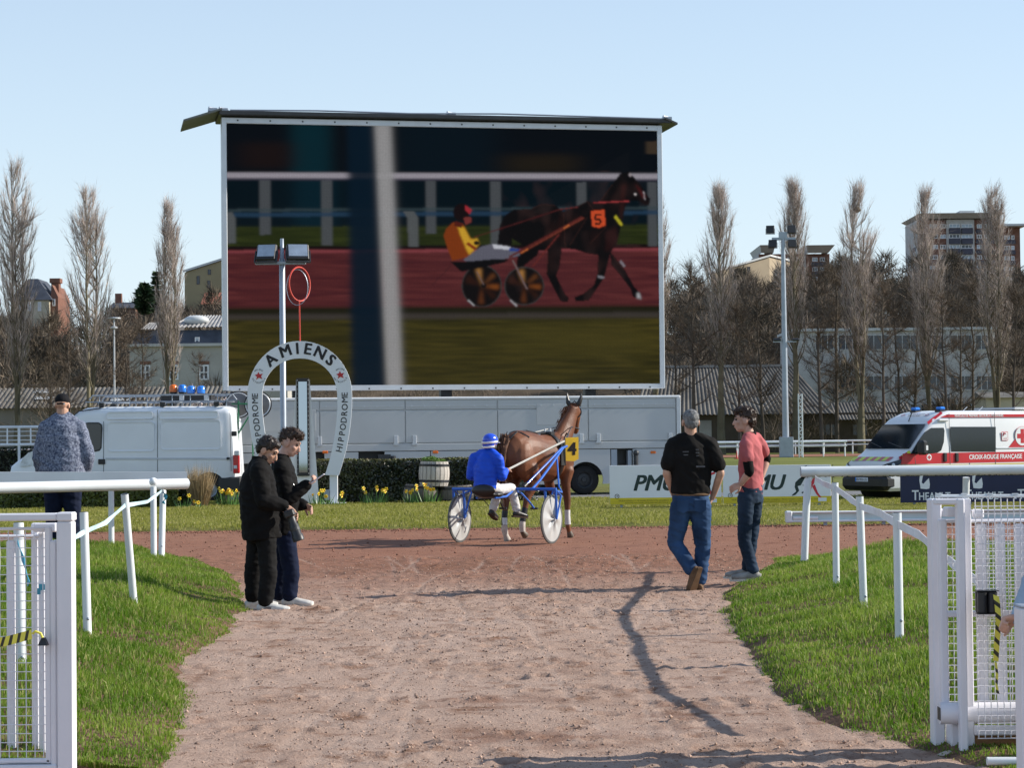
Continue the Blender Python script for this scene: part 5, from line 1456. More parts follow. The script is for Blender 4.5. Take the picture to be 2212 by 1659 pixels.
# ------------------------------------------------------------------ daffodils and other plants
M_daff = mat('daffodil_petals', (0.80, 0.62, 0.03), .5, .1, 20)
M_trump = mat('daffodil_trumpet', (0.75, 0.36, 0.02), .5, .1, 20)
M_dleaf = mat('daffodil_leaves', (0.07, 0.16, 0.035), .45, .25, 8, island=.3)
mb = MB()
for k in range(6):
    a = k * math.pi / 3
    M = Matrix.Rotation(a, 4, 'Z')
    mb.add([M @ Vector(p) for p in ((0, -.012, 0), (.035, -.018, .008), (.062, 0, .0), (.035, .018, .008), (0, .012, 0))], [(0, 1, 2, 3, 4)])
petals_me = mb.mesh('flower'); petals_me.materials.append(M_daff)
mb = MB(); mb.lathe([(.012, 0.0), (.016, .02), (.024, .035), (.012, .03), (.004, .01)], 8); trump_me = mb.mesh('trumpet'); trump_me.materials.append(M_trump)
def daffodils(label, px, py, n, hgt, spread, d=49.6):
    p = at(px, py, d)
    t = thing('daffodil_clump', label, 'flowers', (p.x, d, .045), 0, 'daffodils along the hedge')
    k = n * 7 + 10; a = rng.uniform(0, 2 * np.pi, k); rr = spread * .5 * np.sqrt(rng.random(k))
    B = np.stack([rr * np.cos(a), rr * np.sin(a), np.full(k, -.02)], -1); ln_ = hgt * rng.uniform(.5, .95, (k, 1))
    D = np.stack([np.cos(a) * .35, np.sin(a) * .35, np.ones(k)], -1) + rng.normal(size=(k, 3)) * .15
    V, F = twig_mesh(B, B + D * ln_, np.full(k, .03)); raw_mesh('leaves', V, F, 3, M_dleaf, t)
    st = MB()
    for j in range(n):
        x, y, z = rng.uniform(-spread / 2, spread / 2), rng.uniform(-.12, .12), hgt * rng.uniform(.75, 1.12)
        st.tube([(x * .5, y * .5, 0), (x * .8, y, z * .6), (x, y, z)], .006, 4)
        f = link('flower', petals_me, t); f.location = (x, y - .02, z); f.rotation_euler = (R(rng.uniform(60, 105)), R(rng.uniform(-20, 20)), R(rng.uniform(-60, 70))); f.scale = (.95,) * 3
        link('trumpet', trump_me, f)
    st.build('stems', M_dleaf, t)
daffodils('large daffodil clump right beside the dry grass tuft', 495, 1085, 12, .38, .5)
daffodils('two low daffodils left of the dry grass tuft', 397, 1095, 2, .26, .3, 48.6)
daffodils('low daffodils under the dry grass tuft', 432, 1100, 2, .14, .3, 48.4)
daffodils('daffodil clump at the foot of the mirror post', 690, 1086, 4, .30, .5)
daffodils('sparse daffodils at the right foot of the arch', 722, 1086, 3, .26, .5, 49.3)
daffodils('thick daffodil clump in the middle of the dark hedge', 808, 1086, 7, .36, .6)
daffodils('small daffodil clump in front of the lower left barrel', 886, 1086, 4, .34, .25)
daffodils('wide daffodil clump in front of the stacked barrels', 922, 1086, 8, .42, .55)
# dry ornamental grass
d_ = 49.0; p = at(432, 1098, d_)
t = thing('dry_grass_tuft', 'tall tuft of dry straw coloured grass in front of the van wheel', 'plant', (p.x, d_, .04))
k = 2600; a = rng.uniform(0, 2 * np.pi, k); rr = .16 * np.sqrt(rng.random(k)); B = np.stack([rr * np.cos(a), rr * np.sin(a), np.zeros(k)], -1)
D = np.stack([np.cos(a) * .14, np.sin(a) * .14, np.ones(k)], -1) + rng.normal(size=(k, 3)) * .11
V, F = twig_mesh(B, B + D * rng.uniform(.35, .95, (k, 1)), np.full(k, .014)); raw_mesh('blades', V, F, 3, mat('dry_straw', (0.36, 0.26, 0.14), .8, .2, 4, island=.4), t)
t = thing('low_shrub', 'low green shrub left of the lower barrels', 'shrub', (at(835, 1086, 49.8).x, 49.8, .04))
k = 700; a = rng.uniform(0, 2 * np.pi, k); rr = .3 * np.sqrt(rng.random(k)); leaf_cloud('foliage', t, np.stack([rr * np.cos(a), rr * np.sin(a) * .6, rng.random(k) * .24 * (1.1 - rr / .3)], -1), np.tile([0, 0, 1.0], (k, 1)), .025, M_hedge_lit)
MB().tube([(0, 0, -.02), (.02, 0, .12)], .015, 5).build('stem', M_bark_dark, t)
k = 900; t = thing('low_shrub', 'glossy dark bush behind the hind legs of the brown horse', 'shrub', (at(1128, 1090, 50.2).x, 50.2, .04)); a = rng.uniform(0, 2 * np.pi, k); rr = .42 * np.sqrt(rng.random(k)); leaf_cloud('foliage', t, np.stack([rr * np.cos(a), rr * np.sin(a) * .6, rng.random(k) * .85], -1), np.tile([0, -.7, .5], (k, 1)), .035, M_hedge)
MB().tube([(0, 0, -.02), (.02, 0, .5)], .03, 5).build('stem', M_bark_dark, t)

# ------------------------------------------------------------------ advertising boards
M_board_white = mat('board_white', (0.82, 0.83, 0.86), .5, .03, 1.5)
M_board_yellow = mat('board_yellow', (0.72, 0.56, 0.02), .5, .05, 3)
M_green_ink = mat('dark_green_print', (0.008, 0.03, 0.028), .5, .05, 4)
M_red_ink = mat('red_print', (0.62, 0.03, 0.05), .5, .05, 4)
M_navy = mat('board_navy', (0.008, 0.014, 0.06), .5, .1, 2)
M_tiny = mat('small_print', (0.10, 0.08, 0.02), .6, .1, 4)
HORSE_DK = [  # prancing horse, dark half; units of board height, origin at the horse's shoulder
    [(-.30, .02), (-.22, .10), (-.05, .13), (.02, .16), (.10, .33), (.18, .40), (.10, .41), (.0, .36), (.06, .43), (-.04, .39), (.02, .48), (-.08, .43), (-.10, .36), (-.13, .27), (-.12, .22), (-.06, .26), (-.02, .18), (-.10, .04), (-.16, -.06), (-.24, -.08)],
    [(-.30, .02), (-.24, -.08), (-.20, -.20), (-.30, -.31), (-.40, -.34), (-.38, -.30), (-.28, -.22), (-.32, -.10)],
    [(-.14, -.05), (-.04, -.08), (-.06, -.20), (-.14, -.25), (-.12, -.28), (-.02, -.22), (.02, -.06)]]
HORSE_RED = [[(.02, .16), (.10, .33), (.17, .36), (.30, .28), (.36, .30), (.40, .26), (.30, .22), (.22, .10), (.20, -.02), (.12, -.10), (.02, -.06), (-.04, .05)],
             [(.06, -.08), (.14, -.10), (.08, -.28), (.0, -.37), (-.12, -.38), (-.10, -.35), (.0, -.32), (.06, -.24)],
             [(.14, -.08), (.22, -.04), (.30, -.26), (.40, -.40), (.36, -.41), (.26, -.30)]]
def pmu_board(label, px0, px1, d, tx):
    p0, p1 = at(px0, 1097, d), at(px1, 1097, d); w = p1.x - p0.x; h = at(px0, 1006, d).z - .10
    t = thing('advertising_board', label, 'board', (p0.x, d, .10), 0, 'white advertising boards beside the track')
    MB().bbox((0, 0, 0), (w, .04, h), .004).build('panel', M_board_white, t)
    MB().box((.002, -.004, .004), (w - .002, .0, h * .175)).build('yellow_strip', M_board_yellow, t)
    for x in (.25, w - .25): mb = MB(); mb.box((x - .025, .041, -.09), (x + .025, .09, h * .9)); mb.bar((x, .09, h * .6), (x, .6, -.07), .03); mb.build('prop', M_steel, t)
    f = lambda x, z, y=-.003: Matrix.Translation((x, y, z)) @ Matrix.Rotation(R(90), 4, 'X')
    ms = [text_mesh('PMU', h * .56, f(tx * w, h * .53), shear=.28, bold=.012, space=.98)]
    join_meshes('lettering', ms, M_green_ink, t)
    hx = tx * w + h * 1.17
    mb = MB()
    for p in HORSE_DK: mb.prism([(x * h * .98, y * h * .98) for x, y in p], f(hx, h * .52, -.003), .002)
    mb.build('horse_emblem_dark', M_green_ink, t)
    mb = MB()
    for p in HORSE_RED: mb.prism([(x * h * .98, y * h * .98) for x, y in p], f(hx, h * .52, -.0035), .002)
    mb.build('horse_emblem_red', M_red_ink, t)
    ms = [text_mesh("LES JEUX D'ARGENT ET DE HASARD PEUVENT ÊTRE DANGEREUX : PERTES D'ARGENT, CONFLITS FAMILIAUX, ADDICTION", h * .052, f(w * .5, h * .10, -.006), sx=.84), text_mesh('RETROUVEZ NOS CONSEILS SUR JOUEURS-INFO-SERVICE.FR (09 74 75 13 13 - APPEL NON SURTAXÉ)', h * .048, f(w * .44, h * .045, -.006), sx=.8)]
    join_meshes('small_print', ms, M_tiny, t)
    mb = MB(); mb.tube([(w * .065 + .045 * math.cos(a), -.004, h * .215 + .045 * math.sin(a)) for a in np.linspace(0, 2 * math.pi, 17)[:-1]], .005, 4, closed=True); o = mb.build('age_mark', M_ink, t)
    join_meshes('age_lettering', [text_mesh('18', .05, f(w * .065, h * .215, -.004))], M_ink, t)
    MB().box((w - .28, -.008, .03), (w - .1, -.005, .11)).build('sticker', M_board_white, t)
    return t
pmu_board('white betting board behind the man in the black T-shirt', 1317, 1558, 45.7, .40)
pmu_board('white betting board with the galloping horse emblem behind the pink shirt', 1562, 1795, 45.7, .36)
p0 = at(1945, 1094, 45.4); w = at(2560, 1094, 45.4).x - p0.x; h = at(1945, 1012, 45.4).z - .09
t = thing('advertising_board', 'navy blue board with white horse head emblems by the ambulance', 'board', (p0.x, 45.4, .09))
MB().bbox((0, 0, 0), (w, .04, h), .004).build('panel', M_navy, t)
for x in (.3, 1.5, w - .3): mb = MB(); mb.box((x - .025, .041, -.09), (x + .025, .09, h * .9)); mb.build('prop', M_steel, t)
f = lambda x, z, y=-.003: Matrix.Translation((x, y, z)) @ Matrix.Rotation(R(90), 4, 'X')
for k in range(5):
    cx = .60 + k * 1.125
    if cx > w - .3: break
    mb = MB()
    for poly in ([(-.20, .42), (-.17, .20), (-.19, -.02), (-.15, -.30), (.05, -.32), (.15, -.30), (.17, -.16), (.14, .06), (.02, -.06), (-.05, -.14), (-.11, -.10), (-.08, .08), (-.02, .30), (-.06, .44)], [(.14, .42), (.38, .42), (.40, .20), (.32, .32), (.22, .38)]):
        mb.prism([(x * .62, y * .62) for x, y in poly], f(cx - .08, h * .66), .002)
    mb.build('horse_head_emblem', M_board_white, t)
    ms = [text_mesh('T', .30, f(cx - .36, h * .20), bold=.006, align='LEFT', sx=.8), text_mesh('HEAULT', .23, f(cx - .22, h * .17), bold=.004, align='LEFT', sx=.8)]
    join_meshes('lettering', ms, M_board_white, t)
# ================================================================== RAILS, POSTS, GATES
M_pvc = mat('white_pvc', (0.74, 0.77, 0.78), .38, .10, 1.6, spec=.45, detail=8)
M_gate = mat('gate_white', (0.78, 0.77, 0.81), .42, .06, 2.2, detail=7)
M_tape = mat('white_tape', (0.74, 0.75, 0.78), .7, .05, 8, .002, 90)
M_blue_tape = mat('pale_blue_tape', (0.50, 0.68, 0.72), .6, .15, 10)
M_blue_deep = mat('blue_tape', (0.05, 0.32, 0.45), .6, .2, 10)
def vz(side, x, y):
    h, t, f = verge_surface(side, np.array([x]), np.array([y])); return float(h[0])
# --- left: big round rail, flat rail behind it, leaning posts
a, b = at(404, 1045, 25.2), at(-70, 1056, 23.6)
t = thing('round_rail', 'thick white round rail ending above the leaning posts, left', 'rail', (a.x, a.y, 0))
L = Vector((a.x, a.y, 0))
MB().tube([a - L, b - L], .064, 20).build('tube', M_pvc, t, 50)
MB().tube([a - L - (b - a).normalized() * .012, a - L + (b - a).normalized() * .002], .05, 16).build('end_cap', M_steel, t)
for (px, by, y) in ((332, 1189, 24.6),):
    p = at(px, by, y); q = at(px - 1, 1052, y + .1); MB().tube([p - L - Vector((0, 0, .1)), q - L], .036, 12).build('post', M_pvc, t, 50); MB().sphere(q - L + Vector((0, 0, .06)), .05, 10, 6).build('clamp', M_pvc, t, 60)
a, b = at(404, 1035, 25.7), at(-70, 1035, 25.3)
t = thing('flat_rail', 'flat grooved white rail behind the thick round rail, left', 'rail', (a.x, a.y, 0)); L = Vector((a.x, a.y, 0))
d_ = (b - a).normalized(); up = Vector((0, 0, 1)); nn = d_.cross(up)
prof = [(-.05, -.085), (.05, -.085), (.05, -.06), (-.02, -.05), (-.035, .0), (-.02, .05), (.05, .06), (.05, .085), (-.05, .085)]
mb = MB(); m_ = len(prof); vs = [a - L + nn * x + up * z for x, z in prof] + [b - L + nn * x + up * z for x, z in prof]
mb.add(vs, [(i, (i + 1) % m_, m_ + (i + 1) % m_, m_ + i) for i in range(m_)] + [tuple(range(m_)), tuple(range(m_, 2 * m_))[::-1]]); mb.build('profile', M_pvc, t)
for k in (.35, .95): p = a.lerp(b, k); MB().tube([(p.x - L.x, p.y - L.y, vz(-1, p.x, p.y) - .1), p - L - up * .08], .035, 10).build('post', M_pvc, t, 50)
def lone_post(label, base, top, r, side, group):
    t = thing('rail_post', label, 'post', base, 0, group)
    v = top - base
    MB().tube([(0, 0, -.15), v], r, 14).build('tube', M_pvc, t, 50)
    f = v.normalized(); 
    for k in (.10,): MB().sphere(f * (v.length * k) + Vector((r * .3, -r * .95, 0)), .011, 8, 5).build('bolt', M_steel, t, 60)
    MB().tube([v - f * .004, v + f * .004], r * .82, 12).build('end_plug', M_dark_metal, t)
    return t
gl, gr = 'leaning white rail posts on the left bank', 'white rail posts down the right bank'
lone_post('upright white post nearest the left gate, blue tape tied to it', at(190, 1362, 14.9), at(181, 1107, 14.95), .030, -1, gl)
lone_post('white post leaning left, between the gate and the rail end', at(292, 1302, 17.4), at(269, 1068, 17.2), .031, -1, gl)
lone_post('white post under the end of the round rail', at(348, 1193, 25.0), at(352, 1060, 25.3), .038, -1, gl)
lone_post('thin short white stake beyond the rail end post', at(351, 1166, 29.2), at(352, 1100, 29.2), .014, -1, gl)
lone_post('white post seen through the mesh of the left gate', at(48, 1452, 12.6), at(40, 1130, 12.7), .031, -1, gl)
# --- right: round rail with curved support, three posts and sagging tape
a, b = at(1729, 1019.5, 24.2), at(2420, 1012, 24.2)
t = thing('round_rail', 'thick white round rail crossing in front of the ambulance', 'rail', (a.x, a.y, 0)); L = Vector((a.x, a.y, 0))
MB().tube([a - L, b - L], .059, 20).build('tube', M_pvc, t, 50); MB().tube([a - L + Vector((-.004, 0, 0)), a - L + Vector((.002, 0, 0))], .05, 16).build('end_cap', M_steel, t)
k = 500; V, F = twig_mesh(*(lambda q: (q, q + rng.normal(size=q.shape) * [.02, .006, .006]))(np.stack([rng.random(k) ** .7 * (b - a).length, rng.normal(-.02, .018, k), a.z - .058 + rng.normal(0, .004, k)], -1)), np.full(k, .012)); raw_mesh('moss', V, F, 3, mat('moss', (.03, .045, .015), .9, .3, 9), t)
p0, p1 = at(1736, 1196, 24.2), at(1744, 1040, 24.2); p2 = at(1756, 1026, 24.25)
MB().tube([p0 - L - Vector((0, 0, .15)), p0.lerp(p1, .5) - L, p1 - L, p1.lerp(p2, .6) + Vector((-.01, 0, .02)) - L, p2 - L], .042, 14).build('post', M_pvc, t, 50)
for px in (2075, 2330): p = at(px, 1196, 24.6); MB().tube([(p.x - L.x, .2, vz(1, p.x, 24.4) - .1), (p.x - L.x, .05, 1.05)], .04, 12).build('post', M_pvc, t, 50)
R1 = (at(1806, 1268, 18.9), at(1803, 1043, 18.9)); R2 = (at(1866, 1312, 16.7), at(1856, 1073, 16.7)); R3 = (at(1942, 1366, 14.4), at(1937, 1108, 14.4))
for (pb, pt), lab in ((R1, 'white post nearest the round rail, on the right bank'), (R2, 'middle white post on the right bank'), (R3, 'white post nearest the right gate, on the right bank')):
    lone_post(lab, pb, pt, .030, 1, gr)
def ribbon(name, pts, w, m, parent=None, tw=0.0, sub=6, thick=.004, mats=None, stripe=None):
    """Flat tape hung through pts; w its height; wavers a little."""
    P = []
    for i in range(len(pts) - 1):
        for k in range(sub): P.append(Vector(pts[i]).lerp(Vector(pts[i + 1]), k / sub))
    P.append(Vector(pts[-1])); n = len(P); vs = []
    for i, p in enumerate(P):
        d = (P[min(i + 1, n - 1)] - P[max(i - 1, 0)]).normalized(); u = Vector((0, 0, 1)) if abs(d.z) < .95 else Vector((1, 0, 0))
        sd = d.cross(u).normalized(); u = sd.cross(d)
        ang = tw * math.sin(i * .9) ; v = u * math.cos(ang) + sd * math.sin(ang); ww = w * (.94 + .06 * math.sin(i * 1.7))
        for s_, o_ in ((-1, -1), (1, -1), (1, 1), (-1, 1)): vs.append(p + v * (s_ * ww / 2) + v.cross(d) * (o_ * thick / 2))
    fs = []
    for i in range(n - 1):
        for j in range(4): fs.append((4 * i + j, 4 * i + (j + 1) % 4, 4 * i + 4 + (j + 1) % 4, 4 * i + 4 + j))
    fs += [(0, 1, 2, 3)[::-1], (4 * n - 4, 4 * n - 3, 4 * n - 2, 4 * n - 1)]
    mb = MB(); mb.add(vs, fs); o = mb.build(name, m, parent)
    return o
fwd = Vector((0, -.035, 0))
pts = [at(1760, 1033, 24.1), at(1775, 1044, 22.4) + fwd, R1[1] + Vector((0, -.04, -.05)), at(1830, 1075, 17.7) + fwd, R2[1] + Vector((.0, -.04, -.075)), at(1898, 1108, 15.5) + fwd, R3[1] + Vector((0, -.04, -.08)), at(1985, 1156, 13.3), at(2030, 1196, 12.5), at(2062, 1222, 12.0), at(2130, 1270, 11.1)]
tag(ribbon('barrier_tape', pts, .058, M_tape, None, .08), 'sagging white tape strung down the right bank posts to the gate', 'tape')
l1 = at(182, 1150, 14.9); l2 = at(271, 1092, 17.15); l3 = at(351, 1060, 25.2)
tag(ribbon('barrier_tape', [at(150, 1168, 13.4), l1 + fwd, l1.lerp(l2, .5) - Vector((0, 0, .035)) + fwd, l2 + fwd, l2.lerp(l3, .5) - Vector((0, 0, .05)), l3 + fwd], .036, M_blue_tape, None, .3), 'pale blue tape tied between the leaning left posts', 'tape')
tag(ribbon('barrier_tape', [at(41, 1170, 12.6) + fwd, at(52, 1215, 12.3), at(62, 1262, 12.0)], .03, M_blue_deep, None, .4), 'strip of blue tape hanging behind the left gate mesh', 'tape')
o = ribbon('tape_knot', [at(352, 1062, 25.2), at(358, 1074, 25.15), at(353, 1088, 25.2)], .05, M_blue_deep, None, .8); tag(o, 'frayed blue tape end at the round rail post', 'tape')
# --- low kerb rail on the far side of the track, right
a, b = at(1702, 1125, 36.6), at(2400, 1118, 36.6)
t = thing('kerb_rail', 'low white kerb rail lying along the far track edge', 'rail', (a.x, a.y, 0)); L = Vector((a.x, a.y, 0)); ln = b.x - a.x
MB().bbox((0, -.1, .06), (ln, .06, .10), .01).build('lower_flange', M_pvc, t); MB().bbox((0, -.1, .215), (ln, .06, .245), .01).build('upper_flange', M_pvc, t)
MB().box((.01, -.04, .1), (ln, .0, .215)).build('web', mat('kerb_web', (.55, .68, .68), .5, .08, 2), t); MB().bbox((-.05, -.12, .05), (.06, .08, .255), .02).build('end_piece', M_pvc, t)
MB().tube([(.07, -.07, .13), (.5, -.07, .13)], .035, 10).build('joint_pipe', M_pvc, t, 50)
for k in range(6): MB().box((.6 + k, -.05, -.05), (.66 + k, .0, .07)).build('foot', M_steel, t)

# --- left gate
GD = 9.7; s_ = FPX / GD
g0 = at(140, 1680, GD); g0.z = 0
t = thing('mesh_gate', 'white mesh gate in the lower left corner with a striped belt', 'gate', g0); L = g0
def gp(px, py, d=None): return at(px, py, GD if d is None else d) - L
def gbox(name, x0, y0, x1, y1, d0, d1, m=M_gate, e=.006, par=None):
    a, b = gp(x0, y1, d0), gp(x1, y0, d0); return MB().bbox((a.x, d0 - L.y, a.z), (b.x, d1 - L.y, b.z), e).build(name, m, par or t)
gbox('post', 124, 1127, 156, 1690, GD, GD + .08); gbox('top_rail', -160, 1109, 122, 1128, GD, GD + .07); gbox('corner_cap', 122, 1107, 157, 1126.5, GD - .004, GD + .086)
gbox('post', 110, 1168, 121, 1690, GD + .02, GD + .1)
gbox('leaf_stile', 98, 1138, 109, 1650, GD + .03, GD + .075); gbox('leaf_rail', -160, 1139, 97, 1148, GD + .03, GD + .07); gbox('leaf_rail', -160, 1640, 109, 1652, GD + .03, GD + .07); gbox('bottom_rail', -160, 1653, 123, 1672, GD + .01, GD + .09)
gbox('back_post', 69, 1130, 83, 1660, GD + .34, GD + .39); gbox('back_post', 84, 1150, 97, 1660, GD + .30, GD + .33); gbox('back_post', 15, 1168, 30, 1652, GD + .30, GD + .34); gbox('back_rail', -160, 1155, 94, 1164, GD + .3, GD + .35); gbox('back_rail', 72, 1130, 121, 1150, GD + .25, GD + .3)
z0, z1 = gp(0, 1641).z, gp(0, 1147).z
mbv = MB().tube([(0, 0, z0), (0, 0, z1)], .0022, 5).mesh('wire'); mbv.materials.append(M_gate)
for k in range(14): o = link('wire', mbv, t); o.location = (gp(88 - k * 18.7, 1400).x, GD + .05 - L.y, 0)
xa, xb = gp(-160, 1400).x, gp(98, 1400).x
mbh = MB().tube([(xa, 0, 0), (xb, 0, 0)], .0022, 5).mesh('wire'); mbh.materials.append(M_gate)
for k in range(25): o = link('wire', mbh, t); o.location = (0, GD + .0455 - L.y, gp(50, 1166 + k * 19.2).z)
for (x0, x1) in ((84.2, 97.2), (109.5, 116)): a, b = gp(x0, 1275, GD + .295), gp(x1, 1262, GD + .295); MB().box((a.x, GD + (.29 if x0 < 100 else .01) - L.y, a.z), (b.x, GD + (.298 if x0 < 100 else .018) - L.y, b.z)).build('tape_strip', M_blue_deep, t)
M_belt_y = mat('belt_yellow', (0.85, 0.76, 0.10), .6, .08, 9); M_belt_k = mat('belt_black', (0.045, 0.043, 0.025), .6, .15, 9)
def striped(name, pts, w, n, side=(0, 0, 1), skew=.5, thick=.002, parent=None):
    """Yellow and black striped webbing along pts."""
    P = [Vector(p) for p in pts]; cum = [0]
    for p, q in zip(P[:-1], P[1:]): cum.append(cum[-1] + (q - p).length)
    def pos(s):
        s = min(max(s, 0), cum[-1] - 1e-6); i = max(k for k in range(len(P) - 1) if cum[k] <= s); return P[i].lerp(P[i + 1], (s - cum[i]) / (cum[i + 1] - cum[i])), (P[i + 1] - P[i]).normalized()
    T_ = cum[-1]; vs, fs, mi = [], [], []
    for k in range(n):
        q = []
        lo, hi = (k + (.0 if k % 2 == 0 else .22)) / n, (k + 1 + (.22 if k % 2 == 0 else 0)) / n
        for s0, e in ((lo, -1), (hi, -1), (hi, 1), (lo, 1)):
            s1 = s0 * T_ + e * skew * w / 2
            p, d = pos(min(max(s1, 0), T_)); u = Vector(side); u = (u - d * u.dot(d)).normalized(); q.append(p + u * (e * w / 2))
        nrm = (q[1] - q[0]).cross(q[3] - q[0]).normalized() if (q[1] - q[0]).length > 1e-6 else Vector((0, -1, 0))
        b_ = len(vs); vs += q + [p + nrm * thick for p in q]
        fs += [(b_, b_ + 1, b_ + 2, b_ + 3)[::-1], (b_ + 4, b_ + 5, b_ + 6, b_ + 7), (b_, b_ + 1, b_ + 5, b_ + 4), (b_ + 2, b_ + 3, b_ + 7, b_ + 6)]; mi += [k % 2] * 4
    me = bpy.data.meshes.new(name); me.from_pydata([tuple(v) for v in vs], [], fs); me.update(); me.materials.append(M_belt_y); me.materials.append(M_belt_k)
    for p, i in zip(me.polygons, mi): p.material_index = i
    return link(name, me, parent)
tb = thing('striped_belt', 'yellow and black striped belt clipped to the left gate', 'belt', at(92, 1385, GD - .02)); LB = tb.location.copy()
o = striped('webbing', [at(-60, 1399, GD - .03) - LB, at(20, 1384, GD - .03) - LB, at(70, 1370, GD - .025) - LB], .042, 15, parent=tb)
mb = MB(); mb.tube([at(70, 1370, GD - .02) - LB, at(76, 1364, GD - .02) - LB, at(88, 1369, GD - .02) - LB, at(92, 1378, GD - .02) - LB], .006, 6); mb.build('loop', M_belt_y, tb)
mb = MB(); a = at(93, 1378, GD - .01) - LB; mb.add([a + Vector(p) for p in ((-.008, 0, 0), (.008, 0, 0), (.022, -.012, -.035), (-.022, -.012, -.035), (-.008, .02, 0), (.008, .02, 0), (.022, .025, -.035), (-.022, .025, -.035))], [(0, 1, 2, 3), (5, 4, 7, 6), (4, 5, 1, 0), (3, 2, 6, 7), (1, 5, 6, 2), (4, 0, 3, 7)]); mb.build('clip', M_black_plastic, tb)

# --- right gate
GD = 10.2
g0 = at(2090, 1625, GD); g0.z = 0
t = thing('mesh_gate', 'white mesh sliding gate with tall posts in the lower right corner', 'gate', g0); L = g0
gbox('post', 2018, 1078, 2033, 1613, GD + .16, GD + .27); gbox('post', 2075, 1077, 2083, 1626, GD - .08, GD - .02)
a, b = gp(2083, 1628, GD - .06), gp(2101, 1078, GD - .06); MB().bbox((a.x, GD - .015 - L.y, 0), (b.x, GD + .08 - L.y, b.z), .004).build('post', M_gate, t)
gbox('head_bar', 2018, 1077, 2074.5, 1091, GD - .07, GD - .03); gbox('head_bar', 2033.5, 1100, 2072, 1116, GD + .17, GD + .26)
gbox('leaf_stile', 2034.5, 1122, 2044, 1540, GD + .06, GD + .12); gbox('leaf_rail', 2044, 1121, 2260, 1130, GD + .06, GD + .12); gbox('leaf_rail', 2044, 1319, 2260, 1334, GD + .06, GD + .12); gbox('leaf_rail', 2044, 1546, 2260, 1558, GD + .06, GD + .12)
for k, x in enumerate((2116, 2157, 2198, 2238)): gbox('leaf_bar', x, 1131, x + 13.5, 1545, GD + .065, GD + .10)
mb = MB(); a, b = gp(2030, 1543, GD - .0), gp(2260, 1543, GD); mb.tube([(a.x, .02, a.z), (b.x, .02, a.z)], .052, 12); mb.build('bottom_tube', M_gate, t, 50); a = gp(2029.5, 1543, GD); MB().box((a.x - .002, -.012, a.z - .03), (a.x + .012, .052, a.z + .03)).build('tube_end', M_dark_metal, t)
gbox('guide_block', 2044, 1096, 2066, 1117, GD - .0, GD + .1); gbox('guide_block', 2103, 1100, 2125, 1120, GD + .0, GD + .05)
gbox('base_shoe', 2055, 1565, 2078, 1617, GD + .05, GD + .2); gbox('bottom_sheet', 2104, 1566, 2260, 1590, GD - .03, GD - .018)
z0, z1 = gp(2150, 1590).z, gp(2150, 1077).z
mbv = MB().tube([(0, 0, z0), (0, 0, z1)], .0026, 5).mesh('wire'); mbv.materials.append(M_gate)
for k in range(13): o = link('wire', mbv, t); o.location = (gp(2103 + k * 13.8, 1300).x, -.06, 0)
xa, xb = gp(2101, 1300).x, gp(2262, 1300).x
mbh = MB().tube([(xa, 0, 0), (xb, 0, 0)], .0026, 5).mesh('wire'); mbh.materials.append(M_gate)
for k in range(32): o = link('wire', mbh, t); o.location = (0, -.0548, gp(2150, 1093 + k * 16.1).z)
z0, z1 = gp(2150, 1546).z, gp(2150, 1130).z
mbv = MB().tube([(0, 0, z0), (0, 0, z1)], .0022, 5).mesh('wire'); mbv.materials.append(M_gate)
for k in range(17): o = link('wire', mbv, t); o.location = (gp(2056 + k * 12.6, 1300).x, .11, 0)
xa, xb = gp(2044, 1300).x, gp(2262, 1300).x
mbh = MB().tube([(xa, 0, 0), (xb, 0, 0)], .0022, 5).mesh('wire'); mbh.materials.append(M_gate)
for k in range(26): o = link('wire', mbh, t); o.location = (0, .1155, gp(2100, 1141 + k * 15.9).z)
a, b = gp(2019, 1072, GD - .0), gp(2262, 1071, GD); MB().tube([a, b], .008, 8).build('top_tube', M_pvc, t)
for k in range(6): a = gp(2027 + k * 55, 1068.5, GD); MB().box((a.x - .014, -.01, a.z), (a.x + .014, .01, a.z + .006)).box((a.x - .005, -.005, a.z - .02), (a.x + .005, .005, a.z)).build('bracket', M_pvc, t)
wb = at(2168, 1620, GD + .03); tag(MB().add([(-.0, 0, 0), (.19, 0, 0), (.27, 0, .11), (.0, 0, .11), (0, .15, 0), (.19, .15, 0), (.27, .15, .11), (0, .15, .11)], [(0, 1, 2, 3), (5, 4, 7, 6), (3, 2, 6, 7), (1, 5, 6, 2), (4, 0, 3, 7), (4, 5, 1, 0)]).build('wooden_block', mat('stained_wood', (.22, .11, .04), .7, .3, 8, stretch=(1, 1, 6))), 'brown wooden block under the right gate mesh', 'block').location = (at(2104, 1620, GD).x, GD + .0, 0.02)
M_mat = mat('rubber_mat', (.10, .10, .11), .8, .2, 10)
mb = MB()
for i in range(26):
    for j in range(5): mb.bbox((i * .03, j * .03, 0), (i * .03 + .026, j * .03 + .026, .014), .004)
mb.box((0, 0, -.004), (.78, .15, .004)); o = mb.build('rubber_mat', M_mat); o.location = (at(2118, 1625, 10.0).x, 9.86, .03); tag(o, 'dark ribbed rubber mat at the foot of the right gate', 'mat')
a, b = at(2131, 1645, 9.72), at(2320, 1645, 9.72)
tag(MB().tube([a, b], .019, 14).build('ground_pipe', M_pvc, None, 50), 'white pipe lying on the ground below the right gate', 'pipe')
mb = MB(); c = on_ground(2105, 1640); mb.sphere((0, 0, 0), (.16, .08, .035), 12, 7); o = mb.build('concrete_lump', M_concrete, None, 60); o.location = (c.x - .02, c.y + .02, .012); tag(o, 'rounded concrete footing beside the right gate post', 'footing')
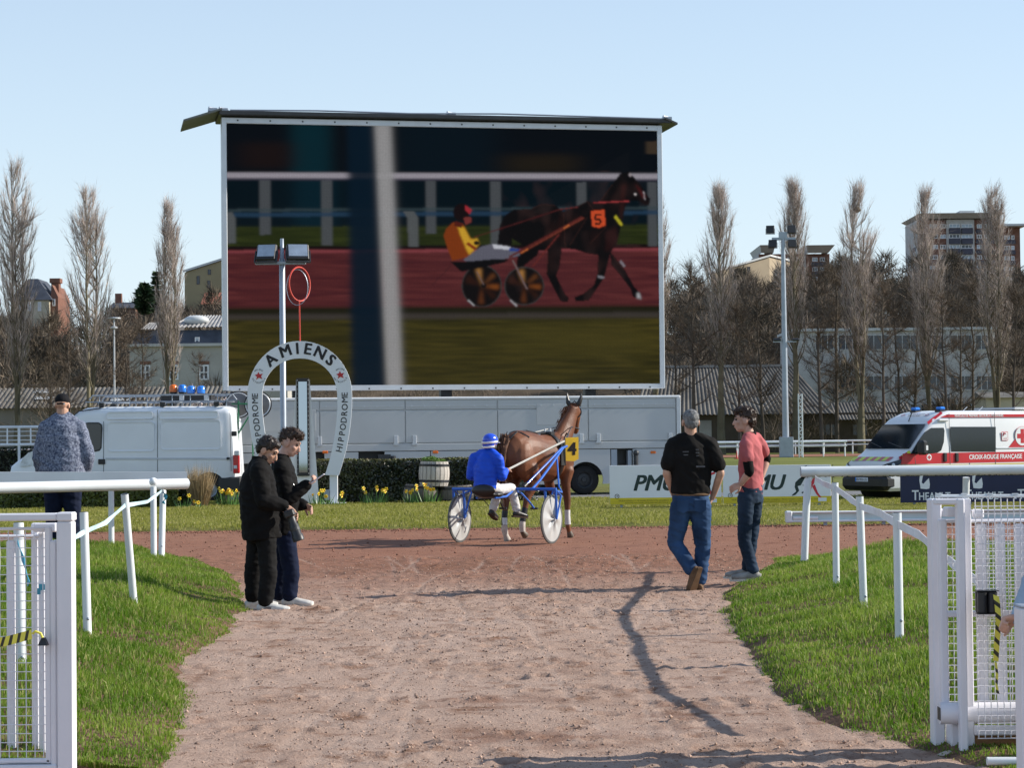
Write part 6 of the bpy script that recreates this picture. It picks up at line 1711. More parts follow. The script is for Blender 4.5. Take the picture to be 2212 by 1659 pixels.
# near post at the picture edge
e0 = at(2206, 1700, 8.9); e0.z = 0; e1 = at(2197, 1313, 8.9)
t = thing('gate_post', 'near white square post cut by the picture edge, right', 'post', (e1.x + .06, 8.9, 0))
MB().bbox((-.06, -.05, -.02), (.06, .07, e1.z), .006).build('tube', M_gate, t); MB().bbox((-.061, -.051, e1.z + .001), (.061, .071, e1.z + .012), .004).build('cap', M_steel, t)
z_ = at(2205, 1370, 8.9).z; MB().bbox((-.022, -.056, z_ - .03), (.022, -.0505, z_ + .03), .004).build('latch_slot', M_black_plastic, t)
# retractable belt box on the right gate
c = at(2131, 1301, GD - .09)
t = thing('belt_box', 'black retractable belt box hung on the right gate mesh', 'belt box', c)
MB().bbox((-.05, .0, -.052), (.05, .035, .052), .006).build('back_plate', M_black_plastic, t)
for x in (-.026, .022): MB().tube([(x, -.018, -.047), (x, -.018, .047)], .024, 14).build('cassette', M_black_plastic, t, 50)
MB().box((-.05, -.03, -.056), (.052, .034, -.0525)).box((-.05, -.03, .0525), (.052, .034, .056)).build('end_plates', M_black_plastic, t)
tb = thing('striped_belt', 'yellow and black striped belt hanging from the black box', 'belt', c); LB = c
striped('webbing', [at(2150, 1284, GD - .13) - LB, at(2154, 1310, GD - .14) - LB, at(2156, 1345, GD - .15) - LB, at(2152, 1390, GD - .13) - LB, at(2150, 1430, GD - .12) - LB], .026, 11, (1, 0, 0), .9, .0015, tb)
striped('webbing', [at(2150, 1430.5, GD - .12) - LB, at(2153, 1460, GD - .12) - LB, at(2151, 1480, GD - .12) - LB, at(2155, 1500, GD - .12) - LB], .012, 6, (1, 0, 0), .9, .0015, tb)

# ================================================================== FAR SIDE: rails, floodlight mast, lattice mast
def far_rail(label, px0, px1, d, ytop_px, step, low=True, group='white rails of the far straight'):
    p0, p1 = at(px0, 970, d), at(px1, 970, d); z = 1.12
    t = thing('running_rail', label, 'rail', (p0.x, d, -.06), 0, group); ln = p1.x - p0.x
    MB().tube([(0, 0, z), (ln, 0, z)], .075, 8).build('top_tube', M_pvc, t, 60)
    if low: MB().tube([(0, .02, z - .32), (ln, .02, z - .32)], .05, 8).build('lower_tube', M_pvc, t, 60)
    me = MB().tube([(0, 0, 0), (0, 0, z - .3), (0, 0, z - .06)], .055, 8).mesh('post'); me.materials.append(M_pvc)
    for k in range(int(ln / step) + 1): o = link('post', me, t); o.location = (k * step, .08, 0)
far_rail('white double rail in front of the far straight, right of the mast', 1545, 1829, 158, 953, 1.6)
far_rail('white rail behind the far straight reaching to the ambulance', 1470, 1990, 178.5, 948, 2.4)
far_rail('white rail behind the far straight glimpsed at the left edge', -80, 250, 178.5, 948, 2.4)
d_ = 157.0; m0 = at(1697, 985, d_); m0.z = -.06
t = thing('floodlight_mast', 'tall grey floodlight mast with four lamps at the far straight', 'lamp post', m0)
zt_ = at(1690, 505, d_).z; za = at(1690, 514, d_).z; s_ = FPX / d_; zl_ = at(1694, 736, d_).z
MB().tube([(0, 0, 0), (0, 0, zl_), (0, 0, za + .3)], [.26, .2, .14], 14).build('pole', M_steel, t, 50)
mb = MB(); mb.box((-24 / s_, -.08, za - .1), (27 / s_, .08, za + .1)); mb.box((-.3, -.15, za), (.3, .15, za + .5)); mb.box((-24 / s_, -.05, zl_ - .06), (26 / s_, .05, zl_ + .05)); mb.build('crossarm', M_steel, t)
for (x, dz) in ((-28, .7), (-23, -.35), (19, .7), (20, -.35)): flood(t, (x / s_, -.2, za + dz), .62, .6, R(-12), R(8 if x > 0 else -8), False)
for x in (-16, 24): flood(t, (x / s_, -.1, zl_ + .2), .5, .22, R(-60), 0, False)
MB().bbox((-.55, -.9, 0), (.45, -.4, 1.5), .03).build('cabinet', M_steel, t)
d_ = 156.0; m0 = at(1729.5, 984, d_); m0.z = -.06; z1 = at(1728, 851, d_).z + .06
t = thing('lattice_mast', 'slim white lattice mast beside the floodlight mast', 'mast', m0)
w_ = .135
for sx in (-1, 1):
    for sy in (-1, 1): MB().tube([(sx * w_, sy * w_, 0), (sx * w_, sy * w_, z1)], .03, 6).build('chord', M_pvc, t)
n_ = 18
for k in range(n_):
    za_, zb_ = z1 * k / n_, z1 * (k + 1) / n_; sg = 1 if k % 2 else -1
    mb = MB()
    for sy in (-1, 1): mb.tube([(-w_ * sg, sy * w_, za_), (w_ * sg, sy * w_, zb_)], .018, 4)
    mb.tube([(-w_, -w_ * sg, za_), (-w_, w_ * sg, zb_)], .018, 4); mb.tube([(w_, -w_ * sg, za_), (w_, w_ * sg, zb_)], .018, 4); mb.build('brace', M_pvc, t)
d_ = 190.0; m0 = at(248, 985, d_); m0.z = -.06; z1 = at(246, 686, d_).z
t = thing('street_lamp', 'thin pale street lamp with flat disc head between the left poplars', 'lamp post', m0)
MB().tube([(0, 0, 0), (0, 0, z1)], [.11, .07], 10).build('pole', M_alu, t, 50); MB().lathe([(.0, z1), (.6, z1 - .05), (.6, z1 + .06), (0, z1 + .12)], 16).build('lamp_head', M_alu, t); MB().lathe([(.1, z1 - 1.0), (.32, z1 - .9), (.32, z1 - .8), (.1, z1 - .7)], 12).build('lantern', M_alu, t)
mb = MB(); mb.lathe([(.22, 0), (.2, .05), (.06, .05), (.02, .6), (0, .6)], 12); o = mb.build('traffic_cone', M_redpaint); p = at(1591, 984, 150); o.location = (p.x, 150, -.06); tag(o, 'small marker cone on the far infield turf', 'cone')
# white mesh barrier beyond the man in the cap
d_ = 55.9; p0, p1 = at(-60, 940, d_), at(142, 940, d_); z0, z1 = at(40, 963, d_).z, at(40, 925, d_).z
t = thing('mesh_barrier', 'white mesh barrier panel left of the white van', 'barrier', (p0.x, d_, .03)); ln = p1.x - p0.x
for z in (z0, z1): MB().tube([(0, 0, z), (ln, 0, z)], .035, 8).build('rail', M_pvc, t)
for k in range(9): MB().tube([(k * ln / 8, 0, z0 if k % 4 else 0), (k * ln / 8, 0, z1)], .02 if k % 4 else .035, 6).build('upright', M_pvc, t)
for k in range(1, 4): MB().tube([(0, 0, z0 + (z1 - z0) * k / 4), (ln, 0, z0 + (z1 - z0) * k / 4)], .010, 5).build('wire', M_pvc, t)
# ================================================================== VEHICLES
M_van = mat('van_white', (0.80, 0.83, 0.87), .30, .03, 1.5, coat=.3)
M_amb = mat('ambulance_white', (0.78, 0.79, 0.80), .28, .02, 1.5, coat=.4)
M_glass = mat('vehicle_glass', (0.012, 0.018, 0.024), .06, .1, 1, spec=.7)
M_red_mark = mat('red_marking', (0.50, 0.014, 0.025), .35, .04, 3, coat=.2)
M_red_lens = mat('red_lens', (0.55, 0.01, 0.015), .2, .05, 5, coat=.3)
M_blue_lens = mat('blue_lens', (0.03, 0.22, 0.75), .15, .05, 5, coat=.4)
M_chevron = mat('yellow_green_marking', (0.62, 0.72, 0.03), .4, .05, 5)
M_gold = mat('gold_marking', (0.50, 0.36, 0.02), .4, .05, 5)
M_lamp = mat('headlamp_glass', (0.60, 0.66, 0.72), .12, .2, 9, spec=.7, coat=.5)
M_seam = mat('panel_gap', (0.10, 0.11, 0.12), .8, .1, 4)
def body_shell(name, stations, m, parent, cuts=(), tail=0.0, hem=.92):
    """Loft along x through stations (x, half width, z bottom, z top, corner radius); cuts = wheel wells (x, z, r)."""
    sec = []
    for (x, hw, zb, zt, rc) in stations:
        p = [(hw * hem, zb), (hw * .985, zb + (zt - zb) * .10), (hw, zb + (zt - zb) * .28), (hw * .995, zb + (zt - zb) * .55)]
        top = [(hw * .965, zb + (zt - zb) * .80)]
        for k in range(6):
            t = k / 5 * math.pi / 2; w_ = hw * .955
            top.append((w_ - rc + rc * math.cos(t), zt - rc + rc * math.sin(t)))
        top.append((0.0, zt + .012))
        half = p + top
        ring = half + [(-y, z) for y, z in half[::-1][1:]]
        sec.append([(x + tail * (zt - z) if x > stations[-2][0] else x, y, z) for y, z in ring])
    n = len(sec[0]); mb = MB(); vs = [q for r_ in sec for q in r_]
    fs = []
    for i in range(len(sec) - 1):
        for k in range(n - 1): fs.append((i * n + k, i * n + k + 1, (i + 1) * n + k + 1, (i + 1) * n + k))
        fs.append((i * n + n - 1, i * n, (i + 1) * n, (i + 1) * n + n - 1))
    fs += [tuple(range(n))[::-1], tuple((len(sec) - 1) * n + k for k in range(n))]
    mb.add(vs, fs); me = mb.mesh(name)
    bm = bmesh.new(); bm.from_mesh(me); bmesh.ops.recalc_face_normals(bm, faces=bm.faces); bm.to_mesh(me); bm.free()
    if cuts:
        cb = MB()
        for (x, z, r_) in cuts: cb.tube([(x, -3, z), (x, 3, z)], r_, 36)
        co = link('tmp', cb.mesh('tmp'))
        bm = bmesh.new(); bm.from_mesh(co.data); bmesh.ops.recalc_face_normals(bm, faces=bm.faces); bm.to_mesh(co.data); bm.free()
        me = modified(me, [('BOOLEAN', dict(operation='DIFFERENCE', object=co, solver='EXACT'))])
        bpy.data.objects.remove(co)
    shade(me, 28)
    me.materials.clear()
    return link(name, me, parent, m)
def on_side(poly, y, t=.006): return Matrix.Translation((0, y, 0)) @ Matrix.Rotation(R(90), 4, 'X'), poly
def side_panel(name, poly, y, m, parent, t=.006):
    """Flat panel on the near side (facing -y), proud by t."""
    return MB().prism(poly, Matrix.Translation((0, y, 0)) @ Matrix.Rotation(R(90), 4, 'X'), t).build(name, m, parent)
def rrect(x0, z0, x1, z1, r, n=5):
    out = []
    for cx, cz, a in ((x1 - r, z1 - r, 0), (x0 + r, z1 - r, 90), (x0 + r, z0 + r, 180), (x1 - r, z0 + r, 270)):
        for k in range(n + 1): t = R(a + 90 * k / n); out.append((cx + r * math.cos(t), cz + r * math.sin(t)))
    return out
# --- white van, side on, nose to the left
VD = 52.3; vx0 = at(14, 1000, VD).x
van = thing('panel_van', 'white panel van with roof rack and beacons behind the hedge', 'van', (vx0, VD + 1.0, .035))
def vp(px, py): p = at(px, py, VD); return (p.x - vx0, p.z - .035)
VW = .98
zr = vp(400, 877)[1]
st = [(0.0, .72, .34, .80, .10), (.06, .82, .30, .96, .12), (.22, .90, .28, 1.08, .12), (.62, .96, .28, 1.34, .10), (.72, .97, .28, 1.40, .08), (1.75, VW, .28, zr - .10, .16), (1.95, VW, .28, zr - .02, .20), (2.3, VW, .28, zr, .2), (4.0, VW, .28, zr, .2), (5.35, VW, .28, zr - .01, .2), (5.46, VW * .985, .30, zr - .05, .18), (5.50, VW * .96, .34, zr - .12, .16)]
rw, fw = vp(452, 1057)[0], .92
body_shell('body', st, M_van, van, [(rw, .36, .40), (fw, .36, .40)], .055)
ys = -1.0 + (1.0 - VW)       # near flank, local y
def vpoly(*pts): return [vp(*p) for p in pts]
def stamp(name, px0, py0, px1, py1, r=.09, d=.014, bottom_open=False):
    x0, z1 = vp(px0, py0); x1, z0 = vp(px1, py1)
    M = Matrix.Translation((0, -VW - .001, 0)) @ Matrix.Rotation(R(90), 4, 'X')
    o = rrect(x0, z0, x1, z1, r); i = rrect(x0 + .045, z0 + .045, x1 - .045, z1 - .045, r * .7)
    n = len(o); mb = MB(); mb.add([M @ Vector((x, y, -.02)) for x, y in o] + [M @ Vector((x, y, d)) for x, y in o] + [M @ Vector((x, y, .004)) for x, y in i], [(k, (k + 1) % n, n + (k + 1) % n, n + k) for k in range(n)] + [(n + k, n + (k + 1) % n, 2 * n + (k + 1) % n, 2 * n + k) for k in range(n)] + [tuple(range(2 * n, 3 * n))])
    mb.build(name, M_van, van)
stamp('pressed_panel', 232, 912, 333, 975); stamp('pressed_panel', 347, 909, 477, 971); stamp('pressed_panel', 230, 890, 330, 905, .06); stamp('pressed_panel', 344, 889, 471, 904, .06)
side_panel('rub_strip', vpoly((228, 989), (497, 989), (498, 993), (228, 993)), -VW - .0, mat('rub_strip', (.55, .58, .62), .5, .05, 4), van, .012)
for pa in (((223.3, 910), (223.3, 1020)), ((339.5, 885), (340, 1020)), ((496, 885), (499, 1018))):
    (xa, za), (xb, zb_) = vp(*pa[0]), vp(*pa[1]); MB().bar((xa, -VW * .998, za), (xb, -VW * 1.003, zb_), .012, .008).build('panel_gap', M_seam, van)
side_panel('door_window', vpoly((150, 972), (172, 925), (180, 917), (190, 915.5), (212, 915.5), (217, 918), (218, 925), (217, 965), (214, 971), (206, 973)), -VW - .001, M_glass, van, .004)
side_panel('window_seal', vpoly((147, 975), (171, 923), (180, 914), (190, 912.5), (213, 912.5), (219.5, 917), (220.5, 925), (219, 968), (215, 974), (206, 976)), -VW + .004, M_black_plastic, van, .006)
x0, z1 = vp(212, 992); x1, z0 = vp(227, 1003); MB().bbox((x0, -VW - .03, z0), (x1, -VW + .01, z1), .01).build('door_handle', M_black_plastic, van)
x0, z1 = vp(489, 988); x1, z0 = vp(496, 993); MB().bbox((x0, -VW - .03, z0), (x1, -VW + .01, z1), .01).build('door_handle', M_black_plastic, van)
side_panel('windscreen', [(0, 0), (0, 0), (0, 0)], 0, M_glass, van) if False else None
mb = MB(); A = [Vector(p) for p in ((.80, -.80, 1.46), (.80, .80, 1.46), (1.70, .76, zr - .15), (1.70, -.76, zr - .15))]; nrm = (A[1] - A[0]).cross(A[3] - A[0]).normalized(); nrm = nrm if nrm.z > 0 else -nrm
mb.add([p + nrm * .02 for p in A], [(0, 1, 2, 3)]); mb.build('windscreen', M_glass, van)
MB().tube([(.72, -.95, 1.38), (1.3, -.955, 1.92), (1.78, -.93, zr - .1), (2.3, -.90, zr - .03)], .014, 6).build('roof_gutter', M_black_plastic, van)
side_panel('headlight', vpoly((40, 1008), (48, 990), (60, 978), (74, 974), (76, 1006)), -VW + .05, M_lamp, van, .02)
mb = MB(); mb.add([(-.01, -.6, .86), (-.01, .6, .86), (-.01, .6, .98), (-.01, -.6, .98)], [(0, 1, 2, 3)]); mb.build('grille', M_black_plastic, van)
MB().bbox((-.10, -.92, .30), (.28, .92, .66), .08).build('bumper', M_van, van)
x0, z1 = vp(466, 1031); x1, z0 = vp(512, 1062); MB().bbox((x0 + .05, -VW - .012, z0), (x1 + .1, VW, z1), .04).build('bumper', mat('bumper_grey', (.035, .037, .04), .6, .1, 4), van)
x0, z1 = vp(503, 983); x1, z0 = vp(512.5, 1023); MB().bbox((x0, -VW - .008, z0), (x1 + .05, -VW + .1, z1), .02).build('tail_light', M_red_lens, van); MB().bbox((x0 + .012, -VW - .012, z0 + .12), (x1 - .01, -VW - .007, z0 + .2), .01).build('reversing_lens', M_lamp, van)
for py in (937, 979): x0, z0 = vp(503 if py < 960 else 509, py); MB().bbox((x0 - .04, -VW - .03, z0 - .06), (x0 + .09, -VW + .03, z0 + .06), .015).build('door_hinge', M_black_plastic if py < 960 else M_alu, van)
mb = MB(); mb.bbox((.86, -VW - .22, 1.25), (1.0, -VW - .02, 1.62), .04); mb.build('mirror', M_black_plastic, van)
for (x, nm) in ((rw, 'wheel'), (fw, 'wheel')):
    for sg in (-1, 1): wheel(van, (x, sg * (VW - .14), .33), .33, .2, (0, sg, 0), M_steel)
    MB().tube([(x, -VW + .25, .36), (x, VW - .25, .36)], .395, 28).build('wheel_well', M_black_plastic, van)
# roof rack
z0 = zr + .02; rk = [vp(px, 860)[0] for px in (181, 509)]
mb = None
for yy in (-.82, .82):
    for dz in (.10, .26):
        pts = [(rk[0] + (.0 if dz < .2 else .1), yy, z0 + dz * (.6 if dz > .2 else 1)), (rk[0] + .18, yy, z0 + dz), (rk[1] - .1, yy, z0 + dz), (rk[1], yy, z0 + .12)]
        MB().tube(pts, .018, 6).build('rack_rail', M_steel, van)
for k in range(8):
    x = rk[0] + .35 + k * (rk[1] - rk[0] - .6) / 7
    mb = MB(); mb.tube([(x, -.82, z0 + .10), (x, .82, z0 + .10)], .016, 6)
    for yy in (-.82, .82): mb.tube([(x, yy, z0 - .02), (x, yy, z0 + .26)], .012, 5)
    mb.build('rack_bar', M_steel, van)
for yy in (-.8, .8):
    for x in (rk[0] + .4, rk[0] + 1.9, rk[1] - .5): MB().bbox((x - .06, yy - .06, z0 - .03), (x + .06, yy + .06, z0 + .08), .01).build('rack_foot', M_black_plastic, van)
x0, x1 = vp(336, 850)[0], vp(449, 850)[0]; zq = vp(400, 864)[1]
MB().bbox((x0, -.3, zq), (x1, .3, zq + .17), .02).build('equipment_box', M_black_plastic, van)
for px in (378, 432): x = vp(px, 850)[0]; MB().bbox((x, -.36, zq + .0), (x + .12, -.31, zq + .15), .01).build('work_lamp', M_alu, van)
for px, m_ in ((360, M_orange_lens), (380, M_blue_lens), (402, M_blue_lens), (424, M_blue_lens)):
    x = vp(px, 850)[0]; dy = 0 if px in (360, 380) else -.2; zz = vp(px, 845 if px < 390 else 848)[1]
    b_ = bpy.data.objects.new('beacon', None); COL.objects.link(b_); b_.parent = van
    MB().lathe([(.001, zz + .19), (.06, zz + .185), (.095, zz + .15), (.10, zz + .03), (.10, zz)], 14, Matrix.Translation((x, dy, 0))).build('lens', m_, b_, 50)
    MB().lathe([(.09, zz + .0), (.09, zz - .03), (.04, zz - .05), (.03, zq + .15)], 12, Matrix.Translation((x, dy, 0))).build('stem', M_black_plastic, b_, 50)

# --- Red Cross ambulance, nose towards the camera's left
TH = R(31); ASC = .86
amb = thing('ambulance', 'white and red first aid ambulance parked beyond the round rail', 'ambulance', (8.206, 49.73, .035), TH)
e_, n_ = Vector((math.cos(TH), math.sin(TH), 0)), Vector((-math.sin(TH), math.cos(TH), 0))
AW = .885
def ap(px, py, yy=-AW):
    d = ray(px, py); o_ = Vector((0, 0, CAM_H)); base = Vector((8.206, 49.73, 0)) + n_ * yy
    p = o_ + d * ((base - o_).dot(n_) / d.dot(n_)); return ((p - base).dot(e_), p.z - .035)
zr = ap(2100, 887)[1]
st = [(0.0, .56, .24, .60, .06), (.03, .68, .22, .74, .08), (.12, .78, .20, .88, .10), (.55, .86, .20, 1.07, .10), (.66, .87, .20, 1.13, .08), (1.25, AW, .20, 1.74, .14), (1.42, AW, .20, 1.88, .16), (1.75, AW, .20, zr - .04, .2), (2.0, AW, .20, zr, .2), (3.5, AW, .20, zr, .2), (5.05, AW, .20, zr, .2), (5.14, AW * .97, .22, zr - .06, .16)]
body_shell('body', st, M_amb, amb, [(.82, .31, .345), (4.0, .31, .345)], .04)
def apoly(*pts): return [ap(*p) for p in pts]
def aside(name, pts, m, t=.004, y=None): return side_panel(name, apoly(*pts), -AW - .0005 if y is None else y, m, amb, t)
aside('door_window', ((1966, 981), (1982, 953), (1996, 934), (2010, 924.5), (2037, 924), (2039, 930), (2037.5, 955), (2032, 973), (2024, 978), (1999, 981)), M_glass, .008)
aside('side_window', ((2051, 922), (2149.7, 922), (2149.7, 975.6), (2054, 975.6)), M_glass, .006)
x0, z1 = ap(1945, 980); x1, z0 = ap(2300, 996)
side_panel('red_band', [(x0, z0), (5.0, z0), (5.0, z1), (x0 + .06, z1)], -AW - .0005, M_red_mark, amb, .003)
side_panel('gold_band', [(x0 - .02, z0 - .055), (5.0, z0 - .055), (5.0, z0 - .025), (x0, z0 - .025)], -AW - .0005, M_gold, amb, .003)
xa, zt_ = ap(2031, 895.2); _, zb_ = ap(2031, 901.8)
side_panel('red_band', [(xa, zb_), (5.0, zb_), (5.0, zt_), (xa + .22, zt_)], -AW * .967 - .004, M_red_mark, amb, .006)
def alet(txt, size, x, z, m, name, y=-.0045, align='LEFT', bold=.0, sx=1.0, yy=None):
    M = Matrix.Translation((x, (-AW if yy is None else yy) + y, z)) @ Matrix.Rotation(R(90), 4, 'X')
    return join_meshes(name, [text_mesh(txt, size, M, bold=bold, align=align, sx=sx)], m, amb)
x_, z_ = ap(2092, 988); alet('CROIX-ROUGE FRANÇAISE', .152, x_, z_, M_amb, 'lettering', bold=.004, sx=.92)
x_, z_ = ap(2062, 898.3); alet('VEHICULE DE PREMIERS SECOURS A PERSONNES', .077, x_, z_, M_amb, 'lettering', -.012, bold=.002, sx=.93, yy=-AW * .967)
def cross(cx, cz, s, m, name, y=-.006, yy=-AW):
    a = s / 3; poly = [(-a / 2, -s / 2), (a / 2, -s / 2), (a / 2, -a / 2), (s / 2, -a / 2), (s / 2, a / 2), (a / 2, a / 2), (a / 2, s / 2), (-a / 2, s / 2), (-a / 2, a / 2), (-s / 2, a / 2), (-s / 2, -a / 2), (-a / 2, -a / 2)]
    return MB().prism([(cx + p, cz + q) for p, q in poly], Matrix.Translation((0, yy + y, 0)) @ Matrix.Rotation(R(90), 4, 'X'), .002).build(name, m, amb)
def disc(cx, cz, r, m, name, y=-.004): return MB().prism([(cx + r * math.cos(t), cz + r * math.sin(t)) for t in np.linspace(0, 2 * math.pi, 29)[:-1]], Matrix.Translation((0, -AW + y, 0)) @ Matrix.Rotation(R(90), 4, 'X'), .002).build(name, m, amb)
cx, cz = ap(2006, 988); disc(cx, cz, .075, M_amb, 'emblem_disc'); cross(cx, cz, .10, M_red_mark, 'emblem_cross')
cx, cz = ap(2207, 942); x1, z1 = ap(2177, 967)
side_panel('red_triangle', [(x1, z1 - .0), (cx + (cx - x1), z1), (cx + .12, cz + .02), (cx - .12, cz + .02)], -AW - .0005, M_red_mark, amb, .002)
disc(cx, cz, .235, M_red_mark, 'emblem_ring', -.0025); disc(cx, cz, .228, M_amb, 'emblem_disc', -.0048); cross(cx, cz, .34, M_red_mark, 'emblem_cross', -.0068)
a0, b1 = ap(2162.5, 932.5); a1, b0 = ap(2176.5, 952); side_panel('phone_sign', rrect(a0, b0, a1, b1, .02), -AW - .0005, M_red_mark, amb, .002); side_panel('phone_sign_field', rrect(a0 + .012, b0 + .012, a1 - .012, b1 - .012, .014), -AW - .003, M_amb, amb, .001)
MB().tube([(a0 + .05, -AW - .006, b0 + .12), (a0 + .07, -AW - .006, b0 + .19), (a0 + .13, -AW - .006, b1 - .05)], .014, 6).build('phone_symbol', M_red_mark, amb)
alet('15/18', .05, (a0 + a1) / 2, b0 + .05, M_red_mark, 'sign_lettering', -.006, 'CENTER')
for px, y0_, y1_ in ((2049, 893, 1003), (2147, 890, 1003), (1974.5, 981, 1003)):
    (xa, za), (xb, zb_) = ap(px, y0_), ap(px + 2.5, y1_); MB().bar((xa, -AW * 1.0, za), (xb, -AW * 1.004, zb_), .010, .008).build('panel_gap', M_seam, amb)
for px in (2040, 2065.5): x, z = ap(px, 987.5); MB().bbox((x - .05, -AW - .035, z - .11), (x + .05, -AW + .01, z + .10), .015).build('door_handle', M_black_plastic, amb)
x0, z1 = ap(2027, 905); x1, z0 = ap(2048, 910); MB().bbox((x0, -AW * .96 - .05, z0), (x1, -AW * .95 + .02, z1), .015).build('side_lamp', M_amb, amb)
x0, z1 = ap(2151, 968); MB().bbox((x0, -AW - .012, z1 - .02), (5.0, -AW + .01, z1 + .008), .004).build('door_rail', M_alu, amb)
mo = bpy.data.objects.new('mirror', None); COL.objects.link(mo); mo.parent = amb
x, z = ap(1992, 967, -AW - .2); MB().bbox((x - .08, -AW - .30, z - .17), (x + .10, -AW - .06, z + .17), .05).build('housing', M_black_plastic, mo); MB().box((x + .02, -AW - .302, z - .06), (x + .08, -AW - .2985, z + .05)).build('marker', M_amb, mo); MB().tube([(x, -AW - .08, z - .1), (x + .05, -AW + .02, z - .12)], .03, 6).build('arm', M_black_plastic, mo)
# windscreen, bonnet and front
def roof_z(x): 
    xs, zs_ = [s[0] for s in st], [s[3] for s in st]; return float(np.interp(x, xs, zs_))
mb = MB(); A = [(.69, -.78), (.69, .78), (1.24, .74), (1.24, -.74)]; vs = []
for (x, y) in A: vs.append((x - .012, y, roof_z(x) + .012 + .010))
mb.add(vs, [(0, 1, 2, 3)]); mb.build('windscreen', M_glass, amb)
for y0_, y1_ in ((.2, .72), (-.5, .1)): MB().tube([(.70, y0_, roof_z(.70) + .03), (.82, y1_, roof_z(.82) + .03)], .010, 5).build('wiper', M_black_plastic, amb)
def fr_text(txt, size, x, y, m, name, sx=1.0):
    sl = math.atan2(roof_z(x + .1) - roof_z(x - .1), .2); 
    M = Matrix.Translation((x - .02 * math.sin(sl), y, roof_z(x) + .028)) @ Matrix.Rotation(R(-90), 4, 'Z') @ Matrix.Rotation(sl, 4, 'X')
    return join_meshes(name, [text_mesh(txt, size, M, sx=sx, bold=.002)], m, amb)
M_grey_ink = mat('grey_lettering', (.12, .13, .16), .5, .05, 4)
fr_text('CROIX-ROUGE', .085, 1.60, -.02, M_grey_ink, 'front_lettering'); fr_text('FRANÇAISE', .085, 1.52, -.02, M_grey_ink, 'front_lettering')
for yy in (-.42, .42): fr_text('+', .30, 1.56, yy, M_red_mark, 'front_cross')
mb = MB(); mb.add([(1.27, -AW * .90, roof_z(1.27) - .04), (1.27, -AW * .84, roof_z(1.27) + .02), (1.74, -AW * .80, roof_z(1.74) + .01), (1.74, -AW * .87, roof_z(1.74) - .035)], [(0, 3, 2, 1)]); o = mb.build('red_stripe', M_red_mark, amb); o.location = (-.01, -.012, .02)
MB().tube([(1.32, -.05, roof_z(1.32) + .02), (1.42, -.07, roof_z(1.42) + .16)], .012, 5).build('aerial', M_black_plastic, amb)
sl = math.atan2(roof_z(.5) - roof_z(.15), .35)
for k in range(10):
    y = -.68 + k * .136; m_ = M_chevron if k % 2 else M_red_mark
    mb = MB(); x0, x1 = .14, .34; dz = .016
    mb.add([(x0, y, roof_z(x0) + dz), (x0, y + .134, roof_z(x0) + dz), (x1, y + .134 + .05, roof_z(x1) + dz), (x1, y + .05, roof_z(x1) + dz)], [(0, 3, 2, 1)]); mb.build('chevron', m_, amb)
for k in range(4):
    x0, x1 = .34 + k * .08, .34 + (k + 1) * .08; m_ = M_chevron if k % 2 else M_red_mark
    mb = MB(); mb.add([(x0, -.83, roof_z(x0) - .075), (x1, -.842, roof_z(x1) - .075), (x1, -.80, roof_z(x1) + .006), (x0, -.79, roof_z(x0) + .006)], [(0, 1, 2, 3)]); o = mb.build('chevron', m_, amb); o.location = (0, -.012, .01)
for sg in (-1, 1):
    h_ = bpy.data.objects.new('headlight', None); COL.objects.link(h_); h_.parent = amb
    mb = MB(); vs = [(.05, sg * .50, .66), (.02, sg * .50, .77), (.10, sg * .70, .85), (.42, sg * .862, .95), (.40, sg * .872, .86), (.12, sg * .78, .70)]
    vs = [Vector(v) + Vector((-.02, sg * .016, 0)) for v in vs]; mb.add(vs, [(0, 1, 2, 5), (2, 3, 4, 5)]); mb.build('housing', M_glass, h_)
    for (x, y, z) in ((.03, .58, .745), (.08, .69, .77), (.19, .79, .81)): MB().sphere((x - .012, sg * (y + .012), z), .042, 10, 6).build('lens', M_lamp, h_, 60)
MB().bbox((-.09, -.80, .22), (.30, .80, .58), .10).build('bumper', M_black_plastic, amb); MB().bbox((-.04, -.5, .60), (.05, .5, .74), .03).build('grille', M_black_plastic, amb)
MB().bbox((-.105, -.22, .42), (-.088, .22, .52), .004).build('number_plate', mat('plate_white', (.62, .65, .72), .5, .03, 5), amb); MB().box((-.108, .185, .422), (-.1055, .22, .518)).build('plate_band', M_blue_lens, amb)
join_meshes('plate_lettering', [text_mesh('EB-902-LG', .085, Matrix.Translation((-.1075, 0, .47)) @ Matrix.Rotation(R(-90), 4, 'Z') @ Matrix.Rotation(R(90), 4, 'X'))], M_ink, amb)
for (x) in (.82, 4.0):
    for sg in (-1, 1): wheel(amb, (x, sg * (AW - .13), .295), .295, .19, (0, sg, 0), M_steel)
    MB().tube([(x, -AW + .24, .31), (x, AW - .24, .31)], .34, 28).build('wheel_well', M_black_plastic, amb)
for yy in (-.52, .35):
    b_ = bpy.data.objects.new('beacon', None); COL.objects.link(b_); b_.parent = amb
    zz = roof_z(1.9); MB().bbox((1.80, yy - .10, zz - .03), (2.0, yy + .10, zz + .035), .01).build('base', M_black_plastic, b_); MB().bbox((1.81, yy - .09, zz + .036), (1.99, yy + .09, zz + .115), .03).build('lens', M_blue_lens, b_)
for x in (2.9, 3.4): MB().tube([(x, -.2, zr), (x + .14, -.2, zr + .10)], .010, 5).build('aerial', M_alu, amb)
MB().bbox((4.1, -.7, zr + .03), (5.0, .7, zr + .08), .01).build('light_bar', M_alu, amb)
tag(MB().tube([at(1989.5 + 355, 1050, 46.5) * 0 + at(2347 - 253.5, 1000, 46.4), at(2094, 1050, 46.4)], .012, 6).build('thin_stake', M_steel), 'thin metal stake in front of the ambulance door', 'stake')
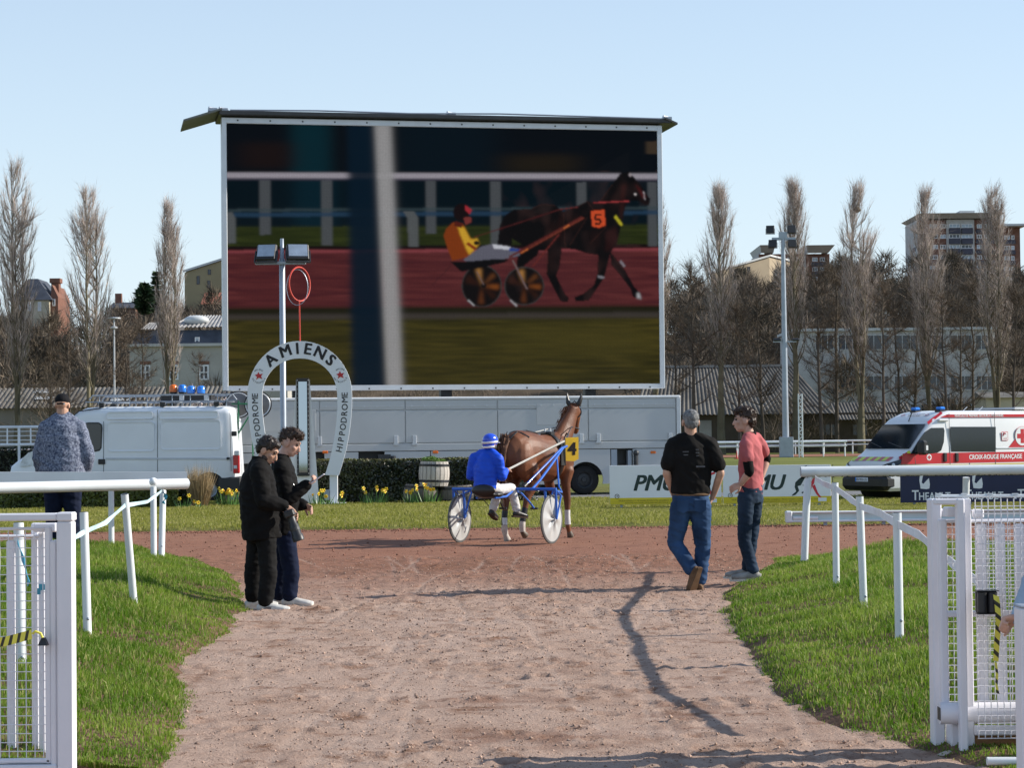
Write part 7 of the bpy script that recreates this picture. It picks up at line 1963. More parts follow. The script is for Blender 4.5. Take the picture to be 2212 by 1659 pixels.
tag(MB().tube([at(1798, 1004, 46.4), at(1798, 1090, 46.4)], .010, 6).build('thin_stake', M_dark_metal), 'thin dark stake at the end of the betting board', 'stake')
# --- green sulky carried upright behind the van
M_green = mat('green_frame', (0.01, 0.12, 0.055), .4, .1, 5)
p0 = at(535, 1085, 53.75); gs = thing('sulky', 'green sulky with two grey disc wheels tipped up behind the van', 'sulky', (p0.x, 53.75, .035)); L = Vector((p0.x, 53.75, .035))
M_disc = mat('smoke_disc', (0.16, 0.155, 0.16), .35, .15, 2)
for (px, dy) in ((512, .25), (557, 0.0)):
    c = at(px, 874, 53.75) - L + Vector((0, dy, 0)); o = bpy.data.objects.new('wheel', None); COL.objects.link(o); o.parent = gs
    M = Matrix.Translation(c) @ Matrix.Rotation(R(90), 4, 'X')
    MB().lathe([(.31, -.02), (.345, -.015), (.35, 0), (.345, .015), (.31, .02)], 36, M).build('tyre', M_rubber, o, 50); MB().lathe([(.29, .012), (.315, .024), (.325, .012)], 36, M).build('rim', M_alu, o, 50); MB().lathe([(.001, .06), (.04, .055), (.30, .008), (.30, -.008), (.04, -.05), (.001, -.055)], 36, M).build('disc_cover', M_disc, o, 30)
mb = None
def gt(pts, r=.02, nm='frame_tube', m_=M_green): MB().tube([at(x, y, 53.5 + dd) - L for x, y, dd in pts], r, 8).build(nm, m_, gs, 60)
gt([(514.7, 866, 0), (513.6, 936, 0)], .024); gt([(500, 872.5, 0), (540, 872.5, 0), (560, 874, .2)]); gt([(540, 895, 0), (515, 936, 0)]); gt([(507, 880, .05), (505, 930, .05)], .014); gt([(513.6, 936, 0), (512, 1000, 0), (512, 1083, 0)], .022); gt([(516, 908, -.03), (522, 914, -.03), (520, 924, -.03), (514, 930, -.03)], .008, 'cable', M_alu)
gt([(508, 908, -.02), (506, 945, -.02)], .02, 'reflector_tube', M_pvc); MB().sphere(at(509, 907, 53.45) - L, .03, 8, 5).build('red_cap', M_red_lens, gs)
gt([(545, 890, .3), (547, 1086, .3)], .02)
# ================================================================== PEOPLE
M_skin = mat('skin', (0.50, 0.29, 0.20), .55, .12, 14, spec=.35)
M_skin2 = mat('skin_pale', (0.55, 0.33, 0.25), .55, .12, 14, spec=.35)
def cloth(name, col, var=.12, scale=9, bump=.0, rough=.85, **k): return mat(name, col, rough, var, scale, bump, 120, spec=.15, **k)
def fuse(mb, voxel, smooth=3, wrinkle=None):
    """One continuous skin over overlapping solids."""
    me = modified(mb.mesh('solid'), [('REMESH', dict(mode='VOXEL', voxel_size=voxel)), ('SMOOTH', dict(factor=.5, iterations=smooth))])
    if wrinkle:
        n = len(me.vertices); co = np.empty(n * 3, np.float32); no = np.empty(n * 3, np.float32)
        me.vertices.foreach_get('co', co); me.vertex_normals.foreach_get('vector', no)
        co = co.reshape(-1, 3); no = no.reshape(-1, 3)
        dsp = np.array([wrinkle(Vector(p)) for p in co], np.float32)
        me.vertices.foreach_set('co', (co + no * dsp[:, None]).ravel()); me.update()
    for p in me.polygons: p.use_smooth = True
    return me
def folds(amp, f, seed=0.0, zs=2.2, tilt=.5):
    """Soft creases running across limbs."""
    def w(p):
        q = Vector((p.x * f + seed + p.z * tilt * f * .4, p.y * f - seed, p.z * f * zs + p.x * f * tilt))
        a = mnoise.noise(q); b = mnoise.noise(q * 2.3 + Vector((9, 3, 1)))
        return amp * (1 - 2.2 * abs(a)) * .7 + amp * .45 * b
    return w
def dirs(fw, up=(0, 0, 1)):
    f = Vector(fw).normalized(); r = f.cross(Vector(up)).normalized(); return f, r, r.cross(f)
def head_solid(mb, c, fw, sc=1.0):
    f, r, u = dirs(fw)
    M3 = Matrix((r, f, u)).transposed()
    def E(p, rad): mb.sphere(Vector(c) + M3 @ (Vector(p) * sc), [q * sc for q in rad], 16, 11, M3.to_4x4())
    E((0, -.012, .03), (.076, .096, .092)); E((0, .022, -.03), (.060, .074, .082)); E((0, .052, -.088), (.036, .036, .028)); E((0, .03, -.07), (.055, .055, .045))
    E((0, .076, .030), (.048, .022, .016)); E((0, .088, -.066), (.024, .014, .012)); E((.04, .06, -.02), (.022, .025, .02)); E((-.04, .06, -.02), (.022, .025, .02))
    mb.tube([Vector(c) + M3 @ (Vector(p) * sc) for p in ((0, .078, .022), (0, .102, -.012), (0, .110, -.034), (0, .088, -.046))], [.008 * sc, .012 * sc, .017 * sc, .010 * sc], 8)
    for s in (-1, 1): E((s * .079, -.008, -.012), (.011, .026, .034))
    return M3
def face_parts(parent, c, M3, sc, brow):
    for s in (-1, 1):
        p = Vector(c) + M3 @ (Vector((s * .030, .083, .012)) * sc); MB().sphere(p, .0115 * sc, 8, 6).build('eye', M_eye, parent, 60)
        a, b = Vector(c) + M3 @ (Vector((s * .014, .094, .032)) * sc), Vector(c) + M3 @ (Vector((s * .050, .078, .034)) * sc); MB().tube([a, a.lerp(b, .5) + M3 @ Vector((0, .004, .004)), b], [.004, .006, .003], 6).build('eyebrow', brow, parent, 60)
    a, b = [Vector(c) + M3 @ (Vector((s * .022, .094, -.066)) * sc) for s in (-1, 1)]; MB().tube([a, a.lerp(b, .5) + M3 @ Vector((0, .008, 0)), b], [.003, .006, .003], 6).build('lips', M_lips, parent, 60)
M_eye = mat('eyes', (0.02, 0.015, 0.012), .2, 0, spec=.6); M_lips = mat('lips', (0.36, 0.13, 0.10), .5, .1, 20)
def hair_mesh(parent, c, M3, sc, m, lobes, strands=500, ln=.03, disp=.010, seed=1.0, name='hair'):
    mb = MB()
    for p, rad in lobes: mb.sphere(Vector(c) + M3 @ (Vector(p) * sc), [q * sc for q in rad], 16, 11, M3.to_4x4())
    def w(p): return disp * (mnoise.noise(p * 38 + Vector((seed, 0, 0))) + .6 * mnoise.noise(p * 90))
    me = fuse(mb, .009, 2, w); o = link(name, me, parent, m)
    if strands:
        k = np.random.default_rng(int(seed * 10)).integers(0, len(me.vertices), strands)
        co = np.array([me.vertices[int(i)].co for i in k]); no = np.array([me.vertices[int(i)].normal for i in k])
        back = -np.array(M3 @ Vector((0, 1, 0)))
        D = no * .8 + rng.normal(size=no.shape) * .45 + back * .3; D /= np.linalg.norm(D, axis=1, keepdims=True)
        V, F = twig_mesh(co - no * .004, co + D * ln * rng.uniform(.4, 1, (strands, 1)), np.full(strands, .006)); raw_mesh('hair_strands', V, F, 3, m, o)
    return o
def hand_solid(mb, w, d, pn, curl=.6, sc=1.0, thumb=1):
    """Palm, four unequal fingers and a thumb. w wrist, d hand direction, pn palm normal, thumb side +1/-1."""
    d = Vector(d).normalized(); pn = Vector(pn); pn = (pn - d * pn.dot(d)).normalized(); s = d.cross(pn) * thumb
    w = Vector(w); P = lambda a, b, c: w + (d * a + s * b + pn * c) * sc
    mb.tube([w - d * .03 * sc, P(.02, 0, 0), P(.055, 0, 0), P(.09, 0, .002)], [(.024 * sc, .020 * sc), (.030 * sc, .017 * sc), (.040 * sc, .015 * sc), (.036 * sc, .012 * sc)], 10, side=s)
    for k, (off, ln) in enumerate(((.028, .072), (.010, .080), (-.009, .074), (-.027, .058))):
        base = P(.084, off, 0); pts = [P(.065, off, 0), base]; ang = 0; cur = base
        for j, f in enumerate((.45, .32, .25)):
            ang += curl * (1.0 if j == 0 else 1.15) * (1 + .08 * k)
            cur = cur + (d * math.cos(ang) + pn * math.sin(ang)) * ln * f * sc; pts.append(cur)
        mb.tube(pts, [.0095 * sc, .0095 * sc, .0088 * sc, .0080 * sc, .0065 * sc], 8)
    a = P(.02, .024, .004); b = P(.045, .050, .014); c = P(.068, .056, .028 + .012 * curl); e = P(.088, .050, .040 + .016 * curl)
    mb.tube([a, b, c, e], [.014 * sc, .0115 * sc, .010 * sc, .0075 * sc], 8)
def limb(mb, pts, rs, n=12, side=None): mb.tube(pts, rs, n, side=side); [mb.sphere(p, (r if not isinstance(r, tuple) else max(r)) * .97, 10, 7) for p, r in ((pts[0], rs[0]), (pts[-1], rs[-1]))]
def mid(a, b, t): return Vector(a).lerp(Vector(b), t)
class Figure:
    """A person posed by joint positions measured in the photo (px, py, depth offset)."""
    def __init__(s, label, root_px, d, z0, group=None, skin=None):
        p = at(root_px[0], root_px[1], d); s.root = Vector((p.x, d, z0)); s.d = d
        s.t = thing('person', label, 'person', s.root, 0, group); s.skin = skin or M_skin; s.J = {}
    def j(s, **k):
        for n, v in k.items(): s.J[n] = at(v[0], v[1], s.d + (v[2] if len(v) > 2 else 0)) - s.root
        return s
    def body(s, face, hd, sc=1.0, bulk=1.0, hands=None, neck=.055):
        J = s.J; f, r, u = dirs(face); mb = MB(); s.side = r
        mb.tube([J['hip'] - Vector((0, 0, .08)), J['hip'], mid(J['hip'], J['chest'], .5), J['chest'], mid(J['chest'], J['neck'], .7), J['neck']], [(.13 * bulk, .09 * bulk), (.155 * bulk, .105 * bulk), (.14 * bulk, .10 * bulk), (.165 * bulk, .11 * bulk), (.13, .08), (.05, .05)], 14, side=r)
        for a, b, c in (('sr', 'er', 'wr'), ('sl', 'el', 'wl')):
            limb(mb, [J[a], mid(J[a], J[b], .5), J[b]], [.052, .048, .040]); limb(mb, [J[b], mid(J[b], J[c], .35), J[c]], [.041, .040, .027])
        for a, b, c in (('hr', 'kr', 'ar'), ('hl', 'kl', 'al')):
            limb(mb, [J[a], mid(J[a], J[b], .5), J[b]], [.075, .066, .052]); limb(mb, [J[b], mid(J[b], J[c], .35), J[c]], [.052, .052, .034])
        limb(mb, [J['neck'] - Vector((0, 0, .03)), mid(J['neck'], J['head'], .6)], [neck, neck * .95])
        s.M3 = head_solid(mb, J['head'], hd, sc); s.sc = sc
        for (w, e, pn, curl, th) in (hands or []): hand_solid(mb, J[w], e, pn, curl, 1.0, th)
        link('body', fuse(mb, .0062, 2), s.t, s.skin); return s
    def garment(s, name, build, m, voxel=.011, smooth=3, wr=None):
        mb = MB(); build(mb, s.J, s.side); return link(name, fuse(mb, voxel, smooth, wr), s.t, m)
    def shoe(s, ankle, toe, m, sole_m, ln=.29, pitch=0.0, name='shoe'):
        a = s.J[ankle]; d = Vector(toe).normalized(); sd = d.cross(Vector((0, 0, 1)))
        sd = sd.normalized() if sd.length > .1 else Vector((1, 0, 0)); u = sd.cross(d)
        heel = a - u * .075 - d * .055
        mb = MB(); P = lambda x, z: heel + d * x * ln / .27 + u * z
        mb.tube([P(-.015, .035), P(.03, .045), P(.09, .045), P(.16, .038), P(.22, .032), P(.262, .028)], [(.028, .032), (.040, .048), (.044, .050), (.050, .040), (.050, .034), (.034, .026)], 12, side=sd)
        limb(mb, [P(.035, .05), P(.055, .105)], [.042, .040])
        o = link(name, fuse(mb, .008, 2), s.t, m)
        mb = MB(); out = [(-.03, -.030), (-.035, .0), (-.03, .030), (.08, .036), (.17, .048), (.24, .036), (.282, .0), (.24, -.036), (.17, -.046), (.08, -.034)]
        M = Matrix((d, sd, u)).transposed().to_4x4(); M.translation = heel - u * .008
        mb.prism([(x * ln / .27, y) for x, y in out], M, .026); mb.build('sole', sole_m, o); return o
def trousers(J, mb, r, w=1.0, cuff=.062, knee=.075, rise=.10, wide=.165, deep=.115, thigh=.098):
    mb.tube([J['hip'] + Vector((0, 0, rise)), J['hip'], J['hip'] - Vector((0, 0, .09))], [(wide * .96, deep * .95), (wide, deep), (wide * .86, deep * .9)], 16, side=r)
    for a, b, c in (('hr', 'kr', 'ar'), ('hl', 'kl', 'al')):
        limb(mb, [J[a] + Vector((0, 0, .05)), mid(J[a], J[b], .4), J[b]], [thigh * w, thigh * .86 * w, knee * w * .94]); limb(mb, [J[b], mid(J[b], J[c], .45), J[c] - (J[c] - J[b]).normalized() * .035], [knee * .94 * w, knee * .88 * w, cuff * w])
def torso(J, mb, r, hem, wide=.20, deep=.135, waist=1.0, sh=.062, back=0.0, coll=.075):
    up = Vector((0, 0, 1)); h = J['hip'] + up * hem
    mb.tube([h, mid(h, J['chest'], .45), J['chest'], mid(J['chest'], J['neck'], .55), J['neck'] + up * .0], [(wide * .95 * waist, deep * waist), (wide * .98 * waist, deep * waist), (wide, deep), (wide * .84, deep * .84), (coll, coll)], 18, side=r)
    for a in ('sr', 'sl'): limb(mb, [J['neck'] - up * .02, mid(J['neck'], J[a], .5) + up * .012, J[a]], [coll, .068, sh])
def sleeves(J, mb, which, up_r=(.070, .064, .060), lo_r=(.060, .056, .045), frac=1.0, lower=True):
    for a, b, c in which:
        e = mid(J[a], J[b], frac) if not lower else J[b]
        limb(mb, [J[a], mid(J[a], e, .5), e], list(up_r))
        if lower: limb(mb, [J[b], mid(J[b], J[c], .5), J[c]], list(lo_r))
ARMS = (('sr', 'er', 'wr'), ('sl', 'el', 'wl'))
C_black = cloth('black_jacket', (0.0065, 0.006, 0.006), .3, 12); C_black_tr = cloth('black_trousers', (0.008, 0.0078, 0.008), .3, 8); C_denim = cloth('blue_denim', (0.028, 0.062, 0.135), .45, 5, stretch=(1, 1, .5)); C_navy = cloth('navy_jeans', (0.008, 0.013, 0.034), .3, 6)
M_trainer = cloth('white_trainers', (0.62, 0.60, 0.56), .15, 20); M_sole = cloth('pale_sole', (0.62, 0.60, 0.54), .1, 14); M_brown_boot = cloth('brown_boot', (0.14, 0.085, 0.05), .25, 10); M_dark_sole = cloth('dark_sole', (0.06, 0.04, 0.03), .2, 10)
M_hair_dk = mat('dark_brown_hair', (0.022, 0.014, 0.010), .5, .35, 30, spec=.4); M_hair_br = mat('brown_hair', (0.04, 0.022, 0.014), .5, .35, 30, spec=.4); M_hair_gr = mat('grey_hair', (0.16, 0.16, 0.16), .6, .5, 40, spec=.3)
CAP = [((0, -.018, .045), (.083, .100, .088)), ((0, -.06, .0), (.070, .055, .070))]

# 1 --- photographer with the long lens
A = Figure('photographer in black jacket bowing over the camera in his hand', (578, 1326), 19.3, 0.02, 'people waiting beside the path')
A.j(hip=(566, 1150), chest=(556, 1055), neck=(560, 1000), head=(578, 973), sr=(560, 1018, -.16), er=(569, 1082, -.22), wr=(612, 1093, -.17), sl=(562, 1018, .16), el=(585, 1085, .20), wl=(620, 1104, .02), hr=(574, 1165, -.08), kr=(580, 1240, -.09), ar=(572, 1306, -.09), hl=(556, 1165, .08), kl=(546, 1236, .08), al=(546, 1297, .09))
A.body((1, .12, 0), (.86, -.22, -.52), 1.0, 1.1, [('wr', (.8, -.1, -.55), (.2, .6, -.4), .45, -1), ('wl', (.8, -.1, -.4), (.2, -.6, -.4), .5, 1)])
def bA(mb, J, r): torso(J, mb, r, -.06, .20, .165, 1.06, .075, coll=.088); sleeves(J, mb, ARMS, (.086, .080, .074), (.074, .066, .052))
A.garment('jacket', bA, C_black, .011, 3, folds(.012, 7, 1)); A.garment('trousers', lambda mb, J, r: trousers(J, mb, r, 1.0, .070, .084), C_black_tr, .011, 3, folds(.008, 8, 2))
MB().lathe([(.075, 0), (.082, .05), (.070, .055), (.066, .0)], 20, Matrix.Translation(A.J['neck'] + Vector((0, 0, -.005))) @ Matrix.Rotation(R(14), 4, 'Y')).build('collar', C_black, A.t, 60)
A.shoe('ar', (1, -.12, 0), M_trainer, M_sole); A.shoe('al', (.9, .1, 0), M_trainer, M_sole)
for an in ('ar',):
    a = A.J[an]; MB().prism([(-.05, -.03), (.0, -.045), (.08, -.045), (.13, -.055), (.06, -.02), (.0, -.015)], Matrix.Translation(a + Vector((.04, -.046, .0))) @ Matrix.Rotation(R(90), 4, 'X'), .006).build('shoe_side_flash', cloth('grey_suede', (.16, .15, .15)), A.t)
face_parts(A.t, A.J['head'], A.M3, 1.0, M_hair_dk)
hair_mesh(A.t, A.J['head'], A.M3, 1.0, M_hair_dk, CAP + [((0, .045, .085), (.060, .045, .035))], 420, .028, .010, 1.0)
mb = MB(); c = A.J['head']
for p, rad in (((0, .048, -.092), (.042, .040, .030)), ((.045, .02, -.07), (.022, .04, .04)), ((-.045, .02, -.07), (.022, .04, .04))): mb.sphere(c + A.M3 @ Vector(p), rad, 12, 8, A.M3.to_4x4())
link('beard', fuse(mb, .009, 1, lambda p: .004 * mnoise.noise(p * 90)), A.t, M_hair_br)
# his camera
cp = at(626, 1112, 19.12); cam_t = thing('camera', 'black camera with long lens hanging from the photographer hand', 'camera', cp)
ax = Vector((.34, 0, -1)).normalized(); Mq = ax.to_track_quat('Z', 'Y').to_matrix().to_4x4()
MB().bbox((-.07, -.05, -.045), (.07, .05, .02), .012, Mq).build('camera_body', M_black_plastic, cam_t); MB().lathe([(.001, .02), (.036, .02), (.036, .09), (.044, .10), (.044, .19), (.052, .20), (.052, .245), (.045, .25), (.040, .235), (.001, .235)], 20, Mq).build('lens', M_black_plastic, cam_t, 40); MB().lathe([(.0445, .12), (.0455, .122), (.0455, .15), (.0445, .152)], 20, Mq).build('zoom_ring', M_dark_metal, cam_t)
MB().tube([Mq @ Vector((-.07, 0, -.02)), Vector((-.06, .02, .10)), Vector((-.02, .02, .06))], .006, 5).build('strap', M_black_plastic, cam_t)
# 2 --- young man with the phone
B = Figure('young man in black jacket and dark jeans reading his phone', (628, 1314), 19.85, 0.02, 'people waiting beside the path', M_skin2)
B.j(hip=(612, 1150), chest=(612, 1045), neck=(607, 993), head=(626, 957), sr=(608, 1012, -.15), er=(622, 1078, -.20), wr=(661, 1049, -.17), sl=(612, 1012, .15), el=(632, 1085, .18), wl=(655, 1092, .05), hr=(618, 1165, -.08), kr=(629, 1238, -.08), ar=(625, 1294, -.09), hl=(606, 1165, .08), kl=(606, 1238, .08), al=(603, 1292, .08))
B.body((1, .1, 0), (.90, -.16, -.40), 1.0, 1.0, [('wr', (.75, -.1, .42), (-.35, .2, .8), .75, -1), ('wl', (.8, -.3, -.3), (0, -.6, -.4), .6, 1)])
def bB(mb, J, r): torso(J, mb, r, -.02, .19, .135, .98, .07, coll=.080); sleeves(J, mb, ARMS, (.080, .074, .070), (.070, .062, .050))
B.garment('jacket', bB, C_black, .011, 3, folds(.012, 7.5, 5)); B.garment('jeans', lambda mb, J, r: trousers(J, mb, r, 1.0, .074, .082), C_navy, .011, 3, folds(.007, 8, 6))
MB().lathe([(.068, 0), (.074, .055), (.062, .06), (.058, .0)], 20, Matrix.Translation(B.J['neck'] + Vector((0, 0, -.005))) @ Matrix.Rotation(R(10), 4, 'Y')).build('collar', C_black, B.t, 60)
B.shoe('ar', (1, -.2, 0), M_trainer, M_sole); B.shoe('al', (1, .0, 0), M_trainer, M_sole)
face_parts(B.t, B.J['head'], B.M3, 1.0, M_hair_dk)
hair_mesh(B.t, B.J['head'], B.M3, 1.0, M_hair_br, [((0, -.022, .055), (.082, .096, .082)), ((0, .05, .095), (.072, .055, .045)), ((0, .01, .10), (.078, .07, .05)), ((0, -.07, .02), (.066, .045, .06))], 700, .035, .016, 2.0)
MB().tube([B.J['chest'] + Vector((.10, -.16, .02)), B.J['chest'] + Vector((.15, -.17, -.09)), B.J['chest'] + Vector((.06, -.17, -.13))], .004, 5).build('cable', M_alu, B.t)
ph = at(686, 1034, 19.62); pd = Vector((.8, -.05, .55)).normalized(); M = frame3(ph, pd, Vector((.0, 1, 0)))
ph_t = thing('mobile_phone', 'pale mobile phone held out by the young man', 'phone', ph); M.translation = Vector((0, 0, 0))
MB().bbox((-.075, -.036, -.005), (.075, .036, .005), .004, M).build('case', cloth('phone_case', (.62, .60, .64), .05), ph_t); MB().box((-.070, -.032, .0052), (.070, .032, .0062), M).build('phone_screen', M_glass, ph_t)
# 3 --- man in the black T-shirt, seen from behind, stepping
C = Figure('grey haired man in black T-shirt and blue jeans walking away with hands in pockets', (1509, 1281), 21.2, 0.015, 'people waiting beside the path')
C.j(hip=(1491, 1085), chest=(1493, 990), neck=(1491, 943), head=(1491, 911), sl=(1455, 962), el=(1439, 1022, -.04), wl=(1457, 1074, .08), sr=(1533, 962), er=(1556, 1022, -.04), wr=(1538, 1076, .08), hl=(1471, 1105), kl=(1457, 1172, .06), al=(1496, 1236, -.12), hr=(1512, 1105), kr=(1518, 1182, .02), ar=(1510, 1261, .0))
C.body((-.1, 1, 0), (-.12, 1, 0), 1.02, 1.1, [('wl', (.5, .5, -1), (1, 0, 0), .5, 1), ('wr', (-.5, .5, -1), (-1, 0, 0), .5, -1)], .062)
C_tee = cloth('black_tee', (0.010, 0.009, 0.0085), .35, 7)
def bC(mb, J, r): torso(J, mb, r, .085, .205, .14, 1.0, .078, coll=.072); sleeves(J, mb, ARMS, (.084, .082, .080), frac=.72, lower=False)
C.garment('shirt', bC, C_tee, .011, 3, folds(.011, 6.5, 8, 1.5, 1.0)); C.garment('jeans', lambda mb, J, r: trousers(J, mb, r, 1.02, .066, .080, .10, .185, .13, .108), C_denim, .011, 3, folds(.009, 8, 9))
h = C.J['hip']; mb = MB(); mb.tube([h + Vector((.176 * math.cos(t), .124 * math.sin(t) + .0, .078)) for t in np.linspace(0, 2 * math.pi, 29)[:-1]], .014, 6, closed=True); mb.build('belt', M_brown_boot, C.t, 60)
for sx in (-1, 1): a = h + Vector((sx * .085, -.133, -.03)); MB().prism([(-.06, .055), (.06, .055), (.055, -.05), (.0, -.075), (-.055, -.05)], Matrix.Translation(a) @ Matrix.Rotation(R(90 + 8), 4, 'X'), .006).build('back_pocket', C_denim, C.t)
def print_block(z, xs, w, nm):
    o = MB()
    for (x, ww) in xs: o.box((x, 0, 0), (x + ww, .002, w))
    return o
M_print = cloth('faded_print', (.11, .11, .115), .4, 30)
bp = C.J['chest'] + Vector((-.10, -.148, .05))
for (x, z, w_, h_) in ((.0, .01, .06, .012), (.01, -.02, .045, .010), (.13, .03, .03, .012), (.13, .0, .035, .010), (.135, -.03, .028, .010), (.13, -.14, .09, .016)): MB().box((bp.x + x, bp.y - .012 + .0 * z, bp.z + z), (bp.x + x + w_, bp.y - .009, bp.z + z + h_)).build('back_print', M_print, C.t)
C.shoe('ar', (.05, 1, 0), M_brown_boot, M_dark_sole); C.shoe('al', (-.28, .35, -.9), M_brown_boot, M_brown_boot)
hair_mesh(C.t, C.J['head'], C.M3, 1.02, M_hair_gr, [((0, -.022, .040), (.081, .094, .084)), ((0, -.06, -.01), (.070, .050, .065))], 260, .012, .005, 3.0)
# 4 --- man in the pink T-shirt
D = Figure('slim young man in pink T-shirt over black sleeves, hand on hip', (1622, 1256), 21.6, .09, 'people waiting beside the path', M_skin2)
D.j(hip=(1621, 1068), chest=(1621, 990), neck=(1621, 941), head=(1607, 908), sl=(1610, 962, -.15), el=(1618, 1020, -.20), wl=(1599, 1046, -.15), sr=(1641, 960, .14), er=(1655, 992, .26), wr=(1645, 1030, .20), hl=(1611, 1085, -.07), kl=(1607, 1168, -.07), al=(1628, 1238, -.08), hr=(1630, 1085, .07), kr=(1622, 1166, .09), ar=(1613, 1233, .10))
D.body((-.85, .5, 0), (-1, .10, -.02), 1.0, .92, [('wl', (-.75, -.1, -.35), (.3, .9, -.2), .55, 1), ('wr', (-.5, -.1, -.8), (-.3, -.6, 0), .5, -1)], .052)
C_pink = cloth('pink_tee', (0.42, 0.115, 0.12), .12, 6); C_dkjean = cloth('dark_jeans', (0.022, 0.038, 0.065), .4, 5, stretch=(1, 1, .5))
def bD(mb, J, r): torso(J, mb, r, .0, .168, .118, .94, .060, coll=.062); sleeves(J, mb, ARMS, (.068, .066, .066), frac=.50, lower=False)
D.garment('shirt', bD, C_pink, .010, 3, folds(.009, 7, 12, 1.4, 1.0))
def bD2(mb, J, r):
    for a, b, c in ARMS: limb(mb, [mid(J[a], J[b], .35), mid(J[a], J[b], .8), J[b], mid(J[b], J[c], .10)], [.056, .052, .050, .048])
D.garment('undersleeves', bD2, C_black, .010, 2)
D.garment('jeans', lambda mb, J, r: trousers(J, mb, r, .90, .066, .078, .12, .155, .115, .098), C_dkjean, .011, 3, folds(.008, 8, 14))
MB().lathe([(.060, 0), (.064, .035), (.055, .038), (.052, .0)], 20, Matrix.Translation(D.J['neck'] + Vector((0, 0, -.002))) @ Matrix.Rotation(R(-10), 4, 'Y')).build('collar', C_black, D.t, 60)
M_greytr = cloth('grey_trainers', (.30, .29, .27), .25, 14); D.shoe('al', (-1, .05, 0), M_greytr, M_sole); D.shoe('ar', (-.95, .3, 0), M_greytr, M_sole)
face_parts(D.t, D.J['head'], D.M3, 1.0, M_hair_dk)
hair_mesh(D.t, D.J['head'], D.M3, 1.0, M_hair_br, [((0, -.03, .05), (.083, .095, .085)), ((0, .055, .09), (.066, .055, .040)), ((0, -.07, -.01), (.068, .050, .070)), ((0, .0, .10), (.075, .07, .045))], 650, .04, .014, 4.0)
# 5 --- heavy man in cap and patterned shirt
E = Figure('heavy man in black cap and blue patterned shirt behind the left rail', (140, 1190), 26.2, .20, 'people waiting beside the path')
E.j(hip=(134, 1045), chest=(135, 950), neck=(135, 896), head=(135, 874), sl=(101, 924), el=(84, 985, .0), wl=(92, 1030, .16), sr=(170, 924), er=(190, 985, .0), wr=(181, 1030, .16), hl=(117, 1060), kl=(115, 1120), al=(112, 1176), hr=(154, 1060), kr=(158, 1120), ar=(160, 1178))
E.body((0, 1, 0), (.05, 1, .05), 1.05, 1.35, [('wl', (.3, .4, -1), (1, 0, 0), .5, 1), ('wr', (-.3, .4, -1), (-1, 0, 0), .5, -1)], .075)
C_pat = cloth('patterned_shirt', (0.045, 0.060, 0.115), .3, 46, col2=(0.27, 0.30, 0.38), detail=7)
def bE(mb, J, r): torso(J, mb, r, .0, .265, .20, 1.06, .092, coll=.082); sleeves(J, mb, ARMS, (.100, .092, .085), (.085, .076, .062))
E.garment('shirt', bE, C_pat, .013, 3, folds(.011, 5.5, 17)); E.garment('jeans', lambda mb, J, r: trousers(J, mb, r, 1.05, .075, .09, .10, .23, .17, .125), C_navy, .012, 3, folds(.008, 7, 18))
E.shoe('ar', (.2, 1, 0), M_trainer, M_sole); E.shoe('al', (-.2, 1, 0), M_trainer, M_sole)
o = hair_mesh(E.t, E.J['head'], E.M3, 1.05, cloth('black_cap', (.010, .010, .012), .2, 12), [((0, -.005, .055), (.086, .105, .078))], 0, .0, .0, 5.0, 'cap')
c = E.J['head']; mb = MB(); mb.sphere(c + Vector((.02, .13, .055)), (.07, .09, .008)); mb.build('cap_peak', cloth('black_peak', (.012, .012, .014)), E.t, 60); MB().tube([c + Vector((-.045, -.092, .01)), c + Vector((0, -.108, .012)), c + Vector((.045, -.092, .01))], .012, 6).build('cap_strap', cloth('cap_strap', (.012, .012, .014)), E.t, 60); MB().box((c.x + .035, c.y - .108, c.z - .002), (c.x + .05, c.y - .095, c.z + .014)).build('cap_buckle', M_alu, E.t)
# 6 --- steward beyond the picture edge whose hand holds the belt
F_ = Figure('person with pale blue sleeve reaching a hand to the striped belt, right edge', (2300, 1640), 9.9, .0, None, M_skin2)
F_.j(hip=(2312, 1260), chest=(2308, 1085), neck=(2300, 960), head=(2290, 890), sl=(2262, 1005, .02), el=(2268, 1170, .10), wl=(2203, 1333, -.02), sr=(2350, 1005, .02), er=(2372, 1170, -.05), wr=(2350, 1300, .0), hl=(2280, 1290), kl=(2284, 1450), al=(2280, 1600), hr=(2335, 1290), kr=(2338, 1450), ar=(2340, 1600))
F_.body((-.3, 1, 0), (-.5, 1, -.3), 1.0, 1.0, [('wl', (-1, -.05, -.18), (.15, -.5, -.8), .95, -1), ('wr', (0, .3, -1), (-1, 0, 0), .5, -1)])
C_sky = cloth('pale_blue_shirt', (.34, .44, .56), .1, 9)
F_.garment('shirt', lambda mb, J, r: (torso(J, mb, r, -.02, .20, .14, 1, .075), sleeves(J, mb, ARMS, (.078, .07, .066), (.066, .056, .044))), C_sky, .011, 3, folds(.008, 7, 20)); F_.garment('trousers', lambda mb, J, r: trousers(J, mb, r), C_navy, .012, 3, folds(.007, 8, 21))
F_.shoe('ar', (0, 1, 0), M_brown_boot, M_dark_sole); F_.shoe('al', (-.2, 1, 0), M_brown_boot, M_dark_sole); hair_mesh(F_.t, F_.J['head'], F_.M3, 1.0, M_hair_br, CAP, 200, .02, .008, 6.0)
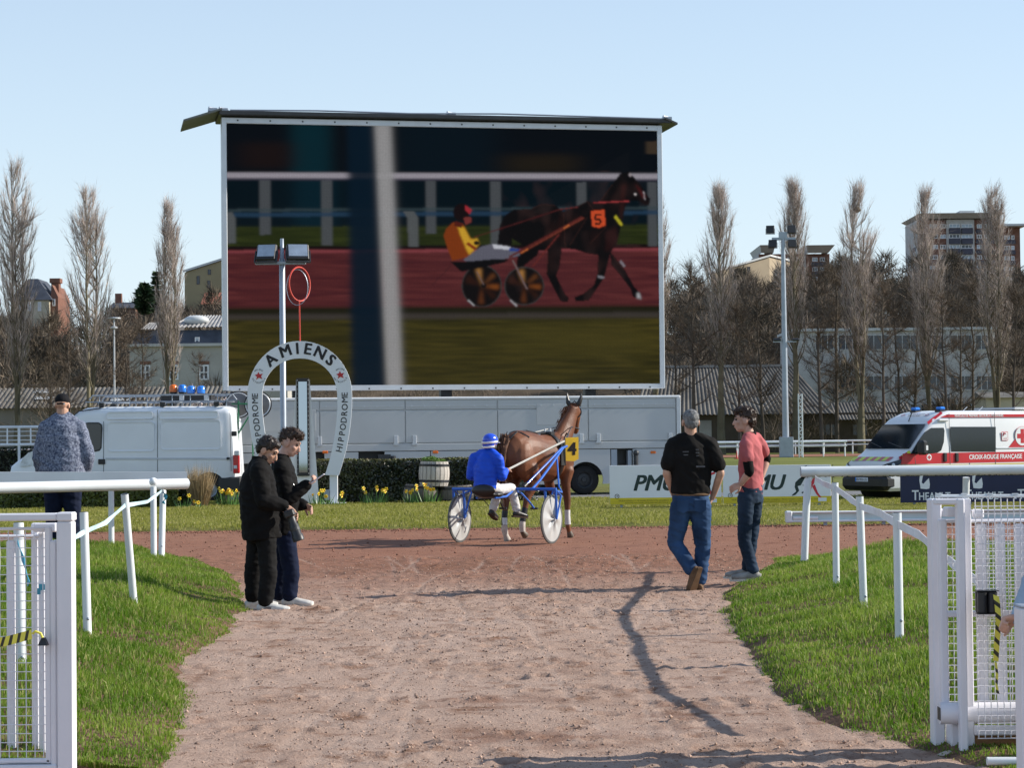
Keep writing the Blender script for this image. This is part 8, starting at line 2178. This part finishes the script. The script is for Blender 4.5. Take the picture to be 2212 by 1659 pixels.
# ================================================================== HORSE, SULKY, DRIVER
HD = R(26); HF = Vector((math.sin(HD), math.cos(HD), 0))           # direction of travel
hrz = math.atan2(HF.y, HF.x)
HH = R(36); hrz2 = math.atan2(math.cos(HH), math.sin(HH))              # the horse itself is already turning right
def coat(name, c, c2, rough=.42):
    return mat(name, c, rough, .2, 3.0, .0, 60, spec=.45, col2=c2, coat=.12)
M_coat = mat('chestnut_coat', (0.11, 0.033, 0.012), .52, .35, 2.2, .003, 40, spec=.35, col2=(0.18, 0.064, 0.025), detail=7)
M_tail = mat('dark_tail_hair', (0.085, 0.036, 0.018), .6, .3, 20, spec=.3, island=.5); M_mane = mat('chestnut_mane', (0.16, 0.06, 0.028), .6, .3, 20, spec=.3, island=.4)
M_leather = mat('black_leather', (0.012, 0.011, 0.011), .4, .2, 10, spec=.5); M_sock = mat('white_sock', (0.52, 0.47, 0.42), .8, .15, 20); M_hoof = mat('hoof', (0.10, 0.075, 0.055), .5, .2, 12)
horse = thing('horse', 'chestnut trotter in black harness seen from behind, number four cloth', 'horse', (.385, 32.77, 0.0), hrz2)
mb = MB()
bar = [(-.86, 1.30, .05, .08), (-.80, 1.30, .15, .20), (-.68, 1.31, .235, .30), (-.50, 1.33, .275, .345), (-.30, 1.32, .285, .335), (-.05, 1.26, .285, .345), (.20, 1.24, .28, .365), (.42, 1.27, .255, .365), (.60, 1.28, .215, .32), (.74, 1.27, .15, .23), (.82, 1.26, .06, .10)]
mb.tube([(x, 0, z) for x, z, w, h in bar], [(w, h) for x, z, w, h in bar], 22, side=(0, 1, 0))
mb.sphere((.42, 0, 1.52), (.26, .08, .12)); mb.sphere((-.48, 0, 1.58), (.24, .15, .09))
for sy in (-1, 1):
    mb.sphere((-.55, sy * .16, 1.22), (.24, .135, .32)); mb.sphere((-.42, sy * .15, 1.02), (.17, .11, .20)); mb.sphere((.52, sy * .17, 1.22), (.17, .10, .28)); mb.sphere((.66, sy * .10, 1.12), (.10, .09, .14))
mb.tube([(.50, 0, 1.38), (.66, 0, 1.52), (.80, 0, 1.72), (.90, -.015, 1.90), (.96, -.03, 2.02)], [(.15, .24), (.125, .20), (.100, .165), (.082, .125), (.072, .10)], 16, side=(0, 1, 0))
hd0 = Vector((.97, -.03, 2.02)); hdir = Vector((.60, .38, -.62)).normalized()
hs = hdir.cross(Vector((0, 0, 1))).normalized()
mb.tube([hd0 - hdir * .05, hd0 + hdir * .10, hd0 + hdir * .22, hd0 + hdir * .40, hd0 + hdir * .54, hd0 + hdir * .60], [(.06, .075), (.095, .115), (.090, .115), (.058, .075), (.055, .062), (.03, .035)], 14, side=hs)
for sy in (-1, 1):
    e0 = hd0 + hs * sy * .062 + Vector((-.01, 0, .03)); mb.tube([e0, e0 + Vector((.0, 0, .055)) + hs * sy * .024, e0 + Vector((.01, 0, .12)) + hs * sy * .042, e0 + Vector((.015, 0, .185)) + hs * sy * .05], [(.030, .026), (.040, .026), (.030, .018), (.006, .006)], 8)
def leg(pts, rs): limb(mb, [Vector(p) for p in pts], rs, 12)
LEGS = {'hl': [(-.50, .15, 1.10), (-.42, .16, .92), (-.66, .13, .62), (-.72, .12, .36), (-.73, .115, .17), (-.70, .115, .09)],
        'hr': [(-.50, -.15, 1.10), (-.34, -.16, .92), (-.48, -.14, .66), (-.56, -.125, .40), (-.60, -.12, .23), (-.585, -.12, .13)],
        'fr': [(.54, -.17, 1.05), (.50, -.165, .86), (.54, -.17, .56), (.53, -.175, .34), (.535, -.18, .17), (.565, -.18, .09)],
        'fl': [(.54, .17, 1.05), (.52, .165, .86), (.66, .16, .62), (.58, .15, .44), (.52, .145, .34), (.49, .14, .26)]}
HIND, FORE = [.17, .125, .060, .040, .043, .036], [.115, .080, .055, .037, .042, .036]
for k, p in LEGS.items():
    rs = HIND if k[0] == 'h' else FORE
    q = [Vector(a) for a in p]; full, rr = [], []
    for i in range(len(q) - 1):
        full += [q[i], q[i].lerp(q[i + 1], .5)]; rr += [rs[i], (rs[i] + rs[i + 1]) / 2 * (1.0 if i < 2 else .93)]
    full.append(q[-1]); rr.append(rs[-1]); leg(full, rr)
    if k[0] == 'h': mb.sphere(q[2] + Vector((-.035, 0, .035)), (.035, .03, .06))
link('body', fuse(mb, .014, 4, lambda p: .004 * mnoise.noise(p * 5)), horse, M_coat)
for k, p in LEGS.items():
    a = Vector(p[-1]); up = (Vector(p[-2]) - a).normalized(); ax = (up + Vector((-.25, 0, .2))).normalized()
    if k == 'hr': ax = Vector((-.75, 0, .6)).normalized()
    if k == 'fl': ax = Vector((.1, 0, 1)).normalized()
    M = (-ax).to_track_quat('Z', 'Y').to_matrix().to_4x4(); M.translation = a + ax * .0
    MB().lathe([(.001, -.01), (.036, -.01), (.044, .03), (.054, .085), (.05, .092), (.001, .092)], 16, M).build('hoof', M_hoof if k != 'hl' else M_sock, horse, 50)
    fet, kn = Vector(p[4]), Vector(p[3])
    if k[0] == 'h':
        MB().tube([a + (fet - a) * .1, fet, mid(fet, kn, .35)], [.042, .049, .044], 12).build('sock', M_sock, horse, 60); MB().tube([mid(fet, kn, .36), kn, mid(kn, p[2], .35)], [.047, .046, .047], 12).build('boot', M_leather, horse, 60)
        if k == 'hl': MB().tube([mid(fet, kn, .38) + Vector((-.012, -.016, 0)), mid(fet, kn, .95) + Vector((-.012, -.016, 0))], .040, 10).build('boot_patch', M_alu, horse, 60)
    else: MB().tube([mid(fet, kn, .2), kn, mid(kn, p[2], .4)], [.047, .043, .045], 12).build('boot', M_leather if k == 'fl' else mat('white_boot', (.55, .53, .52), .7, .1, 10), horse, 60)
# tail, mane, forelock
def strands(name, roots, tips, sag, w, m, n=3):
    """Hair locks bending from root to tip."""
    k = len(roots); midp = (roots + tips) / 2 + sag
    B = np.concatenate([roots, midp]); T = np.concatenate([midp + (tips - midp) * .25, tips]); V, F = twig_mesh(B, T, np.full(2 * k, w))
    return raw_mesh(name, V, F, 3, m, horse)
k = 900; r0 = np.array([-.80, .03, 1.50]) + rng.normal(size=(k, 3)) * [.03, .035, .05]; t_ = rng.random((k, 1)); tip = np.array([-.93, .05, .62]) + rng.normal(size=(k, 3)) * [.05, .07, .12]
strands('tail_hair', r0, r0 + (tip - r0) * (.45 + .55 * t_), np.array([[-.07, 0.02, .12]]), .016, M_tail)
MB().tube([(-.78, 0, 1.55), (-.86, .02, 1.42), (-.91, .03, 1.15), (-.92, .04, .85), (-.92, .05, .66)], [(.05, .045), (.07, .055), (.08, .05), (.065, .04), (.02, .015)], 12, side=(0, 1, 0)).build('tail_core', M_tail, horse, 60)
k = 420; s_ = rng.random(k); cr = np.stack([np.interp(s_, [0, .35, .7, 1], [.52, .72, .83, .93]), np.full(k, -.01), np.interp(s_, [0, .35, .7, 1], [1.62, 1.73, 1.90, 2.10])], -1) + rng.normal(size=(k, 3)) * .012
tip = cr + np.stack([rng.normal(-.07, .03, k), rng.normal(.10, .03, k), rng.uniform(-.20, -.08, k)], -1); strands('mane', cr, tip, np.array([[-.03, .03, .02]]), .018, M_mane)
for sy in (-1, 1):
    e0 = hd0 + hs * sy * .062 + Vector((-.01, 0, .03)); MB().tube([e0 + Vector((-.005, 0, .01)) + hs * sy * .008, e0 + Vector((-.004, 0, .055)) + hs * sy * .024, e0 + Vector((.008, 0, .122)) + hs * sy * .043, e0 + Vector((.014, 0, .205)) + hs * sy * .052], [(.038, .034), (.047, .034), (.036, .024), (.006, .006)], 8).build('ear_cover', M_leather, horse, 60)
# harness
def ring_round(x, dx, w, h, zc, r, nm, m=M_leather, a0=0, a1=360, n=36):
    P = [(x + dx * math.cos(R(t)) * 0 + dx * math.sin(R(t)), w * math.cos(R(t)), zc + h * math.sin(R(t))) for t in np.linspace(a0, a1, n + (0 if a1 - a0 == 360 else 1))[:n if a1 - a0 == 360 else None]]
    MB().tube(P, r, 8, closed=(a1 - a0 == 360), side=(1, 0, 0)).build(nm, m, horse, 60)
ring_round(.27, -.02, .288, .368, 1.25, [(.045, .012)] * 36, 'girth'); MB().bbox((.20, -.10, 1.585), (.34, .10, 1.65), .02).build('saddle_pad', M_leather, horse)
for sy in (-1, 1): MB().tube([(.27, sy * .05, 1.64), (.27, sy * .05, 1.70)], .014, 6).build('terret', M_alu, horse, 60)
MB().tube([(.27, 0, 1.63), (0, 0, 1.625), (-.30, 0, 1.665), (-.62, 0, 1.625), (-.80, 0, 1.54)], .014, 6).build('back_strap', M_leather, horse, 60)
MB().tube([(-.50, -.20, 1.56), (-.58, -.10, 1.63), (-.62, 0, 1.65), (-.58, .10, 1.63), (-.50, .20, 1.56)], .016, 6).build('crupper', M_leather, horse, 60); MB().tube([(-.62, -.06, 1.65), (-.75, -.06, 1.58), (-.82, -.03, 1.50)], .012, 6).build('crupper_strap', M_leather, horse, 60)
MB().tube([(.30, -.285, 1.30), (.55, -.235, 1.24), (.76, -.12, 1.20), (.80, 0, 1.19), (.76, .12, 1.20), (.55, .235, 1.24), (.30, .285, 1.30)], [(.012, .03)] * 7, 8).build('breast_collar', M_leather, horse, 60)
MB().tube([(.45, -.22, 1.52), (.62, -.15, 1.60), (.66, 0, 1.66), (.62, .15, 1.60)], .012, 6).build('neck_strap', M_leather, horse, 60)
br_ = [hd0 + hdir * .10 + hs * .105 * math.cos(t) + hs.cross(hdir) * .125 * math.sin(t) for t in np.linspace(0, 2 * math.pi, 25)[:-1]]; MB().tube(br_, .010, 6, closed=True).build('bridle', M_leather, horse, 60); MB().tube([hd0 + hs * .09 + Vector((.02, 0, .02)), hd0 + Vector((.0, 0, .11)), hd0 - hs * .09 + Vector((.02, 0, .02))], .010, 6).build('brow_band', M_leather, horse, 60)
# number cloth on the near shoulder
M_num = mat('number_yellow', (0.85, 0.55, 0.03), .6, .06, 8); Mn = frame3((.37, -.385, 1.37), (.82, -.57, 0), (-.05, -.08, 1)); Mn2 = Mn @ Matrix.Translation((0, 0, .0095))
o = MB().prism([(-.115, .18), (.10, .19), (.11, -.15), (.04, -.185), (-.10, -.175)], Mn, .008).build('number_cloth', M_num, horse); q = join_meshes('number', [text_mesh('4', .27, Mn2, bold=.012)], M_leather, o)
MB().bbox((.20, -.30, 1.12), (.33, -.285, 1.50), .008).build('side_pad', M_leather, horse)
# ------------------------------------------------------------------ sulky
ac = at(1091, 1172, 31.5); ac.z = 0.0
M_blue = mat('sulky_blue', (0.02, 0.12, 0.50), .3, .06, 5, coat=.3); M_wdisc = mat('white_disc', (0.43, 0.43, 0.42), .35, .10, 3, spec=.5)
sul = thing('sulky', 'blue racing sulky with white disc wheels drawn by the chestnut horse', 'sulky', ac, hrz)        # local x forward, y left
WR, HW = .362, .755
for sy in (-1, 1):
    w = bpy.data.objects.new('wheel', None); COL.objects.link(w); w.parent = sul
    M = Matrix.Translation((0, sy * HW, WR)) @ Matrix.Rotation(R(90), 4, 'X')
    MB().lathe([(WR - .035, -.018), (WR - .012, -.018), (WR, -.008), (WR, .008), (WR - .012, .018), (WR - .035, .018)], 48, M).build('tyre', mat('grey_tyre', (.10, .10, .10), .7, .1, 8), w, 50)
    n = 48; prof_r = [.03, .10, .20, .30, WR - .03]
    vs, fs = [], []
    for side in (-1, 1):
        b0 = len(vs)
        for i in range(n):
            t = 2 * math.pi * i / n; cup = .055 * (0.55 + .45 * math.cos(t * 6))
            for j, r_ in enumerate(prof_r): vs.append(M @ Vector((r_ * math.cos(t), r_ * math.sin(t), side * (.012 + cup * (1 - r_ / WR) ** 1.2))))
        m_ = len(prof_r)
        for i in range(n):
            for j in range(m_ - 1):
                f = (b0 + i * m_ + j, b0 + ((i + 1) % n) * m_ + j, b0 + ((i + 1) % n) * m_ + j + 1, b0 + i * m_ + j + 1); fs.append(f if side < 0 else f[::-1])
    me_ = MB(); me_.add(vs, fs); me_.build('disc_cover', M_wdisc, w, 35)
    MB().tube([(0, sy * (HW - .06), WR), (0, sy * (HW + .06), WR)], .028, 12).build('hub', M_alu, w, 50)
    yi, yo = sy * (HW - .085), sy * (HW + .085)
    for y in (yi, yo): MB().tube([(-.03, y, .80), (-.01, y, .60), (.0, y, WR)], [.020, .020, .017], 8).build('fork', M_blue, sul, 60)
    MB().tube([(.26, yi, .78), (.10, yi, .55), (0, yi, WR)], .015, 8).build('stay', M_blue, sul, 60); MB().tube([(.16, yo, .70), (.0, yo, WR)], .014, 8).build('stay', M_blue, sul, 60); MB().tube([(-.03, yo, .80), (.16, yo, .70), (.26, yi, .78)], .014, 8).build('stay', M_blue, sul, 60)
    MB().tube([(-.03, sy * .2, .80), (-.03, yo + sy * .015, .80)], .024, 10).build('crossbar', M_blue, sul, 60)
    # shaft up to the saddle
    MB().tube([(-.03, sy * .46, .80), (.30, sy * .44, .93), (.80, sy * .41, 1.17), (1.28, sy * .37, 1.40), (1.48, sy * .34, 1.42)], .019, 10).build('shaft', M_blue, sul, 60); MB().tube([(.10, sy * .30, .86), (.60, sy * .37, 1.13), (1.25, sy * .365, 1.40)], .017, 10).build('shaft_brace', M_blue, sul, 60); MB().tube([(.04, sy * .29, .83), (.12, sy * .30, .875)], .032, 10).build('grip', M_black_plastic, sul, 60)
    MB().tube([(.98, sy * .40, 1.255), (.62, sy * (HW - .16), .82), (.55, sy * (HW - .08), .74), (.26, yi, .78)], .014, 8).build('stay', M_blue, sul, 60)
MB().tube([(-.03, -.22, .80), (-.03, .22, .80)], .024, 10).build('crossbar', M_blue, sul, 60)
mb = MB(); mb.sphere((-.52, 0, .735), (.22, .22, .06), 16, 9); mb.sphere((-.70, 0, .80), (.06, .20, .09), 14, 9); link('seat', fuse(mb, .012, 3), sul, M_leather)
for sy in (-1, 1): MB().tube([(-.03, sy * .17, .79), (-.3, sy * .17, .70), (-.62, sy * .15, .69)], .018, 8).build('seat_bar', M_blue, sul, 60)
for sy in (-1, 1): MB().tube([(-.10, sy * .15, .80), (.14, sy * .20, .74), (.34, sy * .24, .60), (.46, sy * .26, .50)], .015, 8).build('foot_bar', M_blue if sy < 0 else M_black_plastic, sul, 60); MB().tube([(.46, sy * .20, .50), (.46, sy * .32, .50)], .016, 8).build('stirrup', M_black_plastic, sul, 60)
MB().tube([(-.12, .30, .85), (-.02, .36, .90)], .035, 10).build('reflector', M_alu, sul, 60)
MB().tube([(-.3, .1, .76), (-.32, .2, .66), (-.1, .22, .56), (.12, .14, .60)], .008, 6).build('safety_strap', M_leather, sul, 60)
# ------------------------------------------------------------------ driver
G_ = Figure('sulky driver in blue jacket, blue helmet and white breeches', (1052, 1176), 31.0, 0.0)
G_.j(hip=(1047, 1052), chest=(1049, 1012), neck=(1056, 974), head=(1059, 958), sl=(1024, 990, .10), el=(1016, 1028, .12), wl=(1046, 1034, .50), sr=(1075, 991, -.12), er=(1084, 1030, -.06), wr=(1092, 1017, .24), hl=(1038, 1060, .10), kl=(1076, 1062, .50), al=(1063, 1104, .46), hr=(1060, 1060, -.02), kr=(1104, 1054, .40), ar=(1117, 1106, .44))
G_.body((HF.x, HF.y, 0), (HF.x + .25, HF.y, -.08), 1.0, .95, [('wl', (.5, .6, .2), (0, 0, -1), 1.0, 1), ('wr', (.3, .7, .3), (0, 0, -1), 1.0, -1)])
C_bluej = mat('blue_racing_jacket', (0.006, 0.075, 0.62), .5, .1, 6, spec=.3); C_white = cloth('white_breeches', (.62, .60, .58), .1, 8)
def bG(mb, J, r): torso(J, mb, r, -.03, .19, .14, .96, .072, coll=.075); sleeves(J, mb, ARMS, (.080, .074, .068), (.066, .058, .046))
G_.garment('jacket', bG, C_bluej, .012, 3, folds(.009, 7, 31)); G_.garment('breeches', lambda mb, J, r: trousers(J, mb, r, .92, .066, .078, .05, .17, .125), C_white, .011, 3, folds(.008, 8, 32))
G_.shoe('ar', (.75, .55, -.1), M_leather, M_dark_sole, .25); G_.shoe('al', (.3, .7, -.3), M_leather, M_dark_sole, .25)
c = G_.J['head']; M3 = G_.M3
hp = [c + M3 @ Vector(p) for p in ((0, 0, 0),)]
mb = MB(); mb.sphere(c + M3 @ Vector((0, -.008, .045)), (.108, .130, .105), 20, 14, M3.to_4x4()); mb.sphere(c + M3 @ Vector((0, -.05, -.01)), (.098, .08, .085), 18, 12, M3.to_4x4()); hel = link('helmet', fuse(mb, .009, 3), G_.t, mat('helmet_blue', (.012, .07, .62), .2, .05, 5, coat=.6))
M_hw = mat('helmet_white', (.72, .72, .76), .25, .05, 5, coat=.5)
for z, rr, a0, a1 in ((.020, .112, -200, 20), (-.045, .104, -170, -10)): MB().tube([c + M3 @ Vector((rr * math.cos(R(t)), rr * 1.19 * math.sin(R(t)) - .012, z + .02 * math.sin(R(t)))) for t in np.linspace(a0, a1, 22)], [(.006, .016)] * 22, 8, side=M3 @ Vector((0, 0, 1)) * 0 + Vector((.3, .9, .1))).build('helmet_band', M_hw, hel, 60)
mb = MB(); mb.sphere(c + M3 @ Vector((0, .125, .02)), (.075, .05, .010), 14, 7, M3.to_4x4()); mb.build('helmet_peak', M_hw, hel, 60)
link('hood', fuse(MB().sphere(c + M3 @ Vector((0, .02, -.06)), (.078, .085, .075), 14, 10, M3.to_4x4()), .012, 2), G_.t, M_leather)
# reins from the driver's hands to the bit
def hw_(p): return horse.location + Matrix.Rotation(hrz2, 3, 'Z') @ Vector(p)
M_rein = mat('pale_rein', (.34, .335, .31), .6, .1, 10)
wr_ = G_.root + G_.J['wr'] + Vector((.02, .08, .01)); wl_ = G_.root + G_.J['wl'] + Vector((.04, .10, 0))
rn = thing('reins', 'pale reins running from the driver hands past the horse back', 'reins', wr_)
a = hw_((.20, -.20, 1.64)); b = hw_((.72, -.14, 1.72)); e = hw_(hd0 + hdir * .5 + hs * .06)
a = hw_((.24, -.335, 1.50)); MB().tube([Vector((0, 0, 0)), hw_((-.60, -.34, 1.27)) - wr_, hw_((-.2, -.35, 1.385)) - wr_, a - wr_], [(.007, .017)] * 4, 6, side=(.4, -.9, 0)).build('near_rein', M_rein, rn, 60); MB().tube([a - wr_, b - wr_, e - wr_], .008, 5).build('near_rein_front', M_leather, rn, 60)
a2 = hw_((.20, .20, 1.64)); MB().tube([wl_ - wr_, mid(wl_, a2, .5) - wr_, a2 - wr_, hw_((.72, .14, 1.72)) - wr_], .010, 5).build('far_rein', M_rein, rn, 60)
